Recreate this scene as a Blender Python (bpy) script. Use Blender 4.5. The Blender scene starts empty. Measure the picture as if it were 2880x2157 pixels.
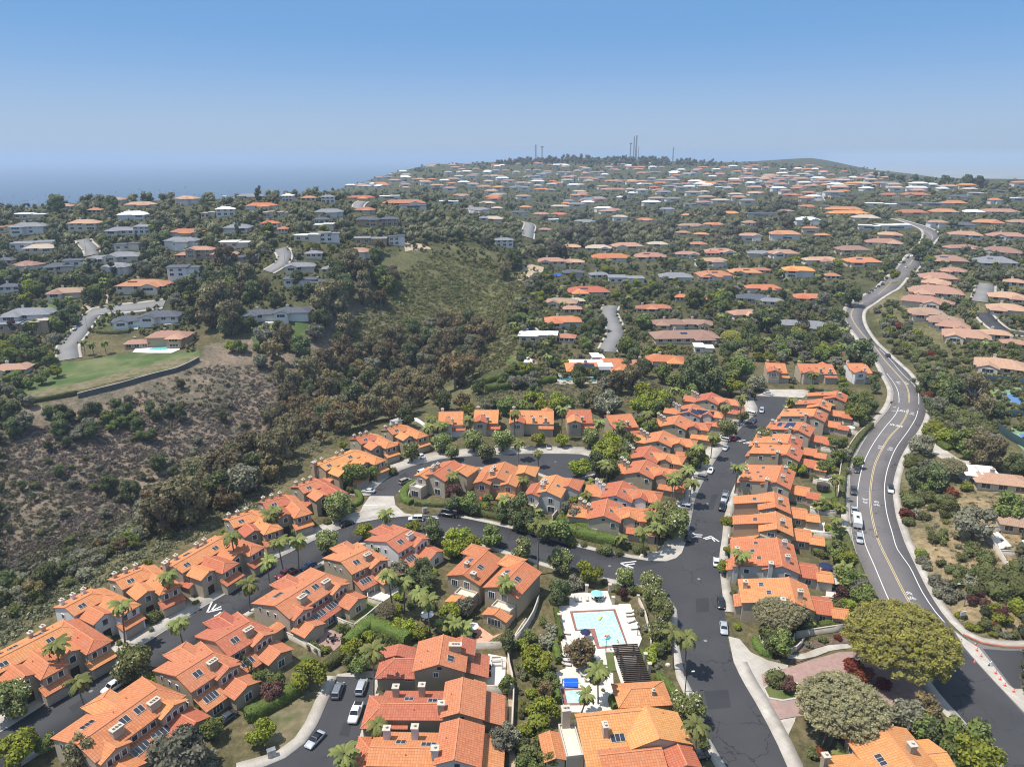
import bpy, bmesh, math, random
import numpy as np
from mathutils import Vector, geometry
SCN = bpy.context.scene
COL = SCN.collection
random.seed(7)
RNG = np.random.default_rng(11)
PI = math.pi
R = math.radians
# ---------------------------------------------------------------- camera, sky, sun, exposure
CAMH = 108.0
PITCH = math.atan((1078.5 - 440) / 2000.0)
cam = bpy.data.cameras.new('camera')
cam.sensor_width = 36.0
cam.lens = 25.0
cam.clip_start = 1.0
cam.clip_end = 90000.0
camo = bpy.data.objects.new('camera', cam)
COL.objects.link(camo)
camo.location = (0, 0, CAMH)
camo.rotation_euler = (PI / 2 - PITCH, 0, 0)
SCN.camera = camo
SUN_EL, SUN_DX, SUN_DY = R(66), 0.995, 0.10      # shadows fall to +x
world = bpy.data.worlds.new('World')
SCN.world = world
world.use_nodes = True
wn = world.node_tree
wn.nodes.clear()
sky = wn.nodes.new('ShaderNodeTexSky')
sky.sky_type = 'NISHITA'
sky.sun_disc = False
sky.sun_elevation = SUN_EL
sky.sun_rotation = math.atan2(-SUN_DX, -SUN_DY)
sky.altitude = 200
sky.air_density = 1.0
sky.dust_density = 0.3
sky.ozone_density = 3.0
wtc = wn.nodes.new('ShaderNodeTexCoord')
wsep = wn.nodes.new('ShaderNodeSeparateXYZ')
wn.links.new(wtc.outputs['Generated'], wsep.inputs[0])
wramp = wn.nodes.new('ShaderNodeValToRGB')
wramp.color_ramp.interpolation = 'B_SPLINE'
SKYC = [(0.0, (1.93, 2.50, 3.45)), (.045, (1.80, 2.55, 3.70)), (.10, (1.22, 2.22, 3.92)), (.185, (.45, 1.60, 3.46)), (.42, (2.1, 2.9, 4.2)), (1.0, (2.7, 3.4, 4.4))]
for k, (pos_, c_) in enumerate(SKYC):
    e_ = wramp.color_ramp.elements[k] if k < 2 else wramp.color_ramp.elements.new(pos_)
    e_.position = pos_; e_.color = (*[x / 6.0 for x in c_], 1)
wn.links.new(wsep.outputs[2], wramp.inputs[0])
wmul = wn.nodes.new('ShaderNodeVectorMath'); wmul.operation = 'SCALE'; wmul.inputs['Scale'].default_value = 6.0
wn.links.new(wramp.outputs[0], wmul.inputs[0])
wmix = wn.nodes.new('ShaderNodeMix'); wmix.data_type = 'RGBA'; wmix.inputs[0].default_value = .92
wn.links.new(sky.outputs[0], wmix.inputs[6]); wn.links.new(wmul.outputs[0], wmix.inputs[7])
bg = wn.nodes.new('ShaderNodeBackground')
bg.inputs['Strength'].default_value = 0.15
wo = wn.nodes.new('ShaderNodeOutputWorld')
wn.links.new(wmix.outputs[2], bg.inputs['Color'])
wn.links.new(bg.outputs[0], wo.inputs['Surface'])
sun = bpy.data.lights.new('sun', 'SUN')
sun.energy = 4.5
sun.angle = R(0.53)
sun.color = (1.0, 0.955, 0.89)
suno = bpy.data.objects.new('sun', sun)
COL.objects.link(suno)
suno.rotation_euler = Vector((math.cos(SUN_EL) * SUN_DX, math.cos(SUN_EL) * SUN_DY, -math.sin(SUN_EL))).to_track_quat('-Z', 'Y').to_euler()
SCN.view_settings.view_transform = 'Standard'
SCN.view_settings.look = 'None'
SCN.view_settings.exposure = 0.34
SCN.view_settings.gamma = 1.0
SCN.view_settings.use_curve_mapping = False
SCN.render.engine = 'CYCLES'
cy = SCN.cycles
cy.max_bounces = 5
cy.diffuse_bounces = 3
cy.glossy_bounces = 2
cy.transmission_bounces = 3
cy.volume_bounces = 1
cy.transparent_max_bounces = 6
cy.caustics_reflective = False
cy.caustics_refractive = False
cy.filter_width = 1.1
cy.use_denoising = True
cy.denoiser = 'OPENIMAGEDENOISE'

# ---------------------------------------------------------------- pixel -> ray
CR = {'A': (0, 1400, 720/1576), 'B': (720, 1400, 720/1576), 'C': (1440, 1400, 720/1576), 'D': (2160, 1400, 720/1576),
      'E': (720, 1000, 540/1790), 'F': (1200, 1000, 540/1790), 'G': (1700, 1000, 540/1790), 'H': (1980, 1300, 440/1458),
      'I': (2340, 600, 540/1790), 'J': (2340, 1050, 540/1790), 'K': (1960, 1050, 500/2071), 'L': (0, 1640, 520/1667),
      'M': (1000, 1680, 480/1667), 'N': (1540, 1640, 420/1346), 'O': (0, 400, 720/2212), 'P': (0, 800, 720/1835),
      'Q': (650, 400, 720/1988), 'Rr': (1300, 380, 720/2212), 'S': (1960, 380, 920/2212), 'T': (1300, 750, 720/2212),
      'V': (0, 0, 2880/2212), 'X': (0, 0, 1.0), 'Y': (2640, 1480, 240/765), 'Z': (2080, 1640, 320/1657), 'U': (2440, 1040, 200/1841)}
CP, SP = math.cos(PITCH), math.sin(PITCH)

def S(c, x, y):
    o = CR[c]
    return o[0] + x * o[2], o[1] + y * o[2]

def ray(px, py):
    px = np.asarray(px, float); py = np.asarray(py, float)
    u = (px - 1440) / 2000.0
    v = (py - 1078.5) / 2000.0
    return np.stack([u, CP - v * SP, -SP - v * CP], -1)

def project(P):
    P = np.asarray(P, float)
    d = P - np.array([0, 0, CAMH])
    z = d[..., 1] * CP - d[..., 2] * SP
    yy = -d[..., 1] * SP - d[..., 2] * CP
    return 1440 + 2000 * d[..., 0] / z, 1078.5 + 2000 * yy / z, z

def flat(c, x, y, z=0.0):
    """world point at height z seen at crop pixel"""
    px, py = S(c, x, y)
    d = ray(px, py)
    t = (z - CAMH) / d[2]
    return np.array([d[0] * t, d[1] * t, z])
# ---------------------------------------------------------------- terrain
SC = 1.27
TU = np.array([-1.6, -.8, -.55, -.3, -.1, .1, .3, .4, .5, .75, 1.6])
TY = SC * np.array([0, 240, 320, 370, 430, 500, 570, 650, 800, 1000, 1300, 1600, 1900, 2300, 2700, 3500, 4500])
TZ = SC * np.array([
    [0]*11, [0]*11,
    [2, 2, 3, 6, 2, 0, 0, 1, 2, 4, 4],
    [14, 16, 18, 24, 16, 4, 4, 6, 8, 9, 9],
    [30, 32, 34, 42, 30, 9, 8, 11, 14, 15, 15],
    [38, 42, 47, 52, 40, 13, 12, 17, 22, 20, 20],
    [36, 42, 52, 54, 44, 16, 16, 21, 27, 26, 26],
    [20, 30, 44, 52, 44, 18, 20, 25, 30, 30, 30],
    [-30, -20, 20, 40, 42, 16, 25, 31, 36, 38, 38],
    [-60, -60, -30, 30, 40, 18, 32, 40, 47, 52, 52],
    [-90, -90, -70, 20, 46, 36, 44, 47, 50, 46, 40],
    [-110, -110, -100, 0, 56, 54, 55, 58, 46, 10, 0],
    [-110, -110, -110, -20, 66, 81, 67, 69, 44, -20, -40],
    [-110, -110, -110, -60, 40, 73, 68, 80, 42, -40, -60],
    [-110, -110, -110, -100, 0, 58, 62, 68, 0, -60, -60],
    [-110, -110, -110, -110, -60, -20, 10, 0, -60, -65, -65],
    [-110]*11])
TZ[-1, 6:] = -66 * SC

def htab(x, y):
    x = np.asarray(x, float); y = np.asarray(y, float)
    yy = np.maximum(y, 1.0)
    u = np.clip(x / yy, TU[0], TU[-1] - 1e-6)
    q = np.clip(yy, 0, TY[-1] - 1e-3)
    i = np.clip(np.searchsorted(TU, u, side='right') - 1, 0, len(TU) - 2)
    j = np.clip(np.searchsorted(TY, q, side='right') - 1, 0, len(TY) - 2)
    a = (u - TU[i]) / (TU[i+1] - TU[i])
    b = (q - TY[j]) / (TY[j+1] - TY[j])
    a = a * a * (3 - 2 * a) * .5 + a * .5
    return (TZ[j, i] * (1-a) + TZ[j, i+1] * a) * (1-b) + (TZ[j+1, i] * (1-a) + TZ[j+1, i+1] * a) * b

def march(px, py, hf, t0=60.0, t1=7000.0, n=420):
    """first hit of picture rays with a height function; vectorised"""
    d = ray(np.atleast_1d(px), np.atleast_1d(py))
    hor = np.hypot(d[:, 0], d[:, 1])
    ts = np.geomspace(t0, t1, n)
    best = np.full(len(d), np.nan)
    alive = np.ones(len(d), bool)
    prev = np.full(len(d), t0)
    for t in ts:
        if not alive.any():
            break
        k = np.where(alive)[0]
        P = d[k] * (t / hor[k])[:, None]
        z = P[:, 2] + CAMH
        hit = z < hf(P[:, 0], P[:, 1])
        hk = k[hit]
        best[hk] = t
        alive[hk] = False
        prev[k[~hit]] = t
    ok = ~np.isnan(best)
    lo = prev.copy(); hi = np.where(ok, best, t1)
    for _ in range(14):
        mid = .5 * (lo + hi)
        P = d * (mid / hor)[:, None]
        hit = (P[:, 2] + CAMH) < hf(P[:, 0], P[:, 1])
        hi = np.where(hit, mid, hi); lo = np.where(hit, lo, mid)
    P = d * (hi / hor)[:, None]
    P[:, 2] += CAMH
    return P, ok

def segdist(x, y, poly):
    """distance to polyline and arc parameter (index + fraction)"""
    best = np.full(np.shape(x), 1e9); par = np.zeros(np.shape(x))
    for k in range(len(poly) - 1):
        ax, ay = poly[k][:2]; bx, by = poly[k+1][:2]
        dx, dy = bx - ax, by - ay
        L2 = dx*dx + dy*dy + 1e-9
        t = np.clip(((x - ax) * dx + (y - ay) * dy) / L2, 0, 1)
        d = np.hypot(x - ax - t*dx, y - ay - t*dy)
        m = d < best
        best = np.where(m, d, best); par = np.where(m, k + t, par)
    return best, par

def inpoly(x, y, poly):
    ins = np.zeros(np.shape(x), bool)
    n = len(poly); j = n - 1
    for i in range(n):
        xi, yi = poly[i][:2]; xj, yj = poly[j][:2]
        c = ((yi > y) != (yj > y)) & (x < (xj - xi) * (y - yi) / (yj - yi + 1e-12) + xi)
        ins ^= c
        j = i
    return ins

def tabpts(pts):
    P, ok = march([p[0] for p in pts], [p[1] for p in pts], htab)
    return P
CAN_NEAR = tabpts([(-500, 1990), (-200, 1850), (0, 1735), (200, 1630), (480, 1490), (640, 1400), (800, 1290), (900, 1235), (1040, 1190), (1180, 1160), (1330, 1130), (1400, 1060), (1430, 980), (1480, 880), (1520, 790)])
CAN_FAR = tabpts([(-500, 1260), (-200, 1210), (0, 1160), (90, 1145), (180, 1120), (335, 1080), (430, 1055), (515, 1035), (562, 1005), (580, 970), (640, 965), (740, 930), (860, 870), (950, 800), (1040, 755), (1130, 705), (1250, 690), (1380, 700)])
def _rs(P, n):
    d = np.r_[0, np.cumsum(np.hypot(*np.diff(P[:, :2], axis=0).T))]
    q_ = np.linspace(0, d[-1], n)
    return np.stack([np.interp(q_, d, P[:, 0]), np.interp(q_, d, P[:, 1]), 0 * q_], -1)
CAN_C = _rs(CAN_NEAR, 12) * .56 + _rs(CAN_FAR, 12) * .44
CAN_D = np.array([30, 30, 30, 29, 28, 27, 25, 23, 21, 19, 14, 4.0])
CAN_POLY = np.vstack([CAN_NEAR, CAN_FAR[::-1]])

def H(x, y):
    x = np.asarray(x, float); y = np.asarray(y, float)
    z = htab(x, y)
    ins = inpoly(x, y, CAN_POLY)
    if np.any(ins):
        xs = np.atleast_1d(x)[np.atleast_1d(ins)]; ys = np.atleast_1d(y)[np.atleast_1d(ins)]
        d1, _ = segdist(xs, ys, CAN_NEAR); d2, _ = segdist(xs, ys, CAN_FAR)
        dc, par = segdist(xs, ys, CAN_C)
        de = np.minimum(d1, d2)
        s = de / (de + dc + 1e-6)
        D = np.interp(par, np.arange(len(CAN_D)), CAN_D)
        w = s * s * (3 - 2 * s) * .35 + s * .65
        zz = np.atleast_1d(z).copy()
        zz[np.atleast_1d(ins)] -= D * w
        z = zz if np.ndim(z) else float(zz[0])
    # rise behind the right-hand pavement of the main road
    ins = inpoly(x, y, RISE_POLY)
    if np.any(ins):
        dr, _ = segdist(x, y, RISE_EDGE)
        z = z + np.where(ins, 5.5 * (1 - np.exp(-np.maximum(dr - 1, 0) / 16.0)), 0)
    return z
_rise = [('Y', 400, 1000), ('Y', 240, 900), ('Y', 60, 730), ('D', 1000, 560), ('D', 900, 380), ('D', 830, 150), ('J', 690, 1400), ('J', 640, 1150), ('J', 650, 950), ('J', 720, 760),
         ('J', 830, 600), ('J', 920, 430), ('J', 930, 260), ('J', 850, 90), ('I', 770, 1510), ('I', 600, 1330), ('I', 470, 1210), ('I', 370, 1080), ('I', 315, 960), ('I', 330, 880)]
RISE_EDGE = np.vstack([flat('Y', 790, 1020)] + [flat(*q) for q in _rise])
RISE_POLY = np.vstack([RISE_EDGE, [[RISE_EDGE[-1][0] + 130, RISE_EDGE[-1][1] + 40, 0]], [[520, 420, 0]], [[500, 100, 0]], [[RISE_EDGE[0][0] + 120, RISE_EDGE[0][1], 0]]])

def G(c, x, y):
    """crop pixel -> point on the ground"""
    px, py = S(c, x, y)
    P, ok = march([px], [py], H)
    return P[0]

def Gs(c, pts):
    q = [S(c, *p) for p in pts]
    P, ok = march([a for a, b in q], [b for a, b in q], H)
    return P

def Gmix(pts):
    q = [S(*p) for p in pts]
    P, ok = march([a for a, b in q], [b for a, b in q], H)
    return P
# ---------------------------------------------------------------- object helpers

def tag(o, label=None, cat=None, group=None, kind=None):
    if label: o['label'] = label
    if cat: o['category'] = cat
    if group: o['group'] = group
    if kind: o['kind'] = kind
    return o

def empty(name, loc, rz=0.0, label=None, cat=None, group=None):
    o = bpy.data.objects.new(name, None)
    o.empty_display_size = .5
    COL.objects.link(o)
    o.location = loc
    o.rotation_euler = (0, 0, rz)
    return tag(o, label, cat, group)

def nmesh(name, V, F, mat=None, tone=None, col=None, uv=None, smooth=False):
    """mesh from arrays; F is (M,k) array or list of lists"""
    me = bpy.data.meshes.new(name)
    V = np.asarray(V, np.float32)
    if isinstance(F, np.ndarray) and F.ndim == 2:
        k = F.shape[1]; n = len(F)
        me.vertices.add(len(V)); me.vertices.foreach_set('co', V.ravel())
        me.loops.add(n * k); me.loops.foreach_set('vertex_index', F.astype(np.int32).ravel())
        me.polygons.add(n); me.polygons.foreach_set('loop_start', np.arange(0, n * k, k, dtype=np.int32))
        try: me.polygons.foreach_set('loop_total', np.full(n, k, np.int32))
        except Exception: pass
        me.update(calc_edges=True)
    else:
        me.from_pydata([tuple(v) for v in V], [], [tuple(f) for f in F])
    if tone is not None:
        a = me.attributes.new('tone', 'FLOAT', 'FACE')
        a.data.foreach_set('value', np.asarray(tone, np.float32))
    if col is not None:
        a = me.attributes.new('cover', 'FLOAT_COLOR', 'POINT')
        c4 = np.ones((len(V), 4), np.float32); c4[:, :3] = col
        a.data.foreach_set('color', c4.ravel())
    if uv is not None:
        l = me.uv_layers.new(name='UVMap')
        l.data.foreach_set('uv', np.asarray(uv, np.float32).ravel())
    if smooth:
        me.polygons.foreach_set('use_smooth', np.ones(len(me.polygons), bool))
    if mat: me.materials.append(mat)
    return me

def link(name, me, parent=None, loc=None, rz=None, scale=None):
    o = bpy.data.objects.new(name, me)
    COL.objects.link(o)
    if parent: o.parent = parent
    if loc is not None: o.location = loc
    if rz is not None: o.rotation_euler = (0, 0, rz)
    if scale is not None: o.scale = scale if hasattr(scale, '__len__') else (scale,) * 3
    return o

class MB:
    """collects simple shapes into one mesh"""
    def __init__(s): s.v = []; s.f = []; s.uv = []
    def add(s, vs, fs, uvs=None):
        n = len(s.v)
        s.v += [tuple(v) for v in vs]
        for i, f in enumerate(fs):
            s.f.append([n + a for a in f])
            s.uv += (uvs[i] if uvs else [(0, 0)] * len(f))
        return s
    def box(s, x0, y0, z0, x1, y1, z1):
        v = [(x0, y0, z0), (x1, y0, z0), (x1, y1, z0), (x0, y1, z0), (x0, y0, z1), (x1, y0, z1), (x1, y1, z1), (x0, y1, z1)]
        return s.add(v, [(0, 3, 2, 1), (4, 5, 6, 7), (0, 1, 5, 4), (1, 2, 6, 5), (2, 3, 7, 6), (3, 0, 4, 7)])
    def obox(s, c, ux, uy, uz, hx, hy, hz):
        c = Vector(c); ux = Vector(ux).normalized() * hx; uy = Vector(uy).normalized() * hy; uz = Vector(uz).normalized() * hz
        v = [c + a * ux + b * uy + d * uz for d in (-1, 1) for a, b in ((-1, -1), (1, -1), (1, 1), (-1, 1))]
        return s.add(v, [(0, 3, 2, 1), (4, 5, 6, 7), (0, 1, 5, 4), (1, 2, 6, 5), (2, 3, 7, 6), (3, 0, 4, 7)])
    def tube(s, pts, rad, n=6, cap=True):
        pts = [Vector(p) for p in pts]
        if not hasattr(rad, '__len__'): rad = [rad] * len(pts)
        rings = []
        for i, p in enumerate(pts):
            t = (pts[min(i+1, len(pts)-1)] - pts[max(i-1, 0)]).normalized()
            a = t.orthogonal().normalized() if abs(t.z) < .9 else Vector((1, 0, 0)).cross(t).normalized()
            b = t.cross(a)
            rings.append([p + (a * math.cos(2*PI*k/n) + b * math.sin(2*PI*k/n)) * rad[i] for k in range(n)])
        vs = [v for r in rings for v in r]
        fs = []
        for i in range(len(pts) - 1):
            for k in range(n):
                fs.append((i*n+k, i*n+(k+1) % n, (i+1)*n+(k+1) % n, (i+1)*n+k))
        if cap:
            fs.append(tuple(range(n-1, -1, -1))); fs.append(tuple((len(pts)-1)*n+k for k in range(n)))
        return s.add(vs, fs)
    def lathe(s, prof, n=10, c=(0, 0, 0)):
        vs = []; fs = []
        for r, z in prof:
            for k in range(n):
                vs.append((c[0] + r*math.cos(2*PI*k/n), c[1] + r*math.sin(2*PI*k/n), c[2] + z))
        for i in range(len(prof)-1):
            for k in range(n):
                fs.append((i*n+k, i*n+(k+1) % n, (i+1)*n+(k+1) % n, (i+1)*n+k))
        fs.append(tuple(range(n-1, -1, -1))); fs.append(tuple((len(prof)-1)*n+k for k in range(n)))
        return s.add(vs, fs)
    def mesh(s, name, mat, smooth=False):
        me = bpy.data.meshes.new(name)
        me.from_pydata(s.v, [], s.f)
        if any(u != (0, 0) for u in s.uv):
            l = me.uv_layers.new(name='UVMap')
            l.data.foreach_set('uv', np.asarray(s.uv, np.float32).ravel())
        if mat: me.materials.append(mat)
        if smooth: me.polygons.foreach_set('use_smooth', np.ones(len(me.polygons), bool))
        return me
    def build(s, name, mat, parent=None, smooth=False, loc=None, rz=None):
        return link(name, s.mesh(name, mat, smooth), parent, loc, rz)

def copy_tree(o, parent=None):
    c = o.copy(); COL.objects.link(c)
    if parent: c.parent = parent
    for ch in o.children: copy_tree(ch, c)
    return c
# ---------------------------------------------------------------- materials

class NT:
    def __init__(s, name):
        s.m = bpy.data.materials.new(name); s.m.use_nodes = True
        s.t = s.m.node_tree; s.t.nodes.clear()
        s.out = s.n('OutputMaterial'); s.b = s.n('BsdfPrincipled')
        s.l(s.b.outputs[0], s.out.inputs['Surface'])
    def n(s, t, **k):
        x = s.t.nodes.new('ShaderNode' + t)
        for a, b in k.items(): setattr(x, a, b)
        return x
    def l(s, a, b): s.t.links.new(a, b)
    def val(s, sock, v):
        if hasattr(v, 'is_output'): s.l(v, sock)
        else: sock.default_value = v
    def math(s, op, a, b=0.0, c=None):
        x = s.n('Math', operation=op)
        s.val(x.inputs[0], a); s.val(x.inputs[1], b)
        if c is not None: s.val(x.inputs[2], c)
        return x.outputs[0]
    def mix(s, f, a, b, mode='MIX'):
        x = s.n('Mix', data_type='RGBA', blend_type=mode)
        s.val(x.inputs[0], f)
        s.val(x.inputs[6], a if hasattr(a, 'is_output') else (*a[:3], 1)); s.val(x.inputs[7], b if hasattr(b, 'is_output') else (*b[:3], 1))
        return x.outputs[2]
    def noise(s, scale, det=3.0, vec=None, rough=.55):
        x = s.n('TexNoise'); x.inputs['Scale'].default_value = scale; x.inputs['Detail'].default_value = det; x.inputs['Roughness'].default_value = rough
        if vec is not None: s.l(vec, x.inputs['Vector'])
        return x.outputs['Fac']
    def pos(s): return s.n('NewGeometry').outputs['Position']
    def ramp(s, f, a, b):
        x = s.n('MapRange'); s.val(x.inputs[0], f); x.inputs[1].default_value = a; x.inputs[2].default_value = b
        return x.outputs[0]
    def col(s, c):
        if hasattr(c, 'is_output'): s.l(c, s.b.inputs['Base Color'])
        else: s.b.inputs['Base Color'].default_value = (*c, 1)
    def fin(s, rough=.8, metal=0.0, spec=.3):
        s.b.inputs['Roughness'].default_value = rough; s.b.inputs['Metallic'].default_value = metal
        s.b.inputs['Specular IOR Level'].default_value = spec
        return s.m

def plain(name, c, rough=.7, metal=0.0, spec=.3, var=.12, scale=1.5):
    t = NT(name)
    f = t.noise(scale, 4.0, t.pos())
    k = t.ramp(f, .3, .7)
    t.col(t.mix(k, [x * (1-var) for x in c], [min(1, x * (1+var)) for x in c]))
    return t.fin(rough, metal, spec)

def two(name, c1, c2, scale, rough=.9, lo=.4, hi=.6, c3=None, scale3=.2):
    t = NT(name)
    p = t.pos()
    k = t.ramp(t.noise(scale, 5.0, p), lo, hi)
    c = t.mix(k, c1, c2)
    if c3: c = t.mix(t.ramp(t.noise(scale3, 3.0, p), .45, .65), c, c3)
    t.col(c)
    return t.fin(rough, 0, .15)

def foliage(name, c1, c2, c3=None, trans=.25):
    if name not in ('leaf_yellow_green', 'leaf_coral_tree', 'leaf_red', 'dry_scrub_twigs'):
        c1, c2 = [tuple(min(.6, a * b) for a, b in zip(c, (1.34, 1.20, 1.36))) for c in (c1, c2)]
    t = NT(name)
    a = t.n('Attribute', attribute_name='tone')
    oi = t.n('ObjectInfo')
    c = t.mix(a.outputs['Fac'], c1, c2)
    if c3: c = t.mix(t.math('GREATER_THAN', a.outputs['Fac'], .93), c, c3)
    k = t.math('MULTIPLY_ADD', oi.outputs['Random'], .55, .72)
    h = t.n('HueSaturation')
    t.l(c, h.inputs['Color']); t.l(k, h.inputs['Value'])
    t.val(h.inputs['Hue'], t.math('MULTIPLY_ADD', oi.outputs['Random'], .03, .485))
    t.col(h.outputs[0])
    t.b.inputs['Roughness'].default_value = .75
    t.b.inputs['Specular IOR Level'].default_value = .12
    if trans:
        tr = t.n('BsdfTranslucent'); t.l(h.outputs[0], tr.inputs[0])
        mx = t.n('MixShader'); mx.inputs[0].default_value = trans
        t.l(t.b.outputs[0], mx.inputs[1]); t.l(tr.outputs[0], mx.inputs[2]); t.l(mx.outputs[0], t.out.inputs['Surface'])
    return t.m

def tiles(name, c1, c2, c3, pu=.5, pv=.55, contrast=.55):
    """barrel roof tiles: columns and courses from the roof's own UVs (metres)"""
    t = NT(name)
    uv = t.n('UVMap').outputs[0]
    sp = t.n('SeparateXYZ'); t.l(uv, sp.inputs[0])
    u, v = sp.outputs[0], sp.outputs[1]
    uu = t.math('DIVIDE', u, pu); vv = t.math('DIVIDE', v, pv)
    fu = t.math('FRACT', uu); fv = t.math('FRACT', vv)
    barrel = t.math('SINE', t.math('MULTIPLY', fu, PI))
    cmb = t.n('CombineXYZ'); t.l(t.math('FLOOR', uu), cmb.inputs[0]); t.l(t.math('FLOOR', vv), cmb.inputs[1])
    wn_ = t.n('TexWhiteNoise'); wn_.noise_dimensions = '3D'; t.l(cmb.outputs[0], wn_.inputs[0])
    oi = t.n('ObjectInfo')
    base = t.mix(wn_.outputs[0], c1, c2)
    big = t.ramp(t.noise(.55, 4.0, t.pos()), .52, .72)
    base = t.mix(t.math('MULTIPLY', big, .8), base, c3)
    spot = t.ramp(t.noise(2.6, 3.0, t.pos()), .60, .72)
    base = t.mix(t.math('MULTIPLY', spot, .35), base, [x * .62 for x in c3])
    groove = t.math('MAXIMUM', t.math('LESS_THAN', fu, .22), t.math('LESS_THAN', fv, .16))      # shade in the grooves between tiles, painted into the colour
    base = t.mix(t.math('MULTIPLY', groove, .55), base, [x * .5 for x in c1])
    h = t.n('HueSaturation'); t.l(base, h.inputs['Color'])
    t.val(h.inputs['Value'], t.math('MULTIPLY_ADD', oi.outputs['Random'], .32, .88))
    t.val(h.inputs['Hue'], t.math('MULTIPLY_ADD', oi.outputs['Random'], .024, .491))
    t.col(h.outputs[0])
    hgt = t.math('ADD', t.math('MULTIPLY', barrel, .07), t.math('MULTIPLY', fv, -.05))
    bp = t.n('Bump'); bp.inputs['Strength'].default_value = contrast; bp.inputs['Distance'].default_value = 1.0
    t.l(hgt, bp.inputs['Height']); t.l(bp.outputs[0], t.b.inputs['Normal'])
    return t.fin(.8, 0, .12)

M = {}
M['tile_orange'] = tiles('clay_tile_orange', (.465, .155, .075), (.56, .205, .100), (.45, .215, .135))
M['tile_dull'] = tiles('clay_tile_weathered', (.40, .165, .095), (.48, .215, .125), (.38, .215, .145))
M['tile_red'] = tiles('clay_tile_red', (.435, .142, .080), (.515, .185, .103), (.44, .195, .125))
M['tile_pale'] = tiles('clay_tile_pale', (.50, .190, .078), (.58, .245, .108), (.46, .225, .125))
M['tile_brown'] = tiles('clay_tile_brown', (.29, .175, .13), (.36, .22, .165), (.33, .22, .17))
M['tile_pink'] = tiles('clay_tile_pink', (.38, .215, .15), (.46, .265, .19), (.41, .265, .205))
M['ridge'] = plain('ridge_tile', (.58, .24, .12), .8)
M['taupe'] = plain('stucco_taupe', (.43, .36, .27), .9, var=.06)
M['olive'] = plain('stucco_olive', (.34, .285, .20), .9, var=.06)
M['grey_stucco'] = plain('stucco_grey', (.47, .45, .425), .9, var=.05)
M['white_stucco'] = plain('stucco_white', (.66, .645, .62), .9, var=.04)
M['cream'] = plain('stucco_cream', (.62, .53, .42), .9, var=.05)
M['tan_stucco'] = plain('stucco_tan', (.42, .30, .20), .9, var=.05)
M['white_paint'] = plain('white_paint', (.78, .77, .75), .5, var=.03)
M['trim'] = plain('pale_trim', (.50, .44, .36), .7, var=.05)
M['glass'] = plain('window_glass', (.035, .045, .06), .08, 0, .8, var=.2, scale=.4)
M['sky_glass'] = plain('skylight_glass', (.03, .033, .045), .12, 0, .7, var=.2)
M['solar'] = plain('solar_cell', (.012, .018, .045), .2, 0, .6, var=.2)
M['garage'] = plain('garage_door', (.34, .30, .25), .7, var=.05)
M['dark_wood'] = plain('dark_timber', (.045, .03, .022), .7)
M['grey_roof'] = plain('grey_shingle', (.20, .20, .21), .9, var=.18, scale=.8)
M['dark_roof'] = plain('dark_shingle', (.085, .09, .105), .85, var=.18, scale=.8)
M['brown_roof'] = plain('brown_shingle', (.24, .17, .13), .9, var=.16, scale=.8)
M['white_roof'] = plain('white_membrane', (.74, .73, .71), .7, var=.05)
M['tan_roof'] = plain('tan_roof', (.42, .34, .26), .9, var=.1)
M['metal'] = plain('grey_metal', (.35, .36, .37), .4, .6)
M['black_metal'] = plain('black_metal', (.02, .02, .02), .5, .2)
M['bark'] = plain('bark', (.115, .085, .06), .95, var=.3, scale=6)
M['pale_bark'] = plain('pale_bark', (.36, .31, .26), .9, var=.3, scale=3)
M['palm_bark'] = plain('palm_bark', (.17, .145, .12), .95, var=.3, scale=9)
M['rubber'] = plain('tyre_rubber', (.02, .02, .02), .85)
M['car_glass'] = plain('car_glass', (.012, .014, .018), .06, 0, .8)
M['alloy'] = plain('wheel_alloy', (.45, .45, .46), .35, .7)
M['lamp_glass'] = plain('lamp_glass', (.7, .7, .68), .15, 0, .6)
M['red_glass'] = plain('tail_lamp_glass', (.35, .02, .02), .2, 0, .6)
def asphalt(name, c, c2, crack):
    t = NT(name)
    p = t.pos()
    k = t.ramp(t.noise(.09, 5.0, p), .35, .68)
    col = t.mix(k, c, c2)
    col = t.mix(t.math('MULTIPLY', t.ramp(t.noise(9.0, 2.0, p), .4, .75), .35), col, [x * 1.5 for x in c])
    if crack:
        vo = t.n('TexVoronoi', feature='DISTANCE_TO_EDGE'); vo.inputs['Scale'].default_value = .14
        wv = t.n('TexNoise'); wv.inputs['Scale'].default_value = .5; t.l(p, wv.inputs['Vector'])
        ad = t.n('VectorMath', operation='MULTIPLY_ADD'); t.l(wv.outputs['Color'], ad.inputs[0]); ad.inputs[1].default_value = (3, 3, 3); t.l(p, ad.inputs[2])
        t.l(ad.outputs[0], vo.inputs['Vector'])
        cr = t.math('LESS_THAN', vo.outputs['Distance'], .012)
        gate = t.ramp(t.noise(.04, 2.0, p), .47, .55)
        col = t.mix(t.math('MULTIPLY', t.math('MULTIPLY', cr, gate), .8), col, [x * .45 for x in c])
    t.col(col)
    return t.fin(.88, 0, .2)
M['asphalt'] = asphalt('asphalt_dark', (.047, .046, .049), (.060, .059, .061), True)
M['asphalt_old'] = asphalt('asphalt_weathered', (.135, .122, .119), (.165, .150, .145), True)
M['asphalt_grey'] = asphalt('asphalt_pale', (.18, .175, .17), (.22, .21, .20), False)
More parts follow.
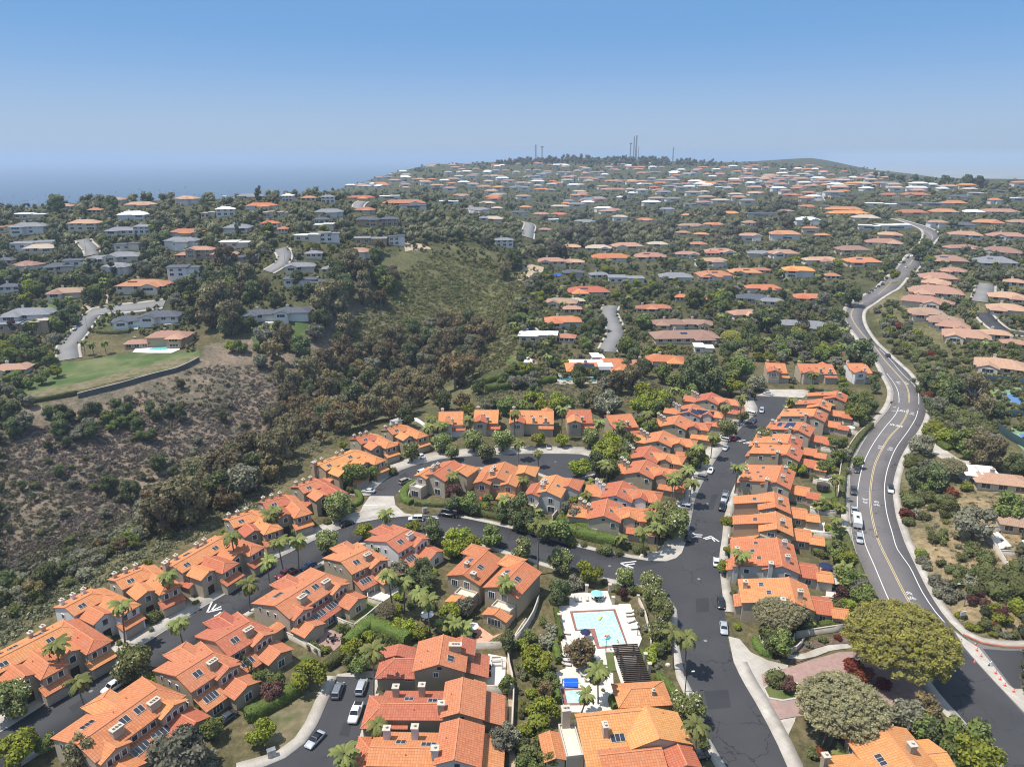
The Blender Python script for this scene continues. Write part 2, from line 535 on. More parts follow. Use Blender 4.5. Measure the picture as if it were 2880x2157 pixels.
def concrete(name, c1, c2, c3):
    t = NT(name); p = t.pos()
    c = t.mix(t.ramp(t.noise(.4, 5.0, p), .35, .65), c1, c2)
    c = t.mix(t.ramp(t.noise(.13, 3.0, p), .45, .65), c, c3)
    sp = t.n('SeparateXYZ'); t.l(p, sp.inputs[0])
    a_ = t.math('MULTIPLY_ADD', sp.outputs[0], .62, t.math('MULTIPLY', sp.outputs[1], .36)); b_ = t.math('MULTIPLY_ADD', sp.outputs[0], -.36, t.math('MULTIPLY', sp.outputs[1], .62))
    j = t.math('MAXIMUM', t.math('LESS_THAN', t.math('FRACT', a_), .05), t.math('LESS_THAN', t.math('FRACT', t.math('MULTIPLY', b_, .6)), .03))
    t.col(t.mix(t.math('MULTIPLY', j, .4), c, [x * .5 for x in c1])); return t.fin(.9, 0, .15)
M['concrete'] = concrete('pavement_concrete', (.40, .36, .31), (.48, .44, .385), (.35, .31, .26))
M['kerb'] = plain('kerb_concrete', (.44, .405, .355), .9)
M['deck'] = two('pool_deck_paint', (.60, .53, .46), (.66, .59, .52), .5, .85)
M['paver'] = two('red_paver', (.31, .195, .165), (.37, .245, .21), .8, .9, c3=(.30, .215, .19), scale3=.2)
M['brick'] = two('brick_coping', (.23, .105, .08), (.30, .14, .105), 2.5, .85)
M['terracotta'] = two('terracotta_patio', (.52, .26, .16), (.60, .33, .22), 1.2, .85)
M['mulch'] = two('bark_mulch', (.10, .07, .05), (.17, .125, .095), 1.4, .95)
M['dirt'] = two('dry_dirt', (.36, .27, .18), (.46, .36, .26), .5, .95)
M['lawn'] = two('lawn_green', (.075, .108, .028), (.115, .145, .042), .25, .95, c3=(.13, .13, .05), scale3=.12)
M['lawn_dry'] = two('lawn_dry', (.15, .12, .065), (.20, .165, .10), .5, .95, c3=(.09, .10, .04), scale3=.22)
M['estate_lawn'] = two('estate_lawn_grass', (.065, .10, .03), (.09, .125, .04), .12, .95, c3=(.15, .155, .07), scale3=.06)
M['line_white'] = plain('road_paint_white', (.66, .64, .61), .8, var=.15, scale=3)
M['line_yellow'] = plain('road_paint_yellow', (.55, .42, .20), .8, var=.15, scale=3)
M['red_kerb'] = plain('red_kerb_paint', (.45, .12, .10), .8)
M['block_wall'] = two('block_wall_grey', (.42, .37, .31), (.49, .44, .37), .8, .9)
M['dark_wall'] = plain('dark_retaining_wall', (.085, .085, .08), .9, var=.2, scale=.3)
FOL = {
    'broad': foliage('leaf_mid_green', (.085, .122, .030), (.205, .245, .068)),
    'lime': foliage('leaf_yellow_green', (.165, .190, .026), (.34, .345, .055)),
    'magnolia': foliage('leaf_magnolia', (.105, .140, .040), (.235, .262, .085), (.72, .66, .52)),
    'euc': foliage('leaf_eucalyptus', (.105, .105, .050), (.225, .200, .095)),
    'eucbrown': foliage('leaf_eucalyptus_rusty', (.125, .105, .045), (.25, .205, .088)),
    'dark': foliage('leaf_dark_green', (.066, .090, .034), (.145, .175, .066)),
    'pine': foliage('needle_blue_green', (.060, .084, .048), (.13, .155, .085)),
    'grey': foliage('leaf_grey_green', (.125, .138, .080), (.24, .250, .150)),
    'umbrella': foliage('leaf_coral_tree', (.30, .285, .105), (.58, .57, .09)),
    'twig': foliage('twig_pale_green', (.150, .150, .075), (.30, .295, .140)),
    'palm': foliage('palm_frond_green', (.060, .090, .026), (.20, .235, .065), (.42, .32, .08)),
    'plum': foliage('leaf_plum', (.06, .030, .026), (.13, .07, .05)),
    'red': foliage('leaf_red', (.12, .03, .018), (.28, .08, .045)),
    'hedge': foliage('hedge_leaf', (.070, .110, .022), (.165, .210, .046)),
    'hedge_dark': foliage('hedge_leaf_dark', (.075, .095, .030), (.165, .180, .060)),
    'scrub': foliage('dry_scrub_twigs', (.125, .100, .084), (.29, .24, .195)),
    'far': foliage('far_tree_leaf', (.056, .068, .034), (.20, .20, .10)),
    'grove': foliage('grove_leaf', (.058, .060, .036), (.160, .150, .092)),
    'brush': foliage('brush_leaf', (.092, .100, .050), (.195, .200, .105)),
    'garden': foliage('garden_shrub_leaf', (.090, .110, .036), (.22, .23, .08)),
}
# ================================================================ GROUND
def wpoly(pts): return np.array([Gmix([q])[0] for q in pts]) if len(pts) < 2 else Gmix(pts)
nr, nu = 380, 330
rr = np.concatenate([np.geomspace(30, 640, 250), np.geomspace(650, 5700, nr - 250)])
uu = np.linspace(-1.45, 1.45, nu)
UU, RRR = np.meshgrid(uu, rr)
GX, GY = (UU * RRR).ravel(), RRR.ravel()
GZ = H(GX, GY)
near_w = np.clip((GY - 420) / 500, 0, 1)
GZ = GZ - .02
col = np.zeros((len(GX), 3))
col[:] = (.125, .108, .062)
far = GY > 420
col[far] = (.085, .084, .045)
ins = inpoly(GX, GY, CAN_POLY)
d1, _ = segdist(GX, GY, CAN_NEAR); dc, cpar = segdist(GX, GY, CAN_C)
d2, _ = segdist(GX, GY, CAN_FAR)
brown = np.array([.20, .160, .132]); canyon_green = np.array([.125, .118, .066])
up = np.clip((cpar - 7.0) / 1.5, 0, 1)[:, None]
cc = brown * (1 - up) + np.array([.125, .122, .066]) * up
nearside = (d1 < d2) & (dc > 6)
gmix = np.where(nearside, np.clip(1.5 - d1 / 60.0, 0.25, 1), .0)[:, None]
cc = cc * (1 - gmix) + canyon_green * gmix
col[ins] = cc[ins]
ins = inpoly(GX, GY, RISE_POLY)
col[ins] = np.where((GY[ins] > 215)[:, None], (.15, .135, .075), (.25, .195, .125))
hill = (GY > 2400) & (GX / GY > .22) & (GX / GY < .58)
col[hill] = (.080, .080, .050)
idx = np.arange(nr * nu).reshape(nr, nu)
F = np.stack([idx[:-1, :-1], idx[:-1, 1:], idx[1:, 1:], idx[1:, :-1]], -1).reshape(-1, 4)
t = NT('ground_cover')
a = t.n('Attribute', attribute_name='cover'); p = t.pos()
f1 = t.ramp(t.noise(.055, 6.0, p, .65), .36, .64)
f2 = t.ramp(t.noise(.6, 6.0, p, .7), .35, .66)
c = t.mix(.75, a.outputs['Color'], t.mix(f1, (.45, .52, .42), (1.25, 1.15, 1.05)), 'MULTIPLY')
c = t.mix(.85, c, t.mix(f2, (.55, .6, .5), (1.45, 1.4, 1.35)), 'MULTIPLY')
t.col(c)
bp = t.n('Bump'); bp.inputs['Strength'].default_value = .8; bp.inputs['Distance'].default_value = .6
t.l(t.noise(1.1, 5.0, p), bp.inputs['Height']); t.l(bp.outputs[0], t.b.inputs['Normal'])
M['ground'] = t.fin(.95, 0, .1)
g = link('ground', nmesh('ground', np.stack([GX, GY, GZ], -1), F, M['ground'], col=col, smooth=True))
tag(g, kind='structure')
GZ2 = (GZ + .02).reshape(nr, nu)
def H(x, y):
    """height of the ground mesh itself (bilinear in its own grid)"""
    x = np.asarray(x, float); y = np.asarray(y, float)
    yy = np.clip(y, rr[0], rr[-1] - 1e-6)
    u = np.clip(x / np.maximum(y, 1.0), uu[0], uu[-1] - 1e-9)
    a = (u - uu[0]) / (uu[1] - uu[0]); i = np.clip(a.astype(int), 0, nu - 2); a = a - i
    j = np.clip(np.searchsorted(rr, yy, side='right') - 1, 0, nr - 2); b = (yy - rr[j]) / (rr[j+1] - rr[j])
    return (GZ2[j, i] * (1-a) + GZ2[j, i+1] * a) * (1-b) + (GZ2[j+1, i] * (1-a) + GZ2[j+1, i+1] * a) * b
# sea
t = NT('sea_water')
t.col((.012, .040, .085)); M['sea'] = t.fin(.45, 0, .4)
sb = MB(); sb.add([(-39000, -100, -136), (39000, -100, -136), (39000, 44000, -136), (-39000, 44000, -136)], [(0, 1, 2, 3)])
tag(sb.build('sea', M['sea']), kind='structure')

sb = MB(); sb.add([(1500, 3300, -92), (9000, 3300, -92), (38000, 43000, -92), (17500, 43000, -92)], [(0, 1, 2, 3)])
M['lowland'] = two('lowland_city_ground', (.22, .20, .16), (.34, .31, .27), .004, .9)
tag(sb.build('lowland', M['lowland']), kind='structure')
# ---------------------------------------------------------------- sheets and ribbons
def smooth_line(P, step=3.0):
    P = np.asarray(P, float)[:, :2]
    out = []
    n = len(P)
    for i in range(n - 1):
        p0, p1, p2, p3 = P[max(i-1, 0)], P[i], P[i+1], P[min(i+2, n-1)]
        k = max(1, int(np.hypot(*(p2 - p1)) / step))
        for j in range(k):
            t_ = j / k
            out.append(.5 * ((2*p1) + (-p0+p2)*t_ + (2*p0-5*p1+4*p2-p3)*t_*t_ + (-p0+3*p1-3*p2+p3)*t_**3))
    out.append(P[-1])
    return np.array(out)

def resample(P, n):
    d = np.r_[0, np.cumsum(np.hypot(*np.diff(P[:, :2], axis=0).T))]
    q = np.linspace(0, d[-1], n)
    return np.stack([np.interp(q, d, P[:, 0]), np.interp(q, d, P[:, 1])], -1)

def normals(P):
    t_ = np.gradient(P, axis=0)
    L = np.hypot(t_[:, 0], t_[:, 1])[:, None] + 1e-9
    t_ = t_ / L
    return np.stack([-t_[:, 1], t_[:, 0]], -1)          # left-hand side

def strip(name, A, B, off, mat, skirt=.35, kind='structure', parent=None):
    """sheet between two polylines with equal point count, with short vertical sides"""
    za = H(A[:, 0], A[:, 1]); zb = H(B[:, 0], B[:, 1])
    fo = off + np.clip((A[:, 1] - 330) / 900, 0, .5)
    n = len(A)
    V = np.vstack([np.c_[A, za + fo], np.c_[B, zb + fo], np.c_[A, za + fo - skirt], np.c_[B, zb + fo - skirt]])
    i = np.arange(n - 1)
    F = np.vstack([np.c_[i, i+1, n+i+1, n+i], np.c_[i+1, i, 2*n+i, 2*n+i+1], np.c_[n+i, n+i+1, 3*n+i+1, 3*n+i]])
    o = link(name, nmesh(name, V, F, mat), parent)
    return tag(o, kind=kind)

def ribbon(name, P, d0, d1, off, mat, skirt=.35, step=3.0, kind='structure', parent=None):
    P = smooth_line(P, step)
    n = normals(P)
    return strip(name, P + n * d0, P + n * d1, off, mat, skirt, kind, parent)

def between(name, L, Rr_, off, mat, n=160):
    L = resample(smooth_line(L), n); Q = resample(smooth_line(Rr_), 900)
    k = np.argmin((L[:, None, 0] - Q[None, :, 0])**2 + (L[:, None, 1] - Q[None, :, 1])**2, axis=1)
    k = np.maximum.accumulate(k); k[0] = 0; k[-1] = len(Q) - 1
    kf = np.convolve(np.pad(k.astype(float), 3, mode='edge'), np.ones(7) / 7, 'valid'); kf[0] = 0; kf[-1] = len(Q) - 1
    Rr_ = np.stack([np.interp(kf, np.arange(len(Q)), Q[:, 0]), np.interp(kf, np.arange(len(Q)), Q[:, 1])], -1)
    return strip(name, L, Rr_, off, mat)

def sheet(name, pts, off, mat, kind='structure', skirt=.3, drape=False, parent=None):
    P = np.asarray(pts, float)[:, :2]
    tri = geometry.tessellate_polygon([[Vector((x, y, 0)) for x, y in P]])
    bm = bmesh.new()
    vs = [bm.verts.new((x, y, 0)) for x, y in P]
    for f in tri:
        try: bm.faces.new([vs[i] for i in f])
        except ValueError: pass
    if drape:
        for _ in range(6):
            es = [e for e in bm.edges if e.calc_length() > (4.0 if drape is True else drape)]
            if not es: break
            bmesh.ops.subdivide_edges(bm, edges=es, cuts=1)
            bmesh.ops.triangulate(bm, faces=bm.faces[:])
    bmesh.ops.recalc_face_normals(bm, faces=bm.faces[:])
    if bm.faces and sum(f.normal.z for f in bm.faces) < 0:
        bmesh.ops.reverse_faces(bm, faces=bm.faces[:])
    bm.verts.ensure_lookup_table()
    xs = np.array([v.co.x for v in bm.verts]); ys = np.array([v.co.y for v in bm.verts])
    zs = H(xs, ys) + off
    for v, z in zip(bm.verts, zs): v.co.z = z
    if skirt:
        be = [e for e in bm.edges if e.is_boundary]
        r = bmesh.ops.extrude_edge_only(bm, edges=be)
        for v in [q for q in r['geom'] if isinstance(q, bmesh.types.BMVert)]: v.co.z -= skirt
    me = bpy.data.meshes.new(name); bm.to_mesh(me); bm.free()
    me.materials.append(mat)
    return tag(link(name, me, parent), kind=kind)

M['asphalt_patch'] = asphalt('asphalt_patch', (.034, .034, .037), (.042, .042, .045), False)
# ---------------------------------------------------------------- MAIN ROAD on the right
def q(c, *pts): return [(c, a, b) for a, b in pts]
ML = Gmix(q('I', (560, 55), (660, 80), (830, 150), (860, 210), (840, 270), (740, 370), (600, 530), (500, 630), (430, 700), (300, 775), (165, 860), (125, 960), (140, 1010), (190, 1090), (290, 1220), (400, 1350), (460, 1430))
          + q('J', (500, 20), (560, 130), (570, 220), (530, 330), (430, 450), (320, 600), (230, 760), (180, 900), (162, 1080), (165, 1300))
          + q('D', (505, 120), (515, 200), (530, 290), (565, 400), (620, 550), (690, 660), (800, 830), (920, 1010), (1050, 1200), (1180, 1345), (1300, 1480), (1450, 1657), (1600, 1830)))
MR = Gmix(q('I', (600, 50), (700, 80), (900, 140), (1000, 200), (960, 260), (880, 350), (850, 420), (820, 490), (740, 590), (620, 690), (540, 740), (420, 820), (310, 890), (280, 960), (300, 1050), (360, 1150), (470, 1270), (600, 1390), (700, 1480), (770, 1570))
          + q('J', (860, 200), (880, 290), (860, 420), (800, 540), (700, 680), (640, 790), (600, 900), (570, 1030), (570, 1150), (590, 1290))
          + q('D', (790, 120), (840, 270), (900, 400), (980, 560), (1060, 690), (1130, 800), (1200, 915), (1300, 1030), (1400, 1140), (1576, 1330), (1800, 1580)))
between('main_road', ML, MR, .04, M['asphalt_old'], 220)
sheet('road_resurfaced', Gmix(q('D', (1146, 925), (1215, 945), (1300, 1035), (1400, 1145), (1576, 1335), (1800, 1585), (1600, 1825), (1450, 1652), (1300, 1475), (1180, 1340), (1055, 1200), (1020, 1150))), .044, M['asphalt'], skirt=0)
ribbon('pavement', ML, -.18, -2.6, .17, M['concrete'])
ribbon('kerb', ML, .0, -.18, .17, M['kerb'])
MRs = MR[:24 + 6]
SIDE = Gmix(q('D', (790, 120), (840, 270), (900, 400), (980, 560), (1060, 690), (1120, 765), (1200, 840), (1320, 893), (1450, 915), (1800, 925)))
MRk = np.vstack([MR[:30], SIDE])
ribbon('pavement', MRk, .18, 2.2, .17, M['concrete'])
ribbon('kerb', MRk, .0, .18, .17, M['kerb'])
ribbon('red_kerb', SIDE[6:], -.02, .19, .178, M['red_kerb'])
# side road on the right, median strip and resurfaced patch
sheet('side_road', Gmix(q('D', (1130, 800), (1215, 862), (1325, 905), (1450, 926), (1800, 936), (2000, 1340), (1640, 1345), (1576, 1325), (1400, 1140), (1300, 1030), (1200, 915))), .036, M['asphalt_old'])
sheet('side_road_resurfaced', Gmix(q('D', (1322, 928), (1450, 938), (1790, 945), (1860, 1175), (1510, 1172))), .041, M['asphalt'], skirt=0)
sheet('median', Gmix(q('D', (1150, 822), (1215, 870), (1300, 925), (1360, 1000), (1480, 1150), (1520, 1176), (1800, 1176), (1830, 1560), (1576, 1318), (1400, 1134), (1300, 1024), (1205, 915))), .06, M['concrete'], skirt=.1)
# side street mouth on the left
sheet('side_street', Gmix(q('I', (310, 772), (200, 795), (75, 812), (95, 838), (150, 862), (135, 960), (210, 930), (330, 850))), .034, M['asphalt_old'])
# road paint
CL = Gmix(q('I', (720, 100), (870, 170), (935, 230), (870, 310), (770, 420), (690, 520), (590, 640), (430, 760), (240, 860), (180, 930), (200, 1010), (270, 1110), (390, 1240), (500, 1380), (590, 1480))
          + q('J', (690, 110), (720, 240), (700, 370), (640, 480), (540, 590), (470, 700), (400, 850), (365, 1020), (355, 1180), (375, 1350), (420, 1530)) + q('D', (660, 215), (700, 310), (760, 430), (830, 570), (900, 690), (1000, 840)))
WL = Gmix(q('J', (510, 0), (600, 130), (625, 250), (600, 370), (480, 520), (370, 680), (290, 850), (245, 1050), (235, 1200), (245, 1330), (290, 1500)) + q('D', (600, 290), (660, 430), (750, 640), (860, 830)))
WR = Gmix(q('I', (440, 1260), (560, 1385), (650, 1490)) + q('J', (780, 130), (810, 240), (790, 390), (720, 520), (600, 690), (530, 850), (495, 1000), (490, 1130), (510, 1300), (560, 1480), (610, 1640)) + q('D', (870, 420), (950, 580), (1030, 700), (1090, 770)))
ribbon('double_yellow_line', CL, .12, .30, .052, M['line_yellow'], 0)
ribbon('double_yellow_line', CL, -.30, -.12, .052, M['line_yellow'], 0)
ribbon('edge_line', WL, -.11, .11, .052, M['line_white'], 0)
ribbon('edge_line', WR, -.11, .11, .052, M['line_white'], 0)

def paint_frame(c, x, y, line, flip=False):
    """ground point and the direction of traffic there"""
    P = G(c, x, y); L = smooth_line(line, 2.0)
    k = int(np.argmin(np.hypot(L[:, 0] - P[0], L[:, 1] - P[1]))); k = min(max(k, 1), len(L) - 2)
    d = L[k+1] - L[k-1]; d = d / np.hypot(*d)
    return (P, -d if flip else d)

def put_shapes(name, P, d, shapes, mat, off=.056):
    n = np.array([d[1], -d[0]])          # right-hand side
    mb = MB()
    for sh in shapes:
        vs = [P[:2] + n * a + d * b for a, b in sh]
        mb.add([(v[0], v[1], float(H(v[0], v[1])) + off) for v in vs], [tuple(range(len(vs)))])
    return tag(mb.build(name, mat), kind='structure')

def bar(a, b, w):
    a = np.array(a, float); b = np.array(b, float); d = (b - a) / np.hypot(*(b - a)); n = np.array([-d[1], d[0]]) * w / 2
    return [a - n, b - n, b + n, a + n]

def ring(cx, cy, r, w, n=12):
    return [[(cx + (r) * math.cos(a0), cy + r * math.sin(a0)), (cx + r * math.cos(a1), cy + r * math.sin(a1)), (cx + (r - w) * math.cos(a1), cy + (r - w) * math.sin(a1)), (cx + (r - w) * math.cos(a0), cy + (r - w) * math.sin(a0))]
            for a0, a1 in [(2*PI*k/n, 2*PI*(k+1)/n) for k in range(n)]]
BIKE = ring(-.55, -.3, .42, .14) + ring(.55, -.3, .42, .14) + [bar((-.55, -.3), (-.15, .5), .13), bar((-.15, .5), (.4, .45), .13), bar((.55, -.3), (.35, .75), .13), bar((-.55, -.3), (.1, -.25), .13), bar((.1, -.25), (.4, .45), .13), bar((-.3, .75), (0, .75), .13),
        bar((-.7, 1.5), (0, 2.2), .2), bar((0, 2.2), (.7, 1.5), .2), bar((-.7, 2.2), (0, 2.9), .2), bar((0, 2.9), (.7, 2.2), .2)]
for c, x, y, f in [('J', 620, 90, True), ('J', 692, 92, False), ('J', 748, 375, False), ('J', 450, 690, True), ('J', 545, 703, False), ('J', 310, 1190, True), ('J', 415, 1210, False), ('D', 875, 600, False)]:
    P, d = paint_frame(c, x, y, CL[::-1], f)
    put_shapes('bicycle_road_marking', P - np.r_[d, 0] * 1.2, d, BIKE, M['line_white'])
LET = {'S': [((-.4, .85), (.4, .85)), ((-.4, .85), (-.4, .5)), ((-.4, .5), (.4, .5)), ((.4, .5), (.4, .1)), ((.4, .1), (-.4, .1))], 'T': [((-.45, .9), (.45, .9)), ((0, .9), (0, .05))],
       'O': [((-.4, .9), (.4, .9)), ((.4, .9), (.4, .1)), ((.4, .1), (-.4, .1)), ((-.4, .1), (-.4, .9))], 'P': [((-.4, .05), (-.4, .9)), ((-.4, .9), (.4, .9)), ((.4, .9), (.4, .5)), ((.4, .5), (-.4, .5))],
       'I': [((0, .05), (0, .9))], 'H': [((-.4, .05), (-.4, .95)), ((.4, .05), (.4, .95)), ((-.4, .5), (.4, .5))], 'A': [((-.4, .05), (0, .95)), ((0, .95), (.4, .05)), ((-.2, .4), (.2, .4))], 'L': [((-.4, .95), (-.4, .1)), ((-.4, .1), (.4, .1))],
       'W': [((-.45, .95), (-.2, .05)), ((-.2, .05), (0, .7)), ((0, .7), (.2, .05)), ((.2, .05), (.45, .95))], 'E': [((-.4, .05), (-.4, .95)), ((-.4, .9), (.4, .9)), ((-.4, .5), (.3, .5)), ((-.4, .1), (.4, .1))], 'D': [((-.4, .05), (-.4, .95)), ((-.4, .9), (.2, .9)), ((.2, .9), (.4, .7)), ((.4, .7), (.4, .3)), ((.4, .3), (.2, .1)), ((.2, .1), (-.4, .1))]}
def word(c, x, y, txt, hgt, wid):
    P, d = paint_frame(c, x, y, CL)
    sh = []
    for k, ch in enumerate(txt):
        ox = (k - (len(txt) - 1) / 2) * wid
        for a, b in LET[ch]:
            sh.append(bar((ox + a[0] * wid * .8, (a[1] - .5) * hgt), (ox + b[0] * wid * .8, (b[1] - .5) * hgt), .22))
    put_shapes('road_lettering', P, d, sh, M['line_white'])
word('J', 665, 352, 'STOP', 2.6, 1.05)
word('J', 600, 487, 'AHEAD', 2.6, 1.0)
for c, x0, y0, x1, y1 in [('U', 620, 1060, 745, 1070), ('U', 665, 970, 735, 968)]:
    A_, B_ = G(c, x0, y0), G(c, x1, y1)
    put_shapes('stop_bar', A_, np.array([0, 1.]), [bar((0, 0), (B_[0]-A_[0], B_[1]-A_[1]), .3)], M['line_white'])
# short dashes of the turning lane far up the road
for seg in [((905, 185), (925, 250)), ((780, 425), (880, 330)), ((700, 470), (740, 450)), ((540, 665), (600, 645)), ((350, 800), (385, 775)), ((200, 870), (235, 850))]:
    A_, B_ = G('I', *seg[0]), G('I', *seg[1])
    put_shapes('lane_line', A_, np.array([0, 1.]), [bar((0, 0), (B_[0]-A_[0], B_[1]-A_[1]), .35)], M['line_white'], off=.2)

# ---------------------------------------------------------------- COMMUNITY STREETS
N1 = Gmix(q('A', (-260, 1600), (0, 1445), (165, 1340), (370, 1210), (655, 1035), (880, 905), (1220, 690), (1450, 555)) + q('B', (0, 440), (180, 350), (350, 265), (530, 185), (640, 145), (850, 110), (1000, 100), (1120, 103), (1300, 128)) + q('C', (0, 190), (200, 245), (400, 300), (600, 345), (830, 385), (950, 391)))
N1s = smooth_line(N1)
n_ = normals(N1s)
wid = np.interp(np.linspace(0, 1, len(N1s)), [0, .55, 1], [10.6, 11.5, 12.6])[:, None]
S1s = N1s - n_ * wid
strip('community_street', N1s, S1s, .03, M['asphalt'])
LU = Gmix(q('C', (950, 391), (1010, 372), (1045, 340), (1062, 300), (1075, 265), (1110, 100), (1130, 0)) + q('G', (920, 1180), (1010, 1020), (1085, 900), (1170, 790), (1260, 690), (1340, 600), (1395, 565), (1430, 520), (1420, 470), (1398, 430), (1392, 378)))
RU = Gmix(q('K', (1240, 292), (1120, 330), (1010, 420), (930, 530), (820, 640), (700, 810), (600, 960), (500, 1180), (400, 1390), (325, 1640)) + q('C', (1292, 250), (1277, 360), (1285, 500), (1310, 700), (1325, 850), (1365, 1010), (1440, 1160), (1500, 1260), (1576, 1400)) + q('D', (60, 1520), (120, 1657), (220, 1880)))
LB = Gmix(q('C', (1500, 2050), (1320, 1657), (1215, 1480), (1110, 1190), (1070, 1110), (1045, 1000), (1020, 850), (1015, 690), (970, 620), (900, 570), (790, 540), (700, 516), (560, 490)))
LUs, RUs, LBs = smooth_line(LU), smooth_line(RU), smooth_line(LB)
sheet('community_street', np.vstack([LBs, LUs, RUs]), .034, M['asphalt'])
LOOPo = Gmix(q('E', (1000, 1395), (1060, 1310), (1130, 1220), (1290, 1100), (1460, 1030), (1720, 965)) + q('F', (200, 955), (360, 940), (560, 926), (900, 916), (1300, 915), (1430, 919), (1510, 938), (1570, 980), (1592, 1040)))
LOOPi = Gmix(q('F', (1580, 1095), (1480, 1125), (1370, 1152), (1200, 1150), (1050, 1095), (800, 1062), (430, 1040), (240, 1062)) + q('E', (1590, 1140), (1480, 1180), (1370, 1230), (1290, 1308)))
LOs, LIs = smooth_line(LOOPo), smooth_line(LOOPi)
sheet('loop_road', np.vstack([LOs, LIs]), .038, M['asphalt'])
APR = Gmix(q('E', (1062, 1308), (1285, 1310), (1300, 1395), (1385, 1468), (1500, 1488), (1690, 1485), (1400, 1496), (1150, 1520), (920, 1562), (930, 1528), (1000, 1394)))
sheet('concrete_apron', APR, .046, M['concrete'], skirt=.1)
A_, B_ = G('E', 1000, 1393), G('E', 1140, 1398)
put_shapes('stop_bar', A_, np.array([0, 1.]), [bar((0, 0), (B_[0]-A_[0], B_[1]-A_[1]), .35)], M['line_white'], .06)
PKL = Gmix(q('B', (500, 1098), (470, 1180), (420, 1300), (375, 1400), (300, 1510), (180, 1600), (60, 1650), (-120, 1700)))
PK = np.vstack([PKL[::-1], Gmix(q('B', (720, 1105), (722, 1210), (690, 1270), (650, 1420), (610, 1560), (560, 1700), (400, 1900), (-150, 1900)))])
sheet('parking_street', PK, .03, M['asphalt'])
ribbon('pavement', PKL, -.0, -2.6, .17, M['concrete'])
sheet('pavement', Gmix(q('B', (490, 1100), (505, 1085), (740, 1065), (770, 1100), (735, 1210), (720, 1210), (722, 1108))), .166, M['concrete'])
sheet('pavement', Gmix(q('B', (724, 1210), (760, 1205), (700, 1300), (670, 1420), (700, 1480), (640, 1560), (615, 1560), (652, 1420), (692, 1270))), .164, M['concrete'])

def sub(P, i0, i1):
    return P[int(len(P) * i0):max(int(len(P) * i1), int(len(P) * i0) + 2)]
# concrete aprons in front of the garages, kerbs, pavements
strip('driveway_strip', *(lambda a: (a + normals(a) * .2, a + normals(a) * 6.3))(sub(N1s, 0, .585)), .15, M['concrete'])
strip('kerb', *(lambda a: (a, a + normals(a) * .2))(sub(N1s, 0, .585)), .16, M['kerb'])
strip('kerb', *(lambda a: (a, a + normals(a) * .25))(sub(N1s, .655, 1)), .16, M['kerb'])
strip('pavement', *(lambda a: (a + normals(a) * .25, a + normals(a) * 1.7))(sub(N1s, .655, 1)), .15, M['concrete'])
strip('pavement', *(lambda a: (a - normals(a) * .0, a - normals(a) * 1.6))(sub(S1s, 0, .9)), .15, M['concrete'])
strip('driveway_strip', *(lambda a: (a, a + normals(a) * 5.6))(sub(LUs, .13, 1)), .146, M['concrete'])
sheet('pavement', Gmix(q('C', (830, 388), (835, 340), (900, 330), (960, 250), (1060, 230), (1070, 275), (1045, 340), (1010, 372), (950, 391))), .154, M['concrete'])
strip('pavement', *(lambda a: (a, a + normals(a) * 2.3))(sub(RUs, .02, .80)), .15, M['concrete'])
strip('pavement', *(lambda a: (a, a + normals(a) * 3.0))(sub(RUs, .86, 1)), .15, M['concrete'])
strip('pavement', *(lambda a: (a, a + normals(a) * 2.0))(sub(LBs, 0, 1)), .15, M['concrete'])
strip('driveway_strip', *(lambda a: (a, a + normals(a) * 7.0))(sub(LOs, .08, .99)), .15, M['concrete'])
strip('pavement', *(lambda a: (a, a + normals(a) * 1.6))(sub(LIs, .02, .99)), .15, M['concrete'])
sheet('driveway_strip', Gmix(q('K', (690, 262), (760, 235), (800, 190), (1240, 190), (1330, 215), (1235, 288))), .15, M['concrete'])
# gate entrance: red paver drive, concrete, island
sheet('paver_drive', Gmix(q('D', (-40, 1085), (120, 1045), (290, 990), (440, 948), (640, 940), (860, 1000), (1048, 1200), (1040, 1300), (800, 1280), (500, 1320), (170, 1345), (20, 1372), (-10, 1260))), .05, M['paver'])
sheet('concrete_drive', Gmix(q('C', (1332, 852), (1400, 868), (1470, 950), (1576, 1000)) + q('D', (125, 1030), (120, 1046), (-40, 1084), (-10, 1262), (20, 1376), (170, 1350), (165, 1375), (105, 1500), (170, 1657), (120, 1657), (60, 1520), (0, 1400)) + q('C', (1500, 1260), (1440, 1160), (1365, 1010))), .058, M['concrete'], skirt=.2)
sheet('footpath', Gmix(q('Z', (690, 1035), (800, 1045), (960, 1020), (1100, 960), (1300, 900), (1560, 885), (1657, 880), (1640, 945), (1480, 960), (1300, 990), (1100, 1070), (900, 1110), (690, 1095))), .12, M['concrete'])
sheet('planting_bed', Gmix(q('Z', (720, 1110), (900, 1120), (1100, 1080), (1300, 1000), (1290, 990), (1100, 1075), (720, 1190))), .10, M['mulch'])
sheet('planting_bed', Gmix(q('Z', (940, 870), (1100, 830), (1500, 760), (1657, 740), (1657, 870), (1300, 890), (1080, 950), (850, 1010), (860, 960))), .09, M['mulch'])
sheet('traffic_island', Gmix(q('D', (-30, 1170), (20, 1135), (100, 1120), (190, 1140), (215, 1190), (190, 1235), (90, 1252), (0, 1235))), .15, M['kerb'])
sheet('island_lawn', Gmix(q('D', (-20, 1172), (25, 1142), (100, 1128), (182, 1146), (205, 1190), (182, 1226), (90, 1242), (8, 1228))), .17, M['lawn'], skirt=0)
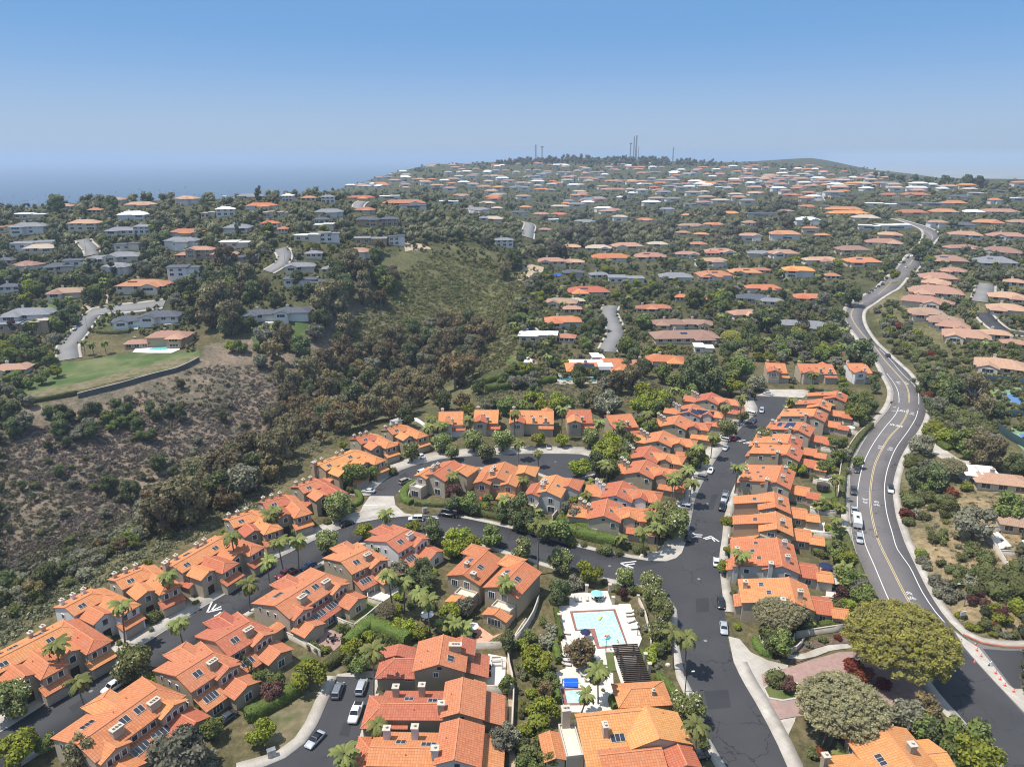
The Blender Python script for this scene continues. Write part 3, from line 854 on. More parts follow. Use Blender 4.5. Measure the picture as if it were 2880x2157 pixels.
# chevron road markings at the speed humps
def chevrons(c, quads):
    for a, b, d in quads:
        A_, B_, D_ = [G(c, *s_)[:2] for s_ in (a, b, d)]
        mb = MB()
        for p0, p1 in ((A_, B_), (B_, D_)):
            for sh in [bar(p0, p1, .42)]:
                mb.add([(v[0], v[1], .062) for v in sh], [(0, 1, 2, 3)])
        tag(mb.build('chevron_road_marking', M['line_white']), kind='structure')
chevrons('C', [((765, 390), (668, 402), (735, 438)), ((757, 405), (700, 412), (748, 432)), ((1108, 215), (1130, 226), (1172, 228)), ((1108, 246), (1130, 238), (1168, 240)), ((1178, 250), (1225, 236), (1275, 270)), ((1190, 256), (1228, 246), (1248, 268)), ((690, 440), (655, 452), (640, 470))])
chevrons('A', [((1305, 640), (1275, 705), (1365, 683)), ((1330, 655), (1300, 695), (1362, 668))])
chevrons('A', [((1360, 702), (1340, 718), (1318, 728))])
chevrons('K', [((460, 795), (490, 780), (530, 770)), ((490, 795), (520, 785), (565, 775)), ((540, 815), (635, 792), (668, 835)), ((575, 820), (628, 808), (640, 838))])
chevrons('E', [((1592, 1520), (1640, 1500), (1690, 1502)), ((1625, 1528), (1660, 1512), (1700, 1515))])
# patches and covers in the asphalt
for c, pts in [('C', ((1130, 620), (1210, 615), (1215, 700), (1135, 705))), ('C', ((1180, 1190), (1330, 1180), (1350, 1290), (1210, 1300))), ('G', ((1000, 1300), (1060, 1290), (1010, 1440), (950, 1440))), ('B', ((540, 1380), (590, 1385), (570, 1470), (510, 1460))), ('A', ((420, 1290), (520, 1230), (560, 1280), (460, 1340))), ('E', ((1330, 1130), (1390, 1090), (1430, 1120), (1370, 1160))), ('C', ((300, 330), (420, 360), (400, 420), (270, 390)))]:
    sheet('asphalt_patch', Gmix(q(c, *pts)), .050, M['asphalt_patch'], skirt=0)
for c, x, y in [('C', 1150, 500), ('C', 1190, 880), ('G', 960, 1380), ('G', 1180, 1000), ('A', 560, 1190), ('B', 1250, 170), ('C', 600, 420), ('F', 1200, 990), ('J', 330, 1100), ('J', 600, 620), ('D', 690, 300)]:
    P = G(c, x, y); b = MB(); b.lathe([(.42, 0), (.42, .02)], 12, (P[0], P[1], .062)); tag(b.build('manhole_cover', M['metal']), kind='structure')
# lawns, beds and patios of the community
sheet('lawn', Gmix(q('B', (690, 600), (770, 680), (620, 790), (560, 760), (640, 700), (640, 620))), .06, M['lawn'], skirt=0)
sheet('lawn', Gmix(q('B', (290, 960), (420, 1010), (380, 1050), (280, 1010))), .06, M['lawn'], skirt=0)
sheet('dry_lawn', Gmix(q('B', (420, 1120), (425, 1180), (360, 1330), (290, 1440), (160, 1560), (60, 1560), (60, 1360), (300, 1210), (380, 1120))), .06, M['lawn_dry'], skirt=0)
sheet('dry_lawn', Gmix(q('B', (430, 1080), (520, 1030), (560, 1060), (500, 1090), (440, 1118))), .06, M['lawn_dry'], skirt=0)
sheet('patio', Gmix(q('B', (420, 800), (580, 850), (460, 960), (380, 900))), .08, M['paver'])
sheet('patio', Gmix(q('B', (690, 570), (860, 520), (900, 560), (780, 640), (700, 625))), .08, M['deck'])
sheet('patio', Gmix(q('B', (1280, 760), (1360, 780), (1460, 850), (1520, 830), (1420, 890), (1330, 900))), .08, M['terracotta'])
sheet('patio', Gmix(q('B', (1430, 960), (1540, 980), (1530, 1180), (1390, 1180))), .08, M['deck'])
sheet('patio', Gmix(q('B', (1448, 1270), (1550, 1290), (1540, 1440), (1440, 1450))), .08, M['terracotta'])
sheet('patio', Gmix(q('B', (1420, 1560), (1500, 1560), (1520, 1657), (1420, 1657))), .08, M['deck'])
for pts in [((1010, 350), (1040, 330), (1180, 345), (1180, 420), (1010, 450)), ]:
    sheet('lawn', Gmix(q('K', (1400, 1330), (1600, 1330), (1610, 1460), (1390, 1450))), .06, M['lawn'], skirt=0)
sheet('patio', Gmix(q('H', (1045, 105), (1200, 110), (1200, 180), (1020, 165))), .08, M['deck'])
sheet('patio', Gmix(q('H', (980, 385), (1180, 385), (1200, 470), (990, 430))), .08, M['deck'])
sheet('patio', Gmix(q('H', (965, 600), (1125, 560), (1125, 670), (900, 630))), .08, M['deck'])
sheet('lawn', Gmix(q('H', (1000, 740), (1180, 730), (1170, 830), (1010, 840))), .06, M['lawn'], skirt=0)
sheet('patio', Gmix(q('H', (1080, 970), (1180, 990), (1170, 1050), (1080, 1050))), .08, M['terracotta'])
sheet('patio', Gmix(q('H', (1140, 1190), (1230, 1200), (1220, 1300), (1130, 1290))), .08, M['deck'])
sheet('garden_path', Gmix(q('B', (1576, 900), (1560, 960), (1576, 1180), (1590, 1400), (1600, 1657), (1560, 1657), (1556, 1300), (1540, 1000), (1560, 900))), .05, M['dirt'])
# estate lawn across the canyon
sheet('estate_lawn', Gmix(q('P', (80, 758), (290, 625), (370, 560), (560, 550), (760, 520), (940, 492), (1060, 490), (1240, 492), (1430, 470), (1435, 520), (1300, 585), (1060, 650), (850, 690), (560, 765), (280, 812), (130, 800))), .10, M['estate_lawn'], drape=5.0)
sheet('dry_verge', Gmix(q('P', (100, 795), (400, 745), (800, 650), (1200, 545), (1390, 520), (1420, 528), (1300, 585), (1060, 650), (850, 690), (560, 765), (280, 812))), .16, M['lawn_dry'], drape=5.0)
sheet('estate_lawn', Gmix(q('Q', (165, 1420), (600, 1400), (610, 1470), (520, 1560), (330, 1600), (190, 1600), (150, 1500))), .15, M['estate_lawn'], drape=5.0)
sheet('lawn', Gmix(q('P', (680, 200), (860, 190), (800, 290), (680, 320))), .15, M['lawn'], drape=5.0)
sheet('lawn', Gmix(q('O', (270, 1430), (480, 1370), (640, 1390), (700, 1420), (560, 1470), (330, 1480))), .15, M['lawn'], drape=5.0)
sheet('lawn', Gmix(q('T', (440, 720), (560, 705), (680, 720), (640, 790), (470, 770))), .15, M['lawn'], drape=5.0)
sheet('lawn', Gmix(q('T', (280, 770), (400, 730), (450, 780), (520, 850), (390, 830))), .15, M['lawn'], drape=5.0)
sheet('lawn', Gmix(q('Q', (1020, 675), (1200, 670), (1200, 710), (1030, 720))), .2, M['lawn'], drape=6.0)
sheet('bare_ground', Gmix(q('Q', (1340, 765), (1440, 780), (1560, 830), (1350, 850))), .2, M['dirt'], drape=6.0)
sheet('dirt_track', Gmix(q('Rr', (470, 1200), (600, 1120), (740, 1150), (640, 1220), (540, 1270), (490, 1310))), .2, M['dirt'], drape=6.0)
# streets across the canyon and beyond
def far_street(name, c, pts, w, mat, off=.25):
    P = Gs(c, pts)
    ribbon(name, P, -w/2, w/2, off, M[mat], step=5.0)
    ribbon('pavement', P, -w/2 - 1.6, -w/2, off + .1, M['concrete'], step=5.0)
    ribbon('pavement', P, w/2, w/2 + 1.6, off + .1, M['concrete'], step=5.0)
far_street('estate_street', 'P', [(495, 540), (490, 440), (560, 360), (620, 270), (680, 200), (800, 180), (1000, 165), (1180, 140)], 10, 'asphalt_grey')
far_street('cul_de_sac', 'T', [(1250, 740), (1290, 660), (1330, 560), (1300, 480), (1270, 400), (1290, 340)], 10, 'asphalt_grey')
far_street('hillside_street', 'Q', [(290, 1010), (390, 950), (420, 880), (385, 830)], 9, 'asphalt_grey')
far_street('hillside_street', 'Q', [(985, 520), (995, 490), (1030, 465)], 9, 'asphalt_grey')
far_street('hillside_street', 'O', [(800, 980), (790, 930), (740, 880), (720, 845)], 9, 'asphalt_grey')
far_street('hillside_street', 'Rr', [(565, 890), (575, 830), (585, 780), (545, 755)], 11, 'asphalt_grey')
far_street('hillside_street', 'S', [(830, 450), (815, 420), (820, 390)], 14, 'asphalt_grey')
far_street('hillside_street', 'Rr', [(110, 690), (95, 650), (70, 610)], 9, 'asphalt_grey')
far_street('right_court', 'I', [(1390, 830), (1420, 740), (1430, 660)], 11, 'asphalt_grey')
far_street('right_court', 'I', [(1400, 930), (1480, 1020), (1600, 1100), (1790, 1130)], 9, 'asphalt')
sheet('estate_drive', Gs('O', [(700, 1440), (800, 1340), (800, 1440), (760, 1450)]), .3, M['dirt'], drape=6.0)
sheet('estate_drive', Gs('O', [(880, 1430), (900, 1300), (940, 1300), (930, 1400), (950, 1440)]), .3, M['dirt'], drape=6.0)
sheet('driveway', Gmix(q('J', (905, 575), (1000, 640), (1090, 740), (1200, 810), (1420, 830), (1430, 910), (1230, 920), (1190, 830), (1030, 800), (930, 745), (960, 660))), .12, M['concrete'], drape=4.0)
# ================================================================ TOWNHOUSES
LANDMARKS = []          # (phrase, x, y) used later to describe trees and cars

class House:
    def __init__(s, name, label, group, o, ang, wall='taupe', roof='tile_orange', vsign=1, cat='house'):
        s.o = np.array([o[0], o[1], float(H(o[0], o[1]))]); s.ang = ang; s.vs = vsign
        s.e = empty(name, s.o, ang, label, cat, group)
        s.wall = M[wall]; s.roof = M[roof]; s.wallname = wall
    def P(s, u, v, z): return (u, v * s.vs, z)
    def fix(s, faces):            # mirrored frames need reversed faces
        return [tuple(reversed(f)) for f in faces] if s.vs < 0 else faces
    def put(s, nm, mb, mat, parent=None):
        me = mb.mesh(nm, mat)
        bm = bmesh.new(); bm.from_mesh(me); bmesh.ops.recalc_face_normals(bm, faces=bm.faces[:]); bm.to_mesh(me); bm.free()
        return link(nm, me, parent or s.e)
    def block(s, u0, u1, v0, v1, zr, axis='u', r=None, pitch=.34, p2=None, hip=(0, 0), ov=.45, ovg=.3, z0=-1.2, walls=True, roof=None, wall=None, cap=True, th=.17):
        if axis == 'u': a0, a1, c0, c1 = u0, u1, v0, v1; Q = lambda a, c, z: s.P(a, c, z)
        else: a0, a1, c0, c1 = v0, v1, u0, u1; Q = lambda a, c, z: s.P(c, a, z)
        if r is None: r = .5 * (c0 + c1)
        p2 = pitch if p2 is None else p2
        A0, A1 = a0 - ovg, a1 + ovg
        ze0 = zr - pitch * (r - c0); ze1 = zr - p2 * (c1 - r)
        C0 = c0 - (ov if r - c0 > .05 else .08); C1 = c1 + (ov if c1 - r > .05 else .08)
        Z0 = zr - pitch * (r - C0); Z1 = zr - p2 * (C1 - r)
        if r - c0 <= .05: Z0 = zr + .02
        if c1 - r <= .05: Z1 = zr + .02
        h0 = hip[0] * (c1 - c0) / 2 + (0 if not hip[0] else ov); h1 = hip[1] * (c1 - c0) / 2 + (0 if not hip[1] else ov)
        if hip[0]: A0 = a0 - ov
        if hip[1]: A1 = a1 + ov
        top = [Q(A0 + h0, r, zr), Q(A1 - h1, r, zr), Q(A0, C0, Z0), Q(A1, C0, Z0), Q(A0, C1, Z1), Q(A1, C1, Z1)]
        bot = [(x, y, z - th) for x, y, z in top]
        mb = MB()
        vs = top + bot
        L0, L1 = math.hypot(r - C0, zr - Z0), math.hypot(C1 - r, zr - Z1)
        fs, uv = [], []
        def quad(f, uvs): fs.append(f); uv.append(uvs)
        quad((0, 2, 3, 1), [(A0 + h0, 0), (A0, L0), (A1, L0), (A1 - h1, 0)])
        quad((0, 1, 5, 4), [(A0 + h0, 0), (A1 - h1, 0), (A1, L1), (A0, L1)])
        z2 = [(0, 0)]
        if hip[0]: quad((0, 4, 2), [(r, 0), (C1, h0), (C0, h0)])
        else: quad((0, 4, 10, 6), z2 * 4); quad((0, 6, 8, 2), z2 * 4)
        if hip[1]: quad((1, 3, 5), [(r, 0), (C0, h1), (C1, h1)])
        else: quad((1, 7, 11, 5), z2 * 4); quad((1, 3, 9, 7), z2 * 4)
        quad((2, 8, 9, 3), z2 * 4); quad((4, 5, 11, 10), z2 * 4)
        if hip[0]: quad((2, 4, 10, 8), z2 * 4)
        if hip[1]: quad((3, 9, 11, 5), z2 * 4)
        quad((6, 7, 9, 8), z2 * 4); quad((6, 10, 11, 7), z2 * 4)
        if hip[0]: quad((6, 8, 10), z2 * 3)
        if hip[1]: quad((7, 11, 9), z2 * 3)
        mb.add(vs, fs, uv)
        ro = s.put('roof', mb, M[roof] if roof else s.roof)
        if cap and zr - min(Z0, Z1) > .3:
            cb = MB(); cb.tube([Q(A0 + h0 + .05, r, zr + .03), Q(A1 - h1 - .05, r, zr + .03)], .13, 6)
            s.put('ridge_cap', cb, M['ridge'], ro)
            if hip[0] or hip[1]:
                for hh, f0, ends in ((hip[0], Q(A0 + h0, r, zr + .03), (2, 4)), (hip[1], Q(A1 - h1, r, zr + .03), (3, 5))):
                    if hh:
                        for k in ends:
                            cb = MB(); x = top[k]; cb.tube([f0, (x[0], x[1], x[2] + .03)], .11, 5)
                            s.put('hip_cap', cb, M['ridge'], ro)
        if walls:
            w = MB()
            zt0, zt1, ztr = ze0 - th + .02, ze1 - th + .02, zr - th
            def prof(a, hp):
                if hp: return [Q(a, c0, z0), Q(a, c1, z0), Q(a, c1, zt1), Q(a, r, min(zt0, zt1)), Q(a, c0, zt0)]
                return [Q(a, c0, z0), Q(a, c1, z0), Q(a, c1, zt1), Q(a, r, ztr), Q(a, c0, zt0)]
            vs = prof(a0, hip[0]) + prof(a1, hip[1])
            w.add(vs, [(0, 1, 2, 3, 4), (9, 8, 7, 6, 5), (0, 5, 6, 1), (1, 6, 7, 2), (2, 7, 8, 3), (3, 8, 9, 4), (4, 9, 5, 0)])
            s.put('wall', w, M[wall] if wall else s.wall)
        return dict(axis=axis, r=r, zr=zr, p=(pitch, p2), Q=Q, a=(a0, a1), c=(c0, c1))
    def flatroof(s, u0, u1, v0, v1, z, parapet=.5, z0=-1.2, floor='cream'):
        w = MB()
        w.box(*s.P(u0, v0, z0)[:2], z0, *s.P(u1, v1, z)[:2], z)
        s.put('wall', w, s.wall)
        f = MB(); f.box(*s.P(u0 + .25, v0 + .25, 0)[:2], z, *s.P(u1 - .25, v1 - .25, 0)[:2], z + .06)
        s.put('balcony_floor', f, M[floor])
        p = MB()
        for a, b, c, d in ((u0, v0, u1, v0 + .22), (u0, v1 - .22, u1, v1), (u0, v0 + .22, u0 + .22, v1 - .22), (u1 - .22, v0 + .22, u1, v1 - .22)):
            p.box(*s.P(a, b, 0)[:2], z + .001, *s.P(c, d, 0)[:2], z + parapet)
        s.put('parapet', p, M['trim'])
    def window(s, face, pos, along, z, w, h, n=None, frame='white_paint'):
        n = n or max(1, int(round(w / .9)))
        sg = 1 if face[1] == '+' else -1
        fr, pn = MB(), MB()
        if face[0] == 'v':
            X, Y, c = (1, 0, 0), (0, sg * s.vs, 0), lambda a, d, zz: s.P(a, pos + sg * d, zz)
        else:
            X, Y, c = (0, s.vs, 0), (sg, 0, 0), lambda a, d, zz: s.P(pos + sg * d, a, zz)
        fr.obox(c(along, .03, z), X, Y, (0, 0, 1), w / 2 + .11, .06, h / 2 + .11)
        f = s.put('window', fr, M[frame])
        pw = w / n
        for k in range(n):
            pn.obox(c(along + (k - (n - 1) / 2) * pw, .08, z), X, Y, (0, 0, 1), pw / 2 - .05, .035, h / 2)
        s.put('pane', pn, M['glass'], f)
    def slab(s, nm, face, pos, along, z0, w, h, mat):
        sg = 1 if face[1] == '+' else -1
        b = MB()
        if face[0] == 'v': b.obox(s.P(along, pos + sg * .03, z0 + h / 2), (1, 0, 0), (0, 1, 0), (0, 0, 1), w / 2, .06, h / 2)
        else: b.obox(s.P(pos + sg * .03, along, z0 + h / 2), (0, 1, 0), (1, 0, 0), (0, 0, 1), w / 2, .06, h / 2)
        return s.put(nm, b, M[mat])
    def chimney(s, u, v, z0, z1, su=1.0, sv=1.0, pots=1, wall=None):
        b = MB(); b.box(*s.P(u - su/2, v - sv/2, 0)[:2], z0, *s.P(u + su/2, v + sv/2, 0)[:2], z1)
        c = s.put('chimney', b, M[wall] if wall else s.wall)
        k = MB(); k.box(*s.P(u - su/2 - .13, v - sv/2 - .13, 0)[:2], z1 + .001, *s.P(u + su/2 + .13, v + sv/2 + .13, 0)[:2], z1 + .22)
        s.put('chimney_cap', k, M['trim'], c)
        p = MB()
        for i in range(pots):
            d = (i - (pots - 1) / 2) * .6
            uu, vv = (u + d, v) if su >= sv else (u, v + d)
            p.lathe([(.2, 0), (.2, .32), (.26, .34), (.26, .42)], 8, s.P(uu, vv, z1 + .221))
        s.put('chimney_pot', p, M['trim'], c)
    def slope(s, b, side, along, dist):
        sg = -1 if side == 0 else 1
        p = b['p'][side]
        o = Vector(b['Q'](along, b['r'] + sg * dist, b['zr'] - p * dist))
        x = (Vector(b['Q'](along + 1, 0, 0)) - Vector(b['Q'](along, 0, 0))).normalized()
        y = (Vector(b['Q'](along, b['r'] + sg * (dist + 1), b['zr'] - p * (dist + 1))) - o).normalized()
        n = x.cross(y)
        if n.z < 0: n = -n
        return o, x, y, n
    def skylight(s, b, side, along, dist, n=2, w=.85, h=1.5, vertical=False):
        o, x, y, nn = s.slope(b, side, along, dist)
        f, g = MB(), MB()
        f.obox(o + nn * .05, x, y, nn, n * w / 2 + .05, h / 2 + .06, .09)
        for k in range(n):
            g.obox(o + nn * .13 + x * ((k - (n - 1) / 2) * w), x, y, nn, w / 2 - .045, h / 2 - .02, .03)
        fo = s.put('skylight', f, M['trim'])
        s.put('pane', g, M['sky_glass'], fo)
    def solar(s, b, side, along, dist, nx, ny):
        o, x, y, nn = s.slope(b, side, along, dist)
        f = MB()
        for i in range(nx):
            for j in range(ny):
                f.obox(o + nn * .12 + x * ((i - (nx-1)/2) * 1.04) + y * ((j - (ny-1)/2) * 1.7), x, y, nn, .5, .82, .03)
        s.put('solar_panel', f, M['solar'])
    def vent(s, b, side, along, dist):
        o, x, y, nn = s.slope(b, side, along, dist)
        f = MB(); f.tube([o - Vector((0, 0, .1)), o + Vector((0, 0, .5))], .09, 6)
        s.put('roof_vent', f, M['ridge'])

def ridge(c, x1, y1, x2, y2, z, vert=False):
    a = flat(c, x1, y1, z)[:2]; b = flat(c, x2, y2, z)[:2]
    d = b - a; L = float(np.hypot(*d)); ang = math.atan2(d[1], d[0])
    n = np.array([-d[1], d[0]]) / L
    vs = 1
    if vert: vs = 1 if n[0] > 0 else -1
    else: vs = 1 if n[1] < 0 else -1
    return .5 * (a + b), ang, L, vs

def mk(name, label, group, rg, wall, roof, vert=False, ang=None, L=None):
    o, a, l, vs = ridge(*rg, vert=vert)
    h = House(name, label, group, o, a if ang is None else ang, wall, roof, vs)
    h.L = L or l
    LANDMARKS.append((label, o[0], o[1]))
    return h
# ---- plan 1: canyon row, faces the street with a garage
def plan1(h, dup=False, chim=3, skys=True, arch=True):
    units = [0] if not dup else [-4.6, 4.6]
    W_ = 4.2 if not dup else 8.6
    m = h.block(-W_, W_ + .3, -5.2, 3, 7.6, 'u', r=0, pitch=.34, hip=(0, .6))
    for k, u0 in enumerate(units):
        h.block(u0 - 3.3, u0 + 1.7, 1.2, 9, 6.75, 'v', pitch=.40)
        f = h.block(u0 + 1.1, u0 + 6.0, -2.5, 11.6, 6.9, 'v', pitch=.36, hip=(0, .75))
        h.block(u0 + .5, u0 + 5.8, 11.3, 13.3, 3.7, 'u', r=11.3, pitch=.34)
        h.block(u0 - 4.6, u0 - 3.3, 2.0, 5.6, 3.6, 'v', r=u0 - 3.3, pitch=.34, cap=False)
        h.slab('garage_door', 'v+', 13.3, u0 + 3.2, .1, 4.4, 2.2, 'garage')
        h.window('v+', 9, u0 - .9, 4.6, 1.3, 1.5, 1)
        h.slab('entry_arch', 'v+', 9, u0 - .9, .1, 1.8, 2.4, 'dark_wood')
        for w_ in (2.4, 4.6): h.window('v+', 11.6, u0 + w_, 4.6, 1.0, 1.35, 1)
        h.window('u-', u0 - 3.3, 4.5, 4.6, .8, 1.0, 1)
        h.window('u+', u0 + 6.0, 4.5, 4.4, 1.0, 1.2, 1)
        if skys: h.skylight(m, 1, u0 - 1.6, 1.9, 2, .8, 1.2)
        h.vent(f, 0, 5.5, 1.3); h.vent(m, 0, u0 + 1, 2.5)
        for q_ in range(chim if not dup else 2):
            h.chimney(u0 - 3.2 + q_ * 2.6, -3.4, 4.0, 7.7, .85, .8, 1)
    h.window('u-', -W_, -2, 4.4, 1.0, 1.1, 1)
    if dup:
        h.chimney(-W_ - .55, -2.5, -1, 8.0, 1.0, 1.3, 1)
        h.skylight(m, 0, -2.5, 2.6, 2, .9, 1.3); h.skylight(m, 0, 2.5, 2.6, 2, .9, 1.3)
# ---- plan 2: inner row, garden side towards the lower right
def plan2(h, dup=False, low=True):
    W_ = 9.0 if dup else 5.3
    m = h.block(-W_, W_, -8.6, 4.4, 7.7, 'u', r=0, pitch=.30, p2=.36, hip=(0, .35))
    h.block(-1.9 if dup else -1.6, 3.2, -10.4, -1, 6.7, 'v', pitch=.36, hip=(.9, 0))
    ends = [-5.9, 6.1] if dup else [2.6]
    for g_ in ends:
        f = h.block(g_ - 2.6, g_ + 2.6, 1.2, 5.6, 6.75, 'v', pitch=.36)
        for d in (-1.4, 0, 1.4): h.window('v+', 5.6, g_ + d, 4.6, .95, 1.25, 1)
    for d in ([-1.6, .4, 2.2] if dup else [-3.6, -2.0]): h.window('v+', 4.4, d, 4.7, 1.1, 1.1, 1)
    s_ = h.block(-W_ + (5.6 if dup else .4), W_ - 5.0, 4.3, 8.0, 4.05, 'u', r=4.3, pitch=.36)
    h.block(W_ - 5.2, W_ + .6, 5.4, 10.6, 4.3, 'v', pitch=.36)
    h.window('v+', 10.6, W_ - 2.3, 1.5, 1.6, 1.6, 2)
    h.window('v+', 8.0, (-W_ + W_ + .6) / 2 if dup else -2.4, 1.35, 2.2, 1.9, 3)
    if dup:
        h.block(-W_ - .2, -W_ + 5.4, 5.4, 9.6, 4.2, 'v', pitch=.36)
        h.skylight(s_, 1, -1.9, 2.0, 4, .85, 1.7); h.skylight(s_, 1, 2.4, 2.0, 4, .85, 1.7)
        h.chimney(-3.6, 2.9, 5.6, 8.0, 2.1, 1.2, 3); h.chimney(4.0, 2.9, 5.6, 8.0, 2.1, 1.2, 3)
        h.skylight(m, 1, -1.2, 1.5, 2); h.skylight(m, 1, 1.8, 1.5, 2); h.skylight(m, 0, -4.8, 4.4, 3)
        h.block(-W_ - 3.6, -W_ - .4, 0, 2.4, 3.5, 'u', cap=False, pitch=.3)
    else:
        h.skylight(s_, 1, -2.5, 2.0, 4, .75, 1.6)
        h.chimney(1.0, 2.7, 5.6, 8.0, 2.0, 1.1, 3)
        h.skylight(m, 1, -2.2, 2.2, 2)
    h.vent(m, 0, -1, 2.2); h.vent(m, 0, 3, 4.4); h.vent(m, 0, 1, 6.0)
    for v_, z_ in ((-6, 4.3), (-3.2, 4.3), (-.5, 4.6)): h.window('u-', -W_, v_, z_, .8, .9, 1)
    h.window('u-', -W_, 2.2, 1.6, 1.0, 1.2, 1)
# ---- plan 3: deep lots between the street and the main road
def plan3(h, kind=0, wl=12.7, far=-6.2):
    L = 4.8
    m = h.block(far, L - .4, -4.4, 4.2, 7.5, 'u', r=0, pitch=.36)
    if kind == 0:
        f = h.block(-4.6, .5, -11.5, -.1, 7.46, 'u', r=-.1, pitch=.215, cap=False)
        h.block(.4, L + .9, -wl, -4.3, 4.0, 'u', r=.4, pitch=.30, cap=False)
        h.window('u+', L - .4, -1.4, 5.3, 1.9, .9, 2); h.slab('vent_slots', 'u+', L - .4, .5, 6.2, .9, .6, 'dark_wood')
        h.window('v-', -wl, 3, 1.6, 1.2, 1.2, 1)
        h.skylight(f, 0, -1.6, 5.6, 3, .6, 1.2)
    else:
        f = h.block(far + .2, L - 1.0, -wl, -.1, 7.46, 'u', r=-.1, pitch=.185, cap=False, hip=(0, 0))
        h.block(-2.2, 2.6, -wl - 1.3, -wl - .1, 3.7, 'u', r=-wl - .1, pitch=.34, cap=False)
        h.window('u+', L - 1.0, -8.5, 4.2, 1.3, 1.2, 1); h.window('u+', L - .4, 1.5, 4.6, 1.2, 1.4, 1)
        h.chimney(L - .1, -2.8, -1, 8.0, 1.3, 1.0, 1)
        h.skylight(f, 0, -3.4, 6.6, 2, .7, 1.1); h.skylight(f, 0, .2, 5.2, 2, .7, 1.1)
        h.chimney(-2.4, -wl + 1.0, 3.0, 7.2, 1.0, 1.0, 1)
    h.chimney(1.2, 1.6, 6.0, 8.6, 1.0, 1.2, 2)
    if far < -8: h.chimney(-6.5, 1.6, 6.0, 8.6, 1.0, 1.2, 2); h.skylight(f, 0, -7.5, 5.5, 2, .7, 1.1)
    h.block(-6.0, .9, 4.0, 9.8, 4.2, 'v', pitch=.32, hip=(0, 0))
    h.block(-3.2, 1.6, 9.6, 13.2, 3.7, 'v', pitch=.30)
    h.window('u+', .9, 7.4, 1.6, 1.4, 1.3, 2)
    h.window('v+', 13.2, -.8, 1.5, 1.6, 1.6, 2)
    h.slab('garage_door', 'v-', -wl if kind == 0 else -wl - 1.3, 2.6 if kind == 0 else .2, .1, 3.6, 2.1, 'garage')
    h.vent(m, 0, 2, 2.4); h.vent(m, 1, -3, 2.2)
    return m, f
# ---- plan 4: row left of the street, gable towards the camera, street on the right
def plan4(h, big=False, solar=False):
    m = h.block(-6.0, 5.0, -5.0, 4.2, 7.3, 'u', r=-.5, pitch=.34)
    f = h.block(-5.0, 2.6, .5, 12.4, 6.9, 'v', pitch=.30, hip=(0, .5))
    h.block(-2.2, 5.4, 6.5, 14.6, 3.9, 'v', pitch=.28, hip=(0, .5))
    h.slab('garage_door', 'v+', 14.6, 1.6, .1, 4.6, 2.2, 'garage')
    h.block(-6.4, 1.4, -11.5, -4.6, 5.4, 'v', pitch=.30)
    gb = h.block(.2, 3.2, 5.2, 8.6, 7.0, 'u', pitch=.45)
    for k in range(3): h.chimney(-3.8 + k * 1.6, -8.6 + k * 1.5, 3.0, 7.4, .95, .95, 1)
    h.slab('vent_slots', 'u+', 5.0, -.5, 5.6, .9, .6, 'dark_wood')
    h.window('u+', 5.0, 2.3, 4.4, 1.3, 1.2, 1); h.window('u+', 2.6, 9.2, 4.6, 1.4, 1.0, 2); h.window('v+', 12.4, -1.2, 4.6, 1.6, 1.3, 2)
    h.window('u+', 5.0, -3, 1.7, 1.5, 1.6, 2)
    h.skylight(m, 1, .6, 1.8, 2, .7, 1.1); h.skylight(f, 0, 3.5, 1.6, 2, .7, 1.1)
    if solar:
        h.solar(m, 0, 2.0, 2.4, 3, 2); h.solar(m, 1, 2.5, 2.2, 4, 2); h.solar(f, 1, 5.5, 2.2, 7, 2); h.solar(f, 0, 8.5, 1.6, 3, 1)
    h.vent(m, 0, -2, 2)
# ---- plan 5: head of the cul-de-sac, garage and arched window towards the camera
def plan5(h, W_=4.6, dup=False, white=False, flip=1):
    m = h.block(-W_, W_, -5.5, 4.6, 7.6, 'u', r=-3.2, pitch=.34, p2=.34)
    gs = [-W_ + 2.78] if not dup else [-W_ + 3.2, W_ - 2.8]
    for k, g_ in enumerate(gs):
        g_ = g_ * flip
        if not (dup and k):
            f = h.block(g_ - 2.6, g_ + 2.6, 0.5, 7.2, 6.9, 'v', pitch=.38)
            h.window('v+', 7.2, g_, 4.3, 2.2, 1.5, 3); h.slab('window_ledge', 'v+', 7.2, g_, 3.25, 2.9, .22, 'trim')
            h.slab('gable_vent', 'v+', 7.2, g_, 5.75, .4, .5, 'dark_wood')
            h.slab('garage_door', 'v+', 7.2, g_, .1, 4.2, 2.2, 'garage')
            if white: h.vent(f, 0, 4, 1.0)
        else:
            h.block(g_ - 2.8, g_ + 2.8, 4.2, 6.6, 4.3, 'u', r=4.2, pitch=.3, cap=False)
            h.window('v+', 4.6, g_, 5.0, 2.4, 1.0, 4); h.slab('garage_door', 'v+', 6.6, g_, .1, 4.2, 2.2, 'garage')
    h.chimney(.9 * flip, 4.2, 1, 7.1, 1.0, 1.0, 1)
    h.chimney(-W_ + 1.2, -4.4, 5.5, 8.3, 1.0, 1.0, 1)
    if dup:
        h.chimney(W_ - 3, 4.4, 1, 7.1, 1.0, 1.0, 1)
        for k in (-3.4, 0, 3.6): h.skylight(m, 1, k, 3.6, 2, .6, .8)
        h.block(W_ - 4.6, W_ - .6, -8.5, -3, 7.2, 'v', pitch=.4)
    else:
        h.skylight(m, 1, -1 * flip, 3.4, 2, .6, .9)
    if not dup: h.block(min(.2, 2.6 * flip), max(W_ + 1.0, 0) if flip > 0 else 3.0, 4.4, 6.2, 3.6, 'u', r=4.4, pitch=.3, cap=False)
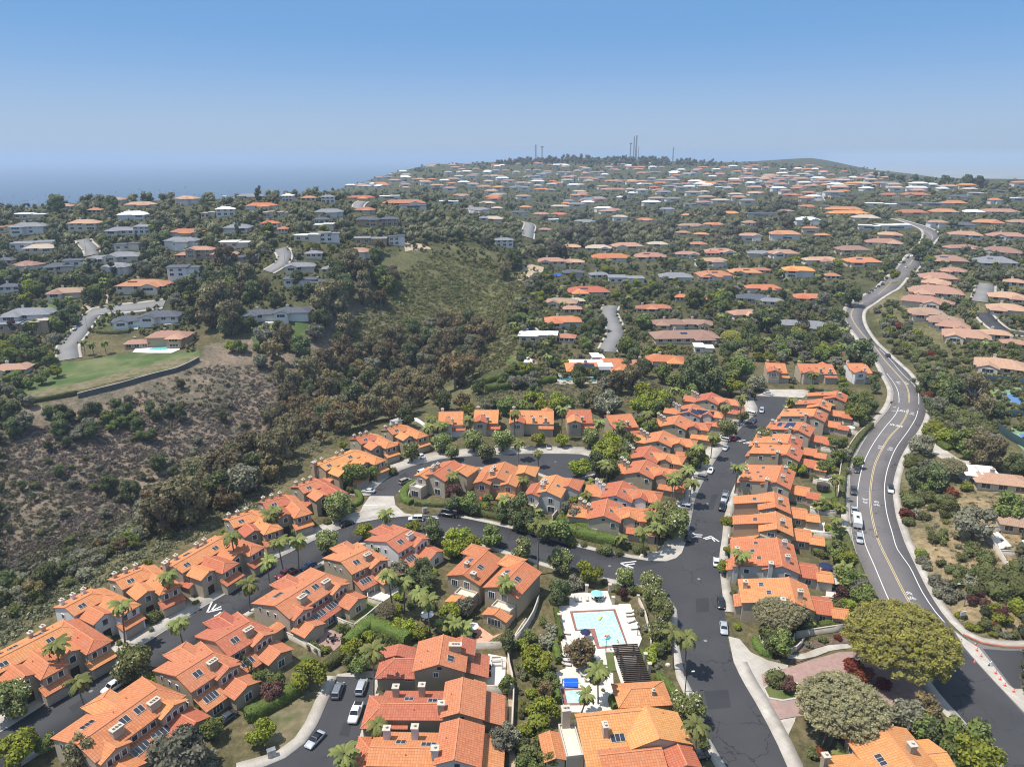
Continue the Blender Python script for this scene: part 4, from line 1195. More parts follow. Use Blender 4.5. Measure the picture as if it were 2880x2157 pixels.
# ---- plan 6: garden fronts of the three island houses, balcony towards the camera
def plan6(h, balcony=True, wide=False, chim=3):
    W_ = 4.4 if not wide else 7.2
    m = h.block(-7.5, 5.0, -W_, W_, 7.8, 'u', pitch=.34)
    h.block(-9.5, -2.0, W_ - 2.5, W_ + 4.2, 7.2, 'u', pitch=.34, hip=(.6, 0))
    if wide:
        h.block(0, 7.2, -W_ + .4, -W_ + 5.4, 7.0, 'u', pitch=.36)
        h.block(0, 6.8, W_ - 5.2, W_ - .4, 6.9, 'u', pitch=.36)
        h.window('u+', 7.2, -W_ + 2.9, 4.6, 1.6, 1.4, 2); h.window('u+', 6.8, W_ - 2.8, 4.6, 1.8, 1.6, 2)
        h.block(6.6, 10.6, W_ - 5.6, W_ - .6, 3.7, 'u', pitch=.3)
        h.window('u+', 10.6, W_ - 3.1, 1.6, 2.6, 1.6, 3)
        h.window('u+', 5.0, 0, 4.4, 1.8, 1.1, 3)
    else:
        h.block(-1.5, 6.4, -W_ - 2.2, -W_ + 2.2, 7.0, 'u', pitch=.34)
        h.window('u+', 6.4, -W_, 4.6, 1.6, 1.7, 3)
        h.window('u+', 5.0, 1.4, 4.6, 1.4, 1.5, 2); h.window('u+', 5.0, 1.6, 1.6, 2.2, 1.8, 2)
        if balcony:
            h.flatroof(6.2, 9.6, -W_ - 2.2, -W_ + 2.4, 3.0, .95, floor='deck')
            h.window('u+', 9.6, -W_, 1.5, 2.8, 1.9, 3)
    for k in range(chim): h.chimney(-.6 + k * 1.7, -.6 - (k % 2) * .5 - 1.4, 5.5, 8.7, .95, .95, 1)
    h.skylight(m, 1, -1, 2.2, 2, .7, 1.2)
    h.vent(m, 0, -3, 2)

row = 'orange tiled townhouses along the canyon edge'
R1 = [('LA', ('L', -60, 700, 590, 372, 7.6), True, 'taupe', 'tile_orange', 'double canyon-edge townhouse beside the kerb at the lower left corner'),
      ('LB', ('L', 610, 205, 890, 58, 7.6), False, 'white_stucco', 'tile_orange', 'white-walled canyon-edge townhouse with three white chimneys beside the tall street palm'),
      ('LC', ('A', 715, 508, 925, 420, 7.6), False, 'taupe', 'tile_orange', 'taupe canyon-edge townhouse between the white-walled one and the double one'),
      ('LD', ('A', 1060, 420, 1400, 225, 7.6), True, 'taupe', 'tile_orange', 'double canyon-edge townhouse with a tall outside chimney and a dark SUV on its drive'),
      ('LE', ('A', 1400, 140, 1600, 75, 7.6), False, 'olive', 'tile_orange', 'olive canyon-edge townhouse just up the street from the double one'),
      ('LF', ('E', 60, 1375, 330, 1300, 7.6), False, 'olive', 'tile_orange', 'canyon-edge townhouse with a wide concrete drive just below the concrete apron'),
      ('LG', ('E', 390, 1230, 620, 1150, 7.4), False, 'olive', 'tile_red', 'dark red roofed townhouse on the canyon edge beside the concrete apron'),
      ('LH', ('E', 600, 1010, 950, 870, 7.8), True, 'tan_stucco', 'tile_pale', 'wide pale orange double townhouse on the canyon edge with a patio and tall chimney'),
      ('LI', ('E', 935, 775, 1120, 722, 7.6), False, 'olive', 'tile_orange', 'canyon-edge townhouse beside the loop road, second from the fenced end'),
      ('LJ', ('E', 1230, 690, 1400, 640, 7.6), False, 'olive', 'tile_pale', 'last canyon-edge townhouse beside the white fence at the loop road')]
for nm, rg, dup, wl, rf, lab in R1:
    plan1(mk('townhouse', lab, row, rg, wl, rf), dup)
row = 'orange tiled townhouses inside the street bend'
for rg, dup, wl, rf, lab in [
        (('L', 740, 1420, 1475, 905, 7.7), True, 'taupe', 'tile_orange', 'large double townhouse with two rows of skylights at the bottom left'),
        (('A', 1115, 1075, 1345, 930, 7.7), False, 'olive', 'tile_red', 'townhouse with one wide chimney beside the round street tree and lime bush'),
        (('V', 466, 1384, 557, 1331, 7.7), False, 'olive', 'tile_red', 'townhouse with a row of slim cypresses along its wall'),
        (('B', 130, 655, 465, 445, 7.7), True, 'taupe', 'tile_red', 'double townhouse with a brown paved patio and lawn behind it'),
        (('B', 535, 385, 722, 298, 7.7), False, 'olive', 'tile_red', 'townhouse beside the blue garden umbrella'),
        (('B', 812, 263, 962, 178, 7.7), False, 'white_stucco', 'tile_red', 'white-walled townhouse with a wide chimney inside the street bend')]:
    plan2(mk('townhouse', lab, row, rg, wl, rf), dup)
# two garden-front houses above the terracotta patio
for rg, lab, low in [(('B', 1275, 470, 1420, 330, 7.6), 'amber roofed townhouse with a roof balcony behind the planted garden', 0), (('B', 1490, 560, 1660, 385, 7.6), 'townhouse with a glass garden room on the terracotta patio', 1)]:
    h = mk('townhouse', lab, row, rg, 'olive', 'tile_pale' if not low else 'tile_orange', vert=True)
    if h.P(0, 1, 0)[1] > 0: pass
    m = h.block(-6.0, 6.5, -4.6, 4.6, 7.6, 'u', pitch=.34)
    h.block(4.5, 9.5, -6.5, -1.0, 7.3, 'v', pitch=.34, hip=(.6, 0))
    h.chimney(-5.0, 2.4, -1, 8.0, 1.1, 1.3, 1); h.chimney(-2.2, -1.2, 6.0, 8.4, 1.1, .9, 1)
    h.skylight(m, 0, 1.2, 2.2, 2); h.skylight(m, 1, -.5, 1.8, 2)
    h.window('u-', -6.0, -2.6, 4.4, 1.7, 1.6, 3); h.window('u-', -6.0, 1.0, 4.6, 1.6, 1.9, 3)
    h.flatroof(-9.0, -6.02, -1.0, 4.2, 3.1, .55)
    h.block(-11.6, -8.9, -1.6, 4.4, 3.6, 'v' if False else 'u', r=-1.6 if False else None, pitch=.3, hip=(0, 0))
    h.window('u-', -11.6, 1.4, 1.4, 3.6, 1.7, 4)
row = 'orange tiled townhouses between the street and the main road'
P3 = [(('H', 795, 1105, 850, 1310, 7.4), 1, 11.6, 'taupe', 'tile_orange', 'townhouse beside the entrance garden with a wide low roof wing'),
      (('H', 690, 760, 738, 1000, 7.6), 1, 11.8, 'grey_stucco', 'tile_orange', 'grey gabled townhouse with a tall chimney on its gable wall'),
      (('H', 670, 480, 680, 625, 7.4), 0, 12.7, 'olive', 'tile_orange', 'townhouse next to the grey gabled one with a slatted skylight'),
      (('H', 650, 295, 665, 418, 7.4), 0, 12.7, 'olive', 'tile_orange', 'townhouse with two small windows in its gable beside the work truck'),
      (('K', 985, 1090, 900, 1330, 7.4), 1, 11.2, 'taupe', 'tile_orange', 'wide townhouse with stained roof tiles beside the walled trampoline lawn'),
      (('K', 1095, 840, 1035, 955, 7.4), 1, 12.5, 'olive', 'tile_orange', 'townhouse with a square gable window beside the lone street palm'),
      (('K', 1092, 712, 1050, 830, 7.4), 1, 12.0, 'olive', 'tile_orange', 'townhouse behind the dark green tree at the speed hump'),
      (('K', 1235, 580, 1175, 668, 7.4), 1, 12.0, 'taupe', 'tile_orange', 'townhouse with solar panels on its street-side roof'),
      (('K', 1400, 400, 1345, 530, 7.4), 1, 12.5, 'taupe', 'tile_orange', 'townhouse with two stone chimneys and a small rear roof terrace'),
      (('K', 1445, 305, 1420, 385, 7.4), 0, 9.0, 'olive', 'tile_orange', 'townhouse with a hipped front near the head of the street'),
      (('K', 1635, 212, 1605, 292, 7.2), 0, 11.0, 'olive', 'tile_orange', 'last townhouse before the head of the street on the main road side')]
for k, (rg, kd, wl_, wl, rf, lab) in enumerate(P3):
    h = mk('townhouse', lab, row, rg, wl, rf, vert=True)
    m, f = plan3(h, kd, wl_, -10.2 if ('grey gabled townhouse with' in lab or 'stained' in lab) else -6.2)
    if 'solar' in lab: h.solar(f, 0, -1.5, 4.0, 6, 2); h.solar(f, 0, -2.4, 8.0, 4, 1)
row = 'orange tiled townhouses left of the street'
dirv = ('G', 870, 1290, 920, 1180)
P4 = [(('C', 595, 20, 575, 108, 7.2), 'taupe', False, 'townhouse behind the clipped hedge at the street corner'),
      (('G', 190, 1160, 110, 1330, 7.2), 'white_stucco', False, 'white gabled townhouse with wide roof beside the palm cluster'),
      (('G', 400, 980, 330, 1090, 7.2), 'olive', False, 'townhouse with three skylight panes left of the street'),
      (('G', 440, 850, 372, 945, 7.2), 'olive', False, 'townhouse with a small arched gablet left of the street'),
      (('G', 570, 690, 500, 820, 7.2), 'taupe', False, 'townhouse behind the white SUV and silver coupe'),
      (('G', 710, 560, 655, 645, 7.2), 'olive', False, 'townhouse beside the house with solar panels left of the street'),
      (('G', 850, 440, 785, 545, 7.2), 'grey_stucco', True, 'townhouse with many dark solar panels left of the street'),
      (('G', 1010, 345, 960, 420, 7.2), 'taupe', False, 'red roofed townhouse in front of the big dark tree')]
for rg, wl, so, lab in P4:
    plan4(mk('townhouse', lab, row, rg, wl, 'tile_orange' if 'red' not in lab else 'tile_red', vert=True), solar=so)
row = 'orange tiled townhouses at the head of the cul-de-sac'
for rg, W_, dup, wl, fl, lab in [
        (('F', 150, 548, 300, 546, 7.6), 4.8, False, 'white_stucco', 1, 'white gabled townhouse beside the fan of palms on the loop'),
        (('F', 470, 530, 640, 532, 7.6), 4.8, False, 'taupe', 1, 'townhouse with an arched window, second along the loop head'),
        (('F', 770, 532, 1190, 540, 7.6), 8.8, True, 'taupe', 1, 'double townhouse with three skylights facing the loop'),
        (('F', 1310, 530, 1530, 530, 7.6), 5.0, False, 'taupe', 1, 'townhouse facing the loop beside the clipped round tree'),
        (('F', 1640, 590, 1990, 560, 7.6), 5.2, False, 'olive', 1, 'townhouse at the right end of the loop among trees'),
        (('K', 815, -95, 1030, -85, 7.6), 4.6, False, 'taupe', 1, 'townhouse at the head of the street beside the bright lime tree'),
        (('K', 1160, -80, 1620, -70, 7.6), 8.4, True, 'taupe', 1, 'double townhouse facing down the street from its head'),
        (('J', 150, -60, 345, -60, 7.6), 4.8, False, 'white_stucco', 1, 'white gabled townhouse standing alone beside the main road bend')]:
    h = mk('townhouse', lab, row, rg, wl, 'tile_orange')
    plan5(h, W_, dup, flip=fl)
row = 'orange tiled townhouses on the island inside the loop'
for rg, wide, wl, rf, lab in [
        (('F', 210, 1010, 70, 1100, 7.6), False, 'taupe', 'tile_orange', 'island townhouse with a curved pool terrace inside the hedge'),
        (('F', 720, 1010, 640, 1150, 7.6), True, 'tan_stucco', 'tile_pale', 'wide pale roofed island townhouse beside the red umbrella'),
        (('F', 1190, 1150, 1120, 1260, 7.6), False, 'grey_stucco', 'tile_orange', 'grey island townhouse with stacked chimneys and corner balcony')]:
    plan6(mk('townhouse', lab, row, rg, wl, rf, vert=True), True, wide)
# ---- nearest houses
row = 'orange tiled townhouses nearest the camera'
h = mk('townhouse', 'olive townhouse at the parking street end with one wide chimney', row, ('M', 855, 385, 810, 660, 7.6), 'olive', 'tile_red', vert=True)
m = h.block(-5.2, 4.0, -5.2, 5.2, 7.6, 'u', pitch=.34)
h.block(-5.6, -1.0, 1.5, 6.8, 6.9, 'u', pitch=.34)
f = h.block(-4.6, 3.4, -13.2, -4, 5.0, 'v', pitch=.34, hip=(.8, 0))
h.block(-4.8, -1.5, -13.5, -6, 5.4, 'u', pitch=.3, cap=False)
h.block(-4.2, 2.2, 5.0, 9.8, 4.4, 'u', r=5.0, pitch=.3)
h.window('u+', 4.0, -.7, 4.8, 1.0, 1.0, 2); h.slab('vent_slots', 'u+', 4.0, .1, 6.1, .9, .6, 'dark_wood'); h.window('u+', 3.4, -6.5, 2.9, 1.6, .45, 3)
h.window('v+', 6.8, -3.2, 4.3, 1.3, 1.3, 2)
h.chimney(-1.3, 3.0, 5.8, 8.1, 1.2, 2.6, 3); h.skylight(m, 1, 1.6, 2.2, 2, .9, 1.4); h.vent(m, 0, -1, 3); h.vent(m, 0, 2, 4)
for rg, wl, lab in [(('M', 1045, 805, 1010, 1120, 7.4), 'olive', 'olive townhouse with three chimneys beside the parked white pickup'), (('M', 1005, 1240, 965, 1545, 7.4), 'grey_stucco', 'grey townhouse with three white chimneys at the bottom edge')]:
    h = mk('townhouse', lab, row, rg, wl, 'tile_red' if wl == 'olive' else 'tile_orange', vert=True)
    m = h.block(-5.0, 4.2, -3.2, 4.4, 7.4, 'u', r=0, pitch=.34)
    f = h.block(-4.3, 3.5, -15.5, -2.0, 6.0, 'v', r=.7, pitch=.30)
    h.block(-3.8, 4.2, -18.6, -10.2, 4.9, 'v', pitch=.30, hip=(.7, 0))
    h.block(-5.0, 2.6, 4.2, 8.2, 4.2, 'u', r=4.2, pitch=.30)
    lw = h.block(-7.6, -4.4, .5, 4.0, 4.6, 'u', pitch=.34)
    h.slab('vent_slots', 'u+', 4.2, .5, 5.6, .9, .6, 'dark_wood')
    h.chimney(-2.4, -13.2, 4.2, 7.3, 1.2, 1.2, 1); h.chimney(-2.6, -8.0, 4.4, 7.6, 1.2, 1.2, 1); h.chimney(2.3, -3.6, 4.4, 7.6, 1.2, 1.2, 1)
    h.skylight(f, 0, -10.4, 1.8, 2, .9, 1.2); h.skylight(f, 0, -5.2, 1.2, 3, .9, 1.2); h.vent(f, 1, -9, 1.3); h.vent(m, 0, -1, 2)
    h.window('v+', 8.2, -1, 1.4, 1.2, 1.4, 2)
h = mk('townhouse', 'large pale orange roofed house with roof balcony below the spa', row, ('N', 895, 1120, 1010, 1390, 7.6), 'taupe', 'tile_pale', vert=True)
m = h.block(-3.9, 3.6, -5.0, 6.0, 7.6, 'u', r=0, pitch=.34)
f = h.block(-4.6, 5.5, -13.6, -1.0, 7.2, 'v', r=-3.6, pitch=.36, p2=.30, roof='tile_pale')
h.block(2.6, 9.0, -11.0, 0.0, 6.0, 'v', r=4.6, pitch=.34, roof='tile_orange')
h.block(3.0, 8.4, 1.0, 5.93, 5.9, 'u', pitch=.34, roof='tile_orange')
h.flatroof(-4.8, 3.0, -17.0, -13.8, 4.4, .5)
h.block(-3.4, 2.6, -20.6, -17.2, 4.6, 'u', pitch=.34)
h.chimney(-4.6, -15.6, -1, 8.4, 1.4, 1.5, 2); h.chimney(.1, -9.2, 5.0, 8.2, 1.5, .9, 2)
h.skylight(f, 1, -7.0, 4.6, 3, .9, 1.5); h.skylight(f, 1, -6.3, 8.0, 2, .9, 1.4)
h.vent(m, 1, -3, 3); h.vent(f, 1, -9, 6.5)
h.window('v-', -20.6, 0, 2.6, 1.4, 1.2, 2)
h.slab('garage_door', 'v+', 6.0, -2.5, .1, 4.4, 2.2, 'garage'); h.window('v+', 6.0, 1.4, 4.2, 1.2, 1.2, 2)
h = mk('townhouse', 'orange roofed house at the bottom right corner below the coral trees', row, ('D', 720, 1425, 860, 1600, 7.6), 'olive', 'tile_pale', vert=True)
m = h.block(-4.6, 7, -6.5, 5.2, 7.6, 'u', r=0, pitch=.32)
h.block(-1.0, 7.5, -13.0, -3.0, 6.2, 'v', pitch=.32)
h.block(-3.4, 5.0, 5.0, 9.4, 5.4, 'v', pitch=.32)
h.chimney(-4.0, -3.2, -1, 8.3, 1.2, 1.2, 1); h.chimney(1.4, 2.0, 5.5, 8.5, 1.2, 1.2, 1); h.chimney(.4, -13.4, -1, 6.8, 1.1, 1.1, 1)
h.skylight(m, 0, 2.0, 4.0, 3, .8, 1.2)
h.window('v-', -6.5, -2.6, 4.2, 1.2, 1.2, 1)
# pool house
pc = .25 * (flat('N', 590, 915, 3) + flat('N', 1040, 888, 3) + flat('N', 1120, 1090, 3) + flat('N', 640, 1095, 3))
h = House('pool_house', 'small hip roofed pool house below the dark timber pergola', None, pc, math.atan2(*(flat('N', 1040, 888, 3) - flat('N', 590, 915, 3))[1::-1]), 'taupe', 'tile_orange', cat='pool house')
LANDMARKS.append(('pool house', pc[0], pc[1]))
h.block(-5.0, 5.0, -2.9, 2.9, 4.4, 'u', pitch=.42, hip=(.95, .95), ov=.6)
h.window('v-', -2.9, -2, 1.5, 1.2, 1.2, 2); h.slab('door', 'v-', -2.9, 1.6, .05, 1.0, 2.1, 'dark_wood')
h.chimney(2.0, -1.3, 3.4, 4.7, .5, .5, 1)
# ================================================================ CARS
def paintmat(n, c, metal=.2):
    t = NT('car_paint_' + n); t.col(c); t.b.inputs['Coat Weight'].default_value = .5; t.b.inputs['Coat Roughness'].default_value = .08
    return t.fin(.32, metal, .5)
PAINT = {k: paintmat(k, c) for k, c in dict(white=(.78, .78, .77), silver=(.42, .44, .46), grey=(.17, .18, .19), black=(.015, .016, .018), red=(.55, .015, .02), blue=(.03, .05, .11), maroon=(.15, .018, .018), tan=(.36, .31, .24), dark=(.045, .05, .055)).items()}
CARDIM = {  # length, width, belt, roof z, hood x1, windscreen top, rear top, rear base  (x from rear -L/2 to front +L/2)
    'sedan': (4.7, 1.84, .92, 1.44, 1.05, .35, -1.05, -1.75, .80, .95), 'suv': (4.8, 1.92, 1.05, 1.74, 1.15, .6, -1.95, -2.3, .98, 1.05),
    'pickup': (5.7, 2.0, 1.12, 1.86, 1.35, .75, -.55, -.85, 1.08, 1.1), 'van': (6.4, 2.05, 1.35, 2.62, 2.35, 1.55, -3.0, -3.15, 1.25, 1.35), 'coupe': (4.5, 1.85, .86, 1.30, .95, .2, -.75, -1.6, .76, .9)}
CARMESH = {}
def loft(mb, st):
    """st: list of rings (equal point count)"""
    n = len(st[0]); vs = [v for r in st for v in r]; fs = []
    for i in range(len(st) - 1):
        for k in range(n): fs.append((i*n+k, i*n+(k+1) % n, (i+1)*n+(k+1) % n, (i+1)*n+k))
    fs.append(tuple(range(n-1, -1, -1))); fs.append(tuple((len(st)-1)*n+k for k in range(n)))
    mb.add(vs, fs)
def carmeshes(kind):
    if kind in CARMESH: return CARMESH[kind]
    L, W_, belt, rf, hx, wt, rt, rb, hz, tz = CARDIM[kind]
    h = L / 2; w = W_ / 2
    def ringb(x, zt, ww, zb=.28): return [(x, -ww, zb), (x, -ww * 1.02, (zb + zt) / 2), (x, -ww * .97, zt - .07), (x, -ww * .86, zt), (x, ww * .86, zt), (x, ww * .97, zt - .07), (x, ww * 1.02, (zb + zt) / 2), (x, ww, zb)]
    b = MB()
    st = [ringb(-h, tz - .25, w * .80, .42), ringb(-h + .12, tz - .06, w * .92), ringb(-h + .5, tz, w), ringb(rb, max(belt, tz), w), ringb(hx, belt, w), ringb(hx + .1, belt - .02, w), ringb(h - .55, hz, w * .97), ringb(h - .15, hz - .14, w * .9), ringb(h, hz - .32, w * .76, .4)]
    loft(b, st)
    g = MB()
    def ringc(x, z0, z1, w0, w1): return [(x, -w0, z0), (x, -w1, z1), (x, w1, z1), (x, w0, z0)]
    vs = [(rb, -w*.9, belt-.03), (hx, -w*.9, belt-.03), (hx, w*.9, belt-.03), (rb, w*.9, belt-.03), (rt, -w*.74, rf-.06), (wt, -w*.74, rf-.06), (wt, w*.74, rf-.06), (rt, w*.74, rf-.06)]
    g.add(vs, [(0, 3, 2, 1), (4, 5, 6, 7), (0, 1, 5, 4), (1, 2, 6, 5), (2, 3, 7, 6), (3, 0, 4, 7)])
    r = MB(); r.add([(rt-.06, -w*.76, rf-.06), (wt+.06, -w*.76, rf-.06), (wt+.06, w*.76, rf-.06), (rt-.06, w*.76, rf-.06), (rt+.1, -w*.66, rf), (wt-.12, -w*.66, rf), (wt-.12, w*.66, rf), (rt+.1, w*.66, rf)],
                    [(0, 3, 2, 1), (4, 5, 6, 7), (0, 1, 5, 4), (1, 2, 6, 5), (2, 3, 7, 6), (3, 0, 4, 7)])
    for sy in (-1, 1):     # pillars keep the cabin from reading as one dark block
        for xa, xb in ((hx, wt), (rb, rt), ((hx + rb) / 2, (wt + rt) / 2)):
            r.tube([(xa, sy * w * .9, belt - .03), (xb, sy * w * .745, rf - .05)], .05, 4)
    wh = MB(); wh.tube([(0, -.12, 0), (0, .12, 0)], .34, 12)
    al = MB(); al.tube([(0, -.13, 0), (0, .13, 0)], .2, 8)
    hl = MB(); hl.box(-.06, -.17, -.07, .06, .17, .07)
    extra = None
    if kind == 'pickup':
        extra = MB(); extra.box(-h + .22, -w * .78, tz - .42, rb - .12, w * .78, tz + .012)
    CARMESH[kind] = dict(body=b.mesh('car_body', None, True), glass=g.mesh('car_window', M['car_glass']), roof=r.mesh('car_roof', None), wheel=wh.mesh('wheel', M['rubber']), rim=al.mesh('rim', M['alloy']),
                         head=hl.mesh('headlight', M['lamp_glass']), tail=hl.mesh('tail_light', M['red_glass']), bed=extra.mesh('cargo_bed', M['rubber']) if extra else None)
    return CARMESH[kind]
PMESH = {}
def car(kind, color, P, d, label, group=None, name='car', cat='car', roofcol=None):
    m = carmeshes(kind); L, W_, belt, rf, hx, wt, rt, rb, hz, tz = CARDIM[kind]
    e = empty(name, (P[0], P[1], float(H(P[0], P[1])) + .05), math.atan2(d[1], d[0]), label, cat, group)
    for nm, key, colr in (('body', 'body', color), ('roof', 'roof', roofcol or color)):
        k = (kind, key, colr)
        if k not in PMESH:
            me = m[key].copy(); me.materials.clear(); me.materials.append(PAINT[colr]); PMESH[k] = me
        link(nm, PMESH[k], e)
    link('window', m['glass'], e)
    if m['bed']: link('cargo_bed', m['bed'], e)
    for sx in (-1, 1):
        for sy in (-1, 1):
            w_ = link('wheel', m['wheel'], e, (sx * L * .305, sy * (W_ / 2 - .1), .34))
            link('rim', m['rim'], w_)
    for sy in (-1, 1):
        link('headlight', m['head'], e, (L / 2 - .12, sy * W_ * .36, hz - .22))
        link('tail_light', m['tail'], e, (-L / 2 + .08, sy * W_ * .38, tz - .22))
    return e
def dirn(a, b):
    d = np.array(b[:2]) - np.array(a[:2]); return d / (np.hypot(*d) + 1e-9)
def along(line, P, rev=False):
    L = np.asarray(line)[:, :2]; k = int(np.argmin(np.hypot(L[:, 0] - P[0], L[:, 1] - P[1]))); k = min(max(k, 1), len(L) - 2)
    d = dirn(L[k-1], L[k+1]); return -d if rev else d
N1d, LUd, RUd, MLd, LOd, LId = N1s, LUs, RUs, smooth_line(ML), LOs, LIs
X90 = lambda d: np.array([-d[1], d[0]])
def putcar(c, x, y, kind, col_, line, label, rev=False, perp=False, **k):
    P = G(c, x, y); d = along(line, P, rev)
    if perp: d = X90(d) * (-1 if rev else 1)
    return car(kind, col_, P, d, label, **k)
gk = 'cars parked along the streets'
CARS = [
 ('A', 735, 992, 'suv', 'white', N1d, 'white SUV with roof openings parked at the kerb near the round magnolia', False, False),
 ('A', 1372, 545, 'suv', 'dark', N1d, 'dark SUV on the drive of the double canyon-edge townhouse', False, True),
 ('A', 700, 1175, 'suv', 'white', S1s, 'white car half hidden behind the large double townhouse roof', True, False),
 ('B', 560, 168, 'sedan', 'black', N1d, 'black sedan in shade at the corner of the concrete apron', False, False),
 ('B', 185, 480, 'pickup', 'maroon', S1s, 'dark red pickup parked behind the double townhouse', True, False),
 ('B', 325, 430, 'sedan', 'blue', S1s, 'dark blue car half hidden behind the olive townhouse', True, False),
 ('B', 985, 138, 'suv', 'white', S1s, 'white SUV driving past the palm at the concrete apron', True, False),
 ('B', 505, 1200, 'suv', 'grey', PKL, 'dark grey SUV parked on the left of the parking street', True, False),
 ('B', 650, 1178, 'suv', 'silver', PKL, 'silver SUV parked nose out at the end of the parking street', True, False),
 ('B', 615, 1335, 'pickup', 'white', PKL, 'white pickup with loaded bed on the parking street', False, False),
 ('B', 365, 1500, 'coupe', 'silver', PKL, 'silver convertible with black top turning into the parking street', False, False),
 ('A', 1395, 1370, 'sedan', 'dark', S1s, 'dark car under a cover beside the lime bush', True, False),
 ('E', 1390, 1185, 'suv', 'tan', LId, 'beige SUV driving on the loop road beside the rounded hedge', True, False),
 ('E', 1562, 1098, 'suv', 'white', LId, 'white SUV on the loop road behind the beige one', True, False),
 ('E', 1050, 1275, 'sedan', 'silver', LOd, 'silver sedan in tree shade on the drive by the concrete apron', False, True),
 ('E', 1538, 948, 'sedan', 'white', LOd, 'white car under the tree on a loop road drive', False, True),
 ('F', 1140, 862, 'sedan', 'white', LOd, 'white car with black roof on the drive of the loop townhouses', True, True),
 ('G', 738, 1425, 'suv', 'silver', LUd, 'silver SUV on the drive below the palm cluster', False, True),
 ('G', 990, 1082, 'sedan', 'white', LUd, 'white sedan parked at the left kerb of the street', True, False),
 ('G', 893, 1148, 'suv', 'grey', LUd, 'grey car nosed into the drive under the street palms', False, True),
 ('G', 1128, 872, 'coupe', 'silver', LUd, 'silver coupe at the kerb below the speed hump', True, False),
 ('G', 1112, 795, 'suv', 'white', LUd, 'white SUV on the drive beside the red car', False, True),
 ('G', 1208, 780, 'sedan', 'red', LUd, 'bright red car parked at the speed hump', False, False),
 ('G', 1178, 722, 'suv', 'black', LUd, 'black car on the drive behind the red car', False, True),
 ('G', 1230, 645, 'sedan', 'grey', LUd, 'grey sedan on the drive beneath the tall palm', False, True),
 ('G', 1358, 552, 'suv', 'white', LUd, 'white SUV on the bulging drive near the street head', False, True),
 ('G', 1388, 622, 'sedan', 'dark', LUd, 'dark sedan at the kerb below the bulging drive', True, False),
 ('G', 1465, 525, 'suv', 'silver', LUd, 'silver SUV driving at the head of the street', True, False),
 ('G', 1525, 368, 'sedan', 'silver', ML, 'silver sedan parked across the head of the street', False, True),
 ('C', 1085, 252, 'suv', 'black', LUd, 'black SUV waiting at the street corner chevrons', True, False),
 ('C', 1258, 405, 'sedan', 'white', RUd, 'white car beside the clipped round tree at the right kerb', True, False),
 ('C', 1286, 658, 'sedan', 'black', RUd, 'black sedan at the right kerb above the silver one', False, False),
 ('C', 1303, 812, 'sedan', 'silver', RUd, 'silver sedan at the right kerb beside the entrance garden', False, False),
 ('C', 1145, 1600, 'coupe', 'black', LBs, 'black convertible in the drive beside the large palm', False, True),
 ('J', 230, 912, 'sedan', 'dark', MLd, 'dark sedan on the main road shoulder, first of the parked line', False, False),
 ('J', 200, 1108, 'pickup', 'dark', MLd, 'dark pickup parked on the main road shoulder', False, False),
 ('J', 205, 1300, 'pickup', 'silver', MLd, 'silver pickup hitched ahead of the white camper trailer', True, False),
 ('J', 252, 1558, 'suv', 'silver', MLd, 'silver SUV parked behind the white camper trailer', False, False),
 ('J', 545, 1098, 'suv', 'white', MLd, 'white car with a dark roof driving on the main road', False, False),
 ('I', 520, 1336, 'suv', 'blue', MLd, 'blue car driving round the main road bend', True, False),
 ('I', 690, 508, 'sedan', 'silver', MLd, 'silver car on the far stretch of the main road', False, False),
 ('I', 740, 408, 'suv', 'white', MLd, 'white car farthest along the main road', False, False),
 ('P', 540, 322, 'pickup', 'white', smooth_line(Gs('P', [(495, 540), (490, 440), (560, 360), (620, 270)])), 'white truck parked on the estate street', False, False),
 ('T', 1130, 478, 'sedan', 'white', smooth_line(Gs('T', [(1290, 660), (1330, 560), (1300, 480), (1270, 400)])), 'white car on the drive left of the cul-de-sac', True, True),
 ('T', 1340, 400, 'suv', 'dark', smooth_line(Gs('T', [(1290, 660), (1330, 560), (1300, 480), (1270, 400)])), 'dark car under trees right of the cul-de-sac', False, False)]
for c, x, y, kd, co, ln, lab, rv, pp in CARS:
    name = {'pickup': 'pickup_truck', 'suv': 'suv', 'sedan': 'sedan', 'coupe': 'coupe'}[kd]
    putcar(c, x, y, kd, co, ln, lab, rv, pp, group=gk, name=name, roofcol='black' if ('black roof' in lab or 'black top' in lab or 'dark roof' in lab) else None)
for k, (x, y) in enumerate([(340, 750), (375, 730), (405, 708), (435, 690), (470, 665)]):
    putcar('I', x, y, 'sedan', ['dark', 'black', 'grey', 'dark', 'black'][k], MLd, 'dark car in the shaded row parked under trees beside the main road', True, False, group='dark cars parked under roadside trees', name='sedan')
putcar('B', 1185, 112, 'van', 'dark', S1s, 'large dark grey van parked beside the garden hedge', True, False, name='van', cat='van')
# work truck pair on the street and the camper trailer
e = putcar('K', 322, 1470, 'pickup', 'silver', RUd, 'silver work truck with a ladder rack at the right kerb', False, False, name='pickup_truck', cat='truck', group=gk)
b = MB()
for sx in (-2.4, -.4, 1.2):
    b.tube([(sx, -.85, 1.0), (sx, -.85, 2.2), (sx, .85, 2.2), (sx, .85, 1.0)], .05, 5)
for sy in (-.8, .8): b.tube([(-2.6, sy, 2.22), (1.3, sy, 2.22)], .05, 5)
b.build('ladder_rack', M['metal'], e)
b = MB(); b.box(-2.5, -.75, 1.0, -.9, .75, 1.45); b.build('tool_box', M['metal'], e)
putcar('K', 295, 1570, 'pickup', 'black', RUd, 'black pickup in front of the silver work truck', True, False, name='pickup_truck', cat='truck', group=gk)
P = G('J', 230, 1410); d = along(MLd, P)
e = empty('camper_trailer', (P[0], P[1], .05), math.atan2(d[1], d[0]), 'white camper trailer with a dark roof hatch on the main road shoulder', 'trailer')
b = MB(); st = []
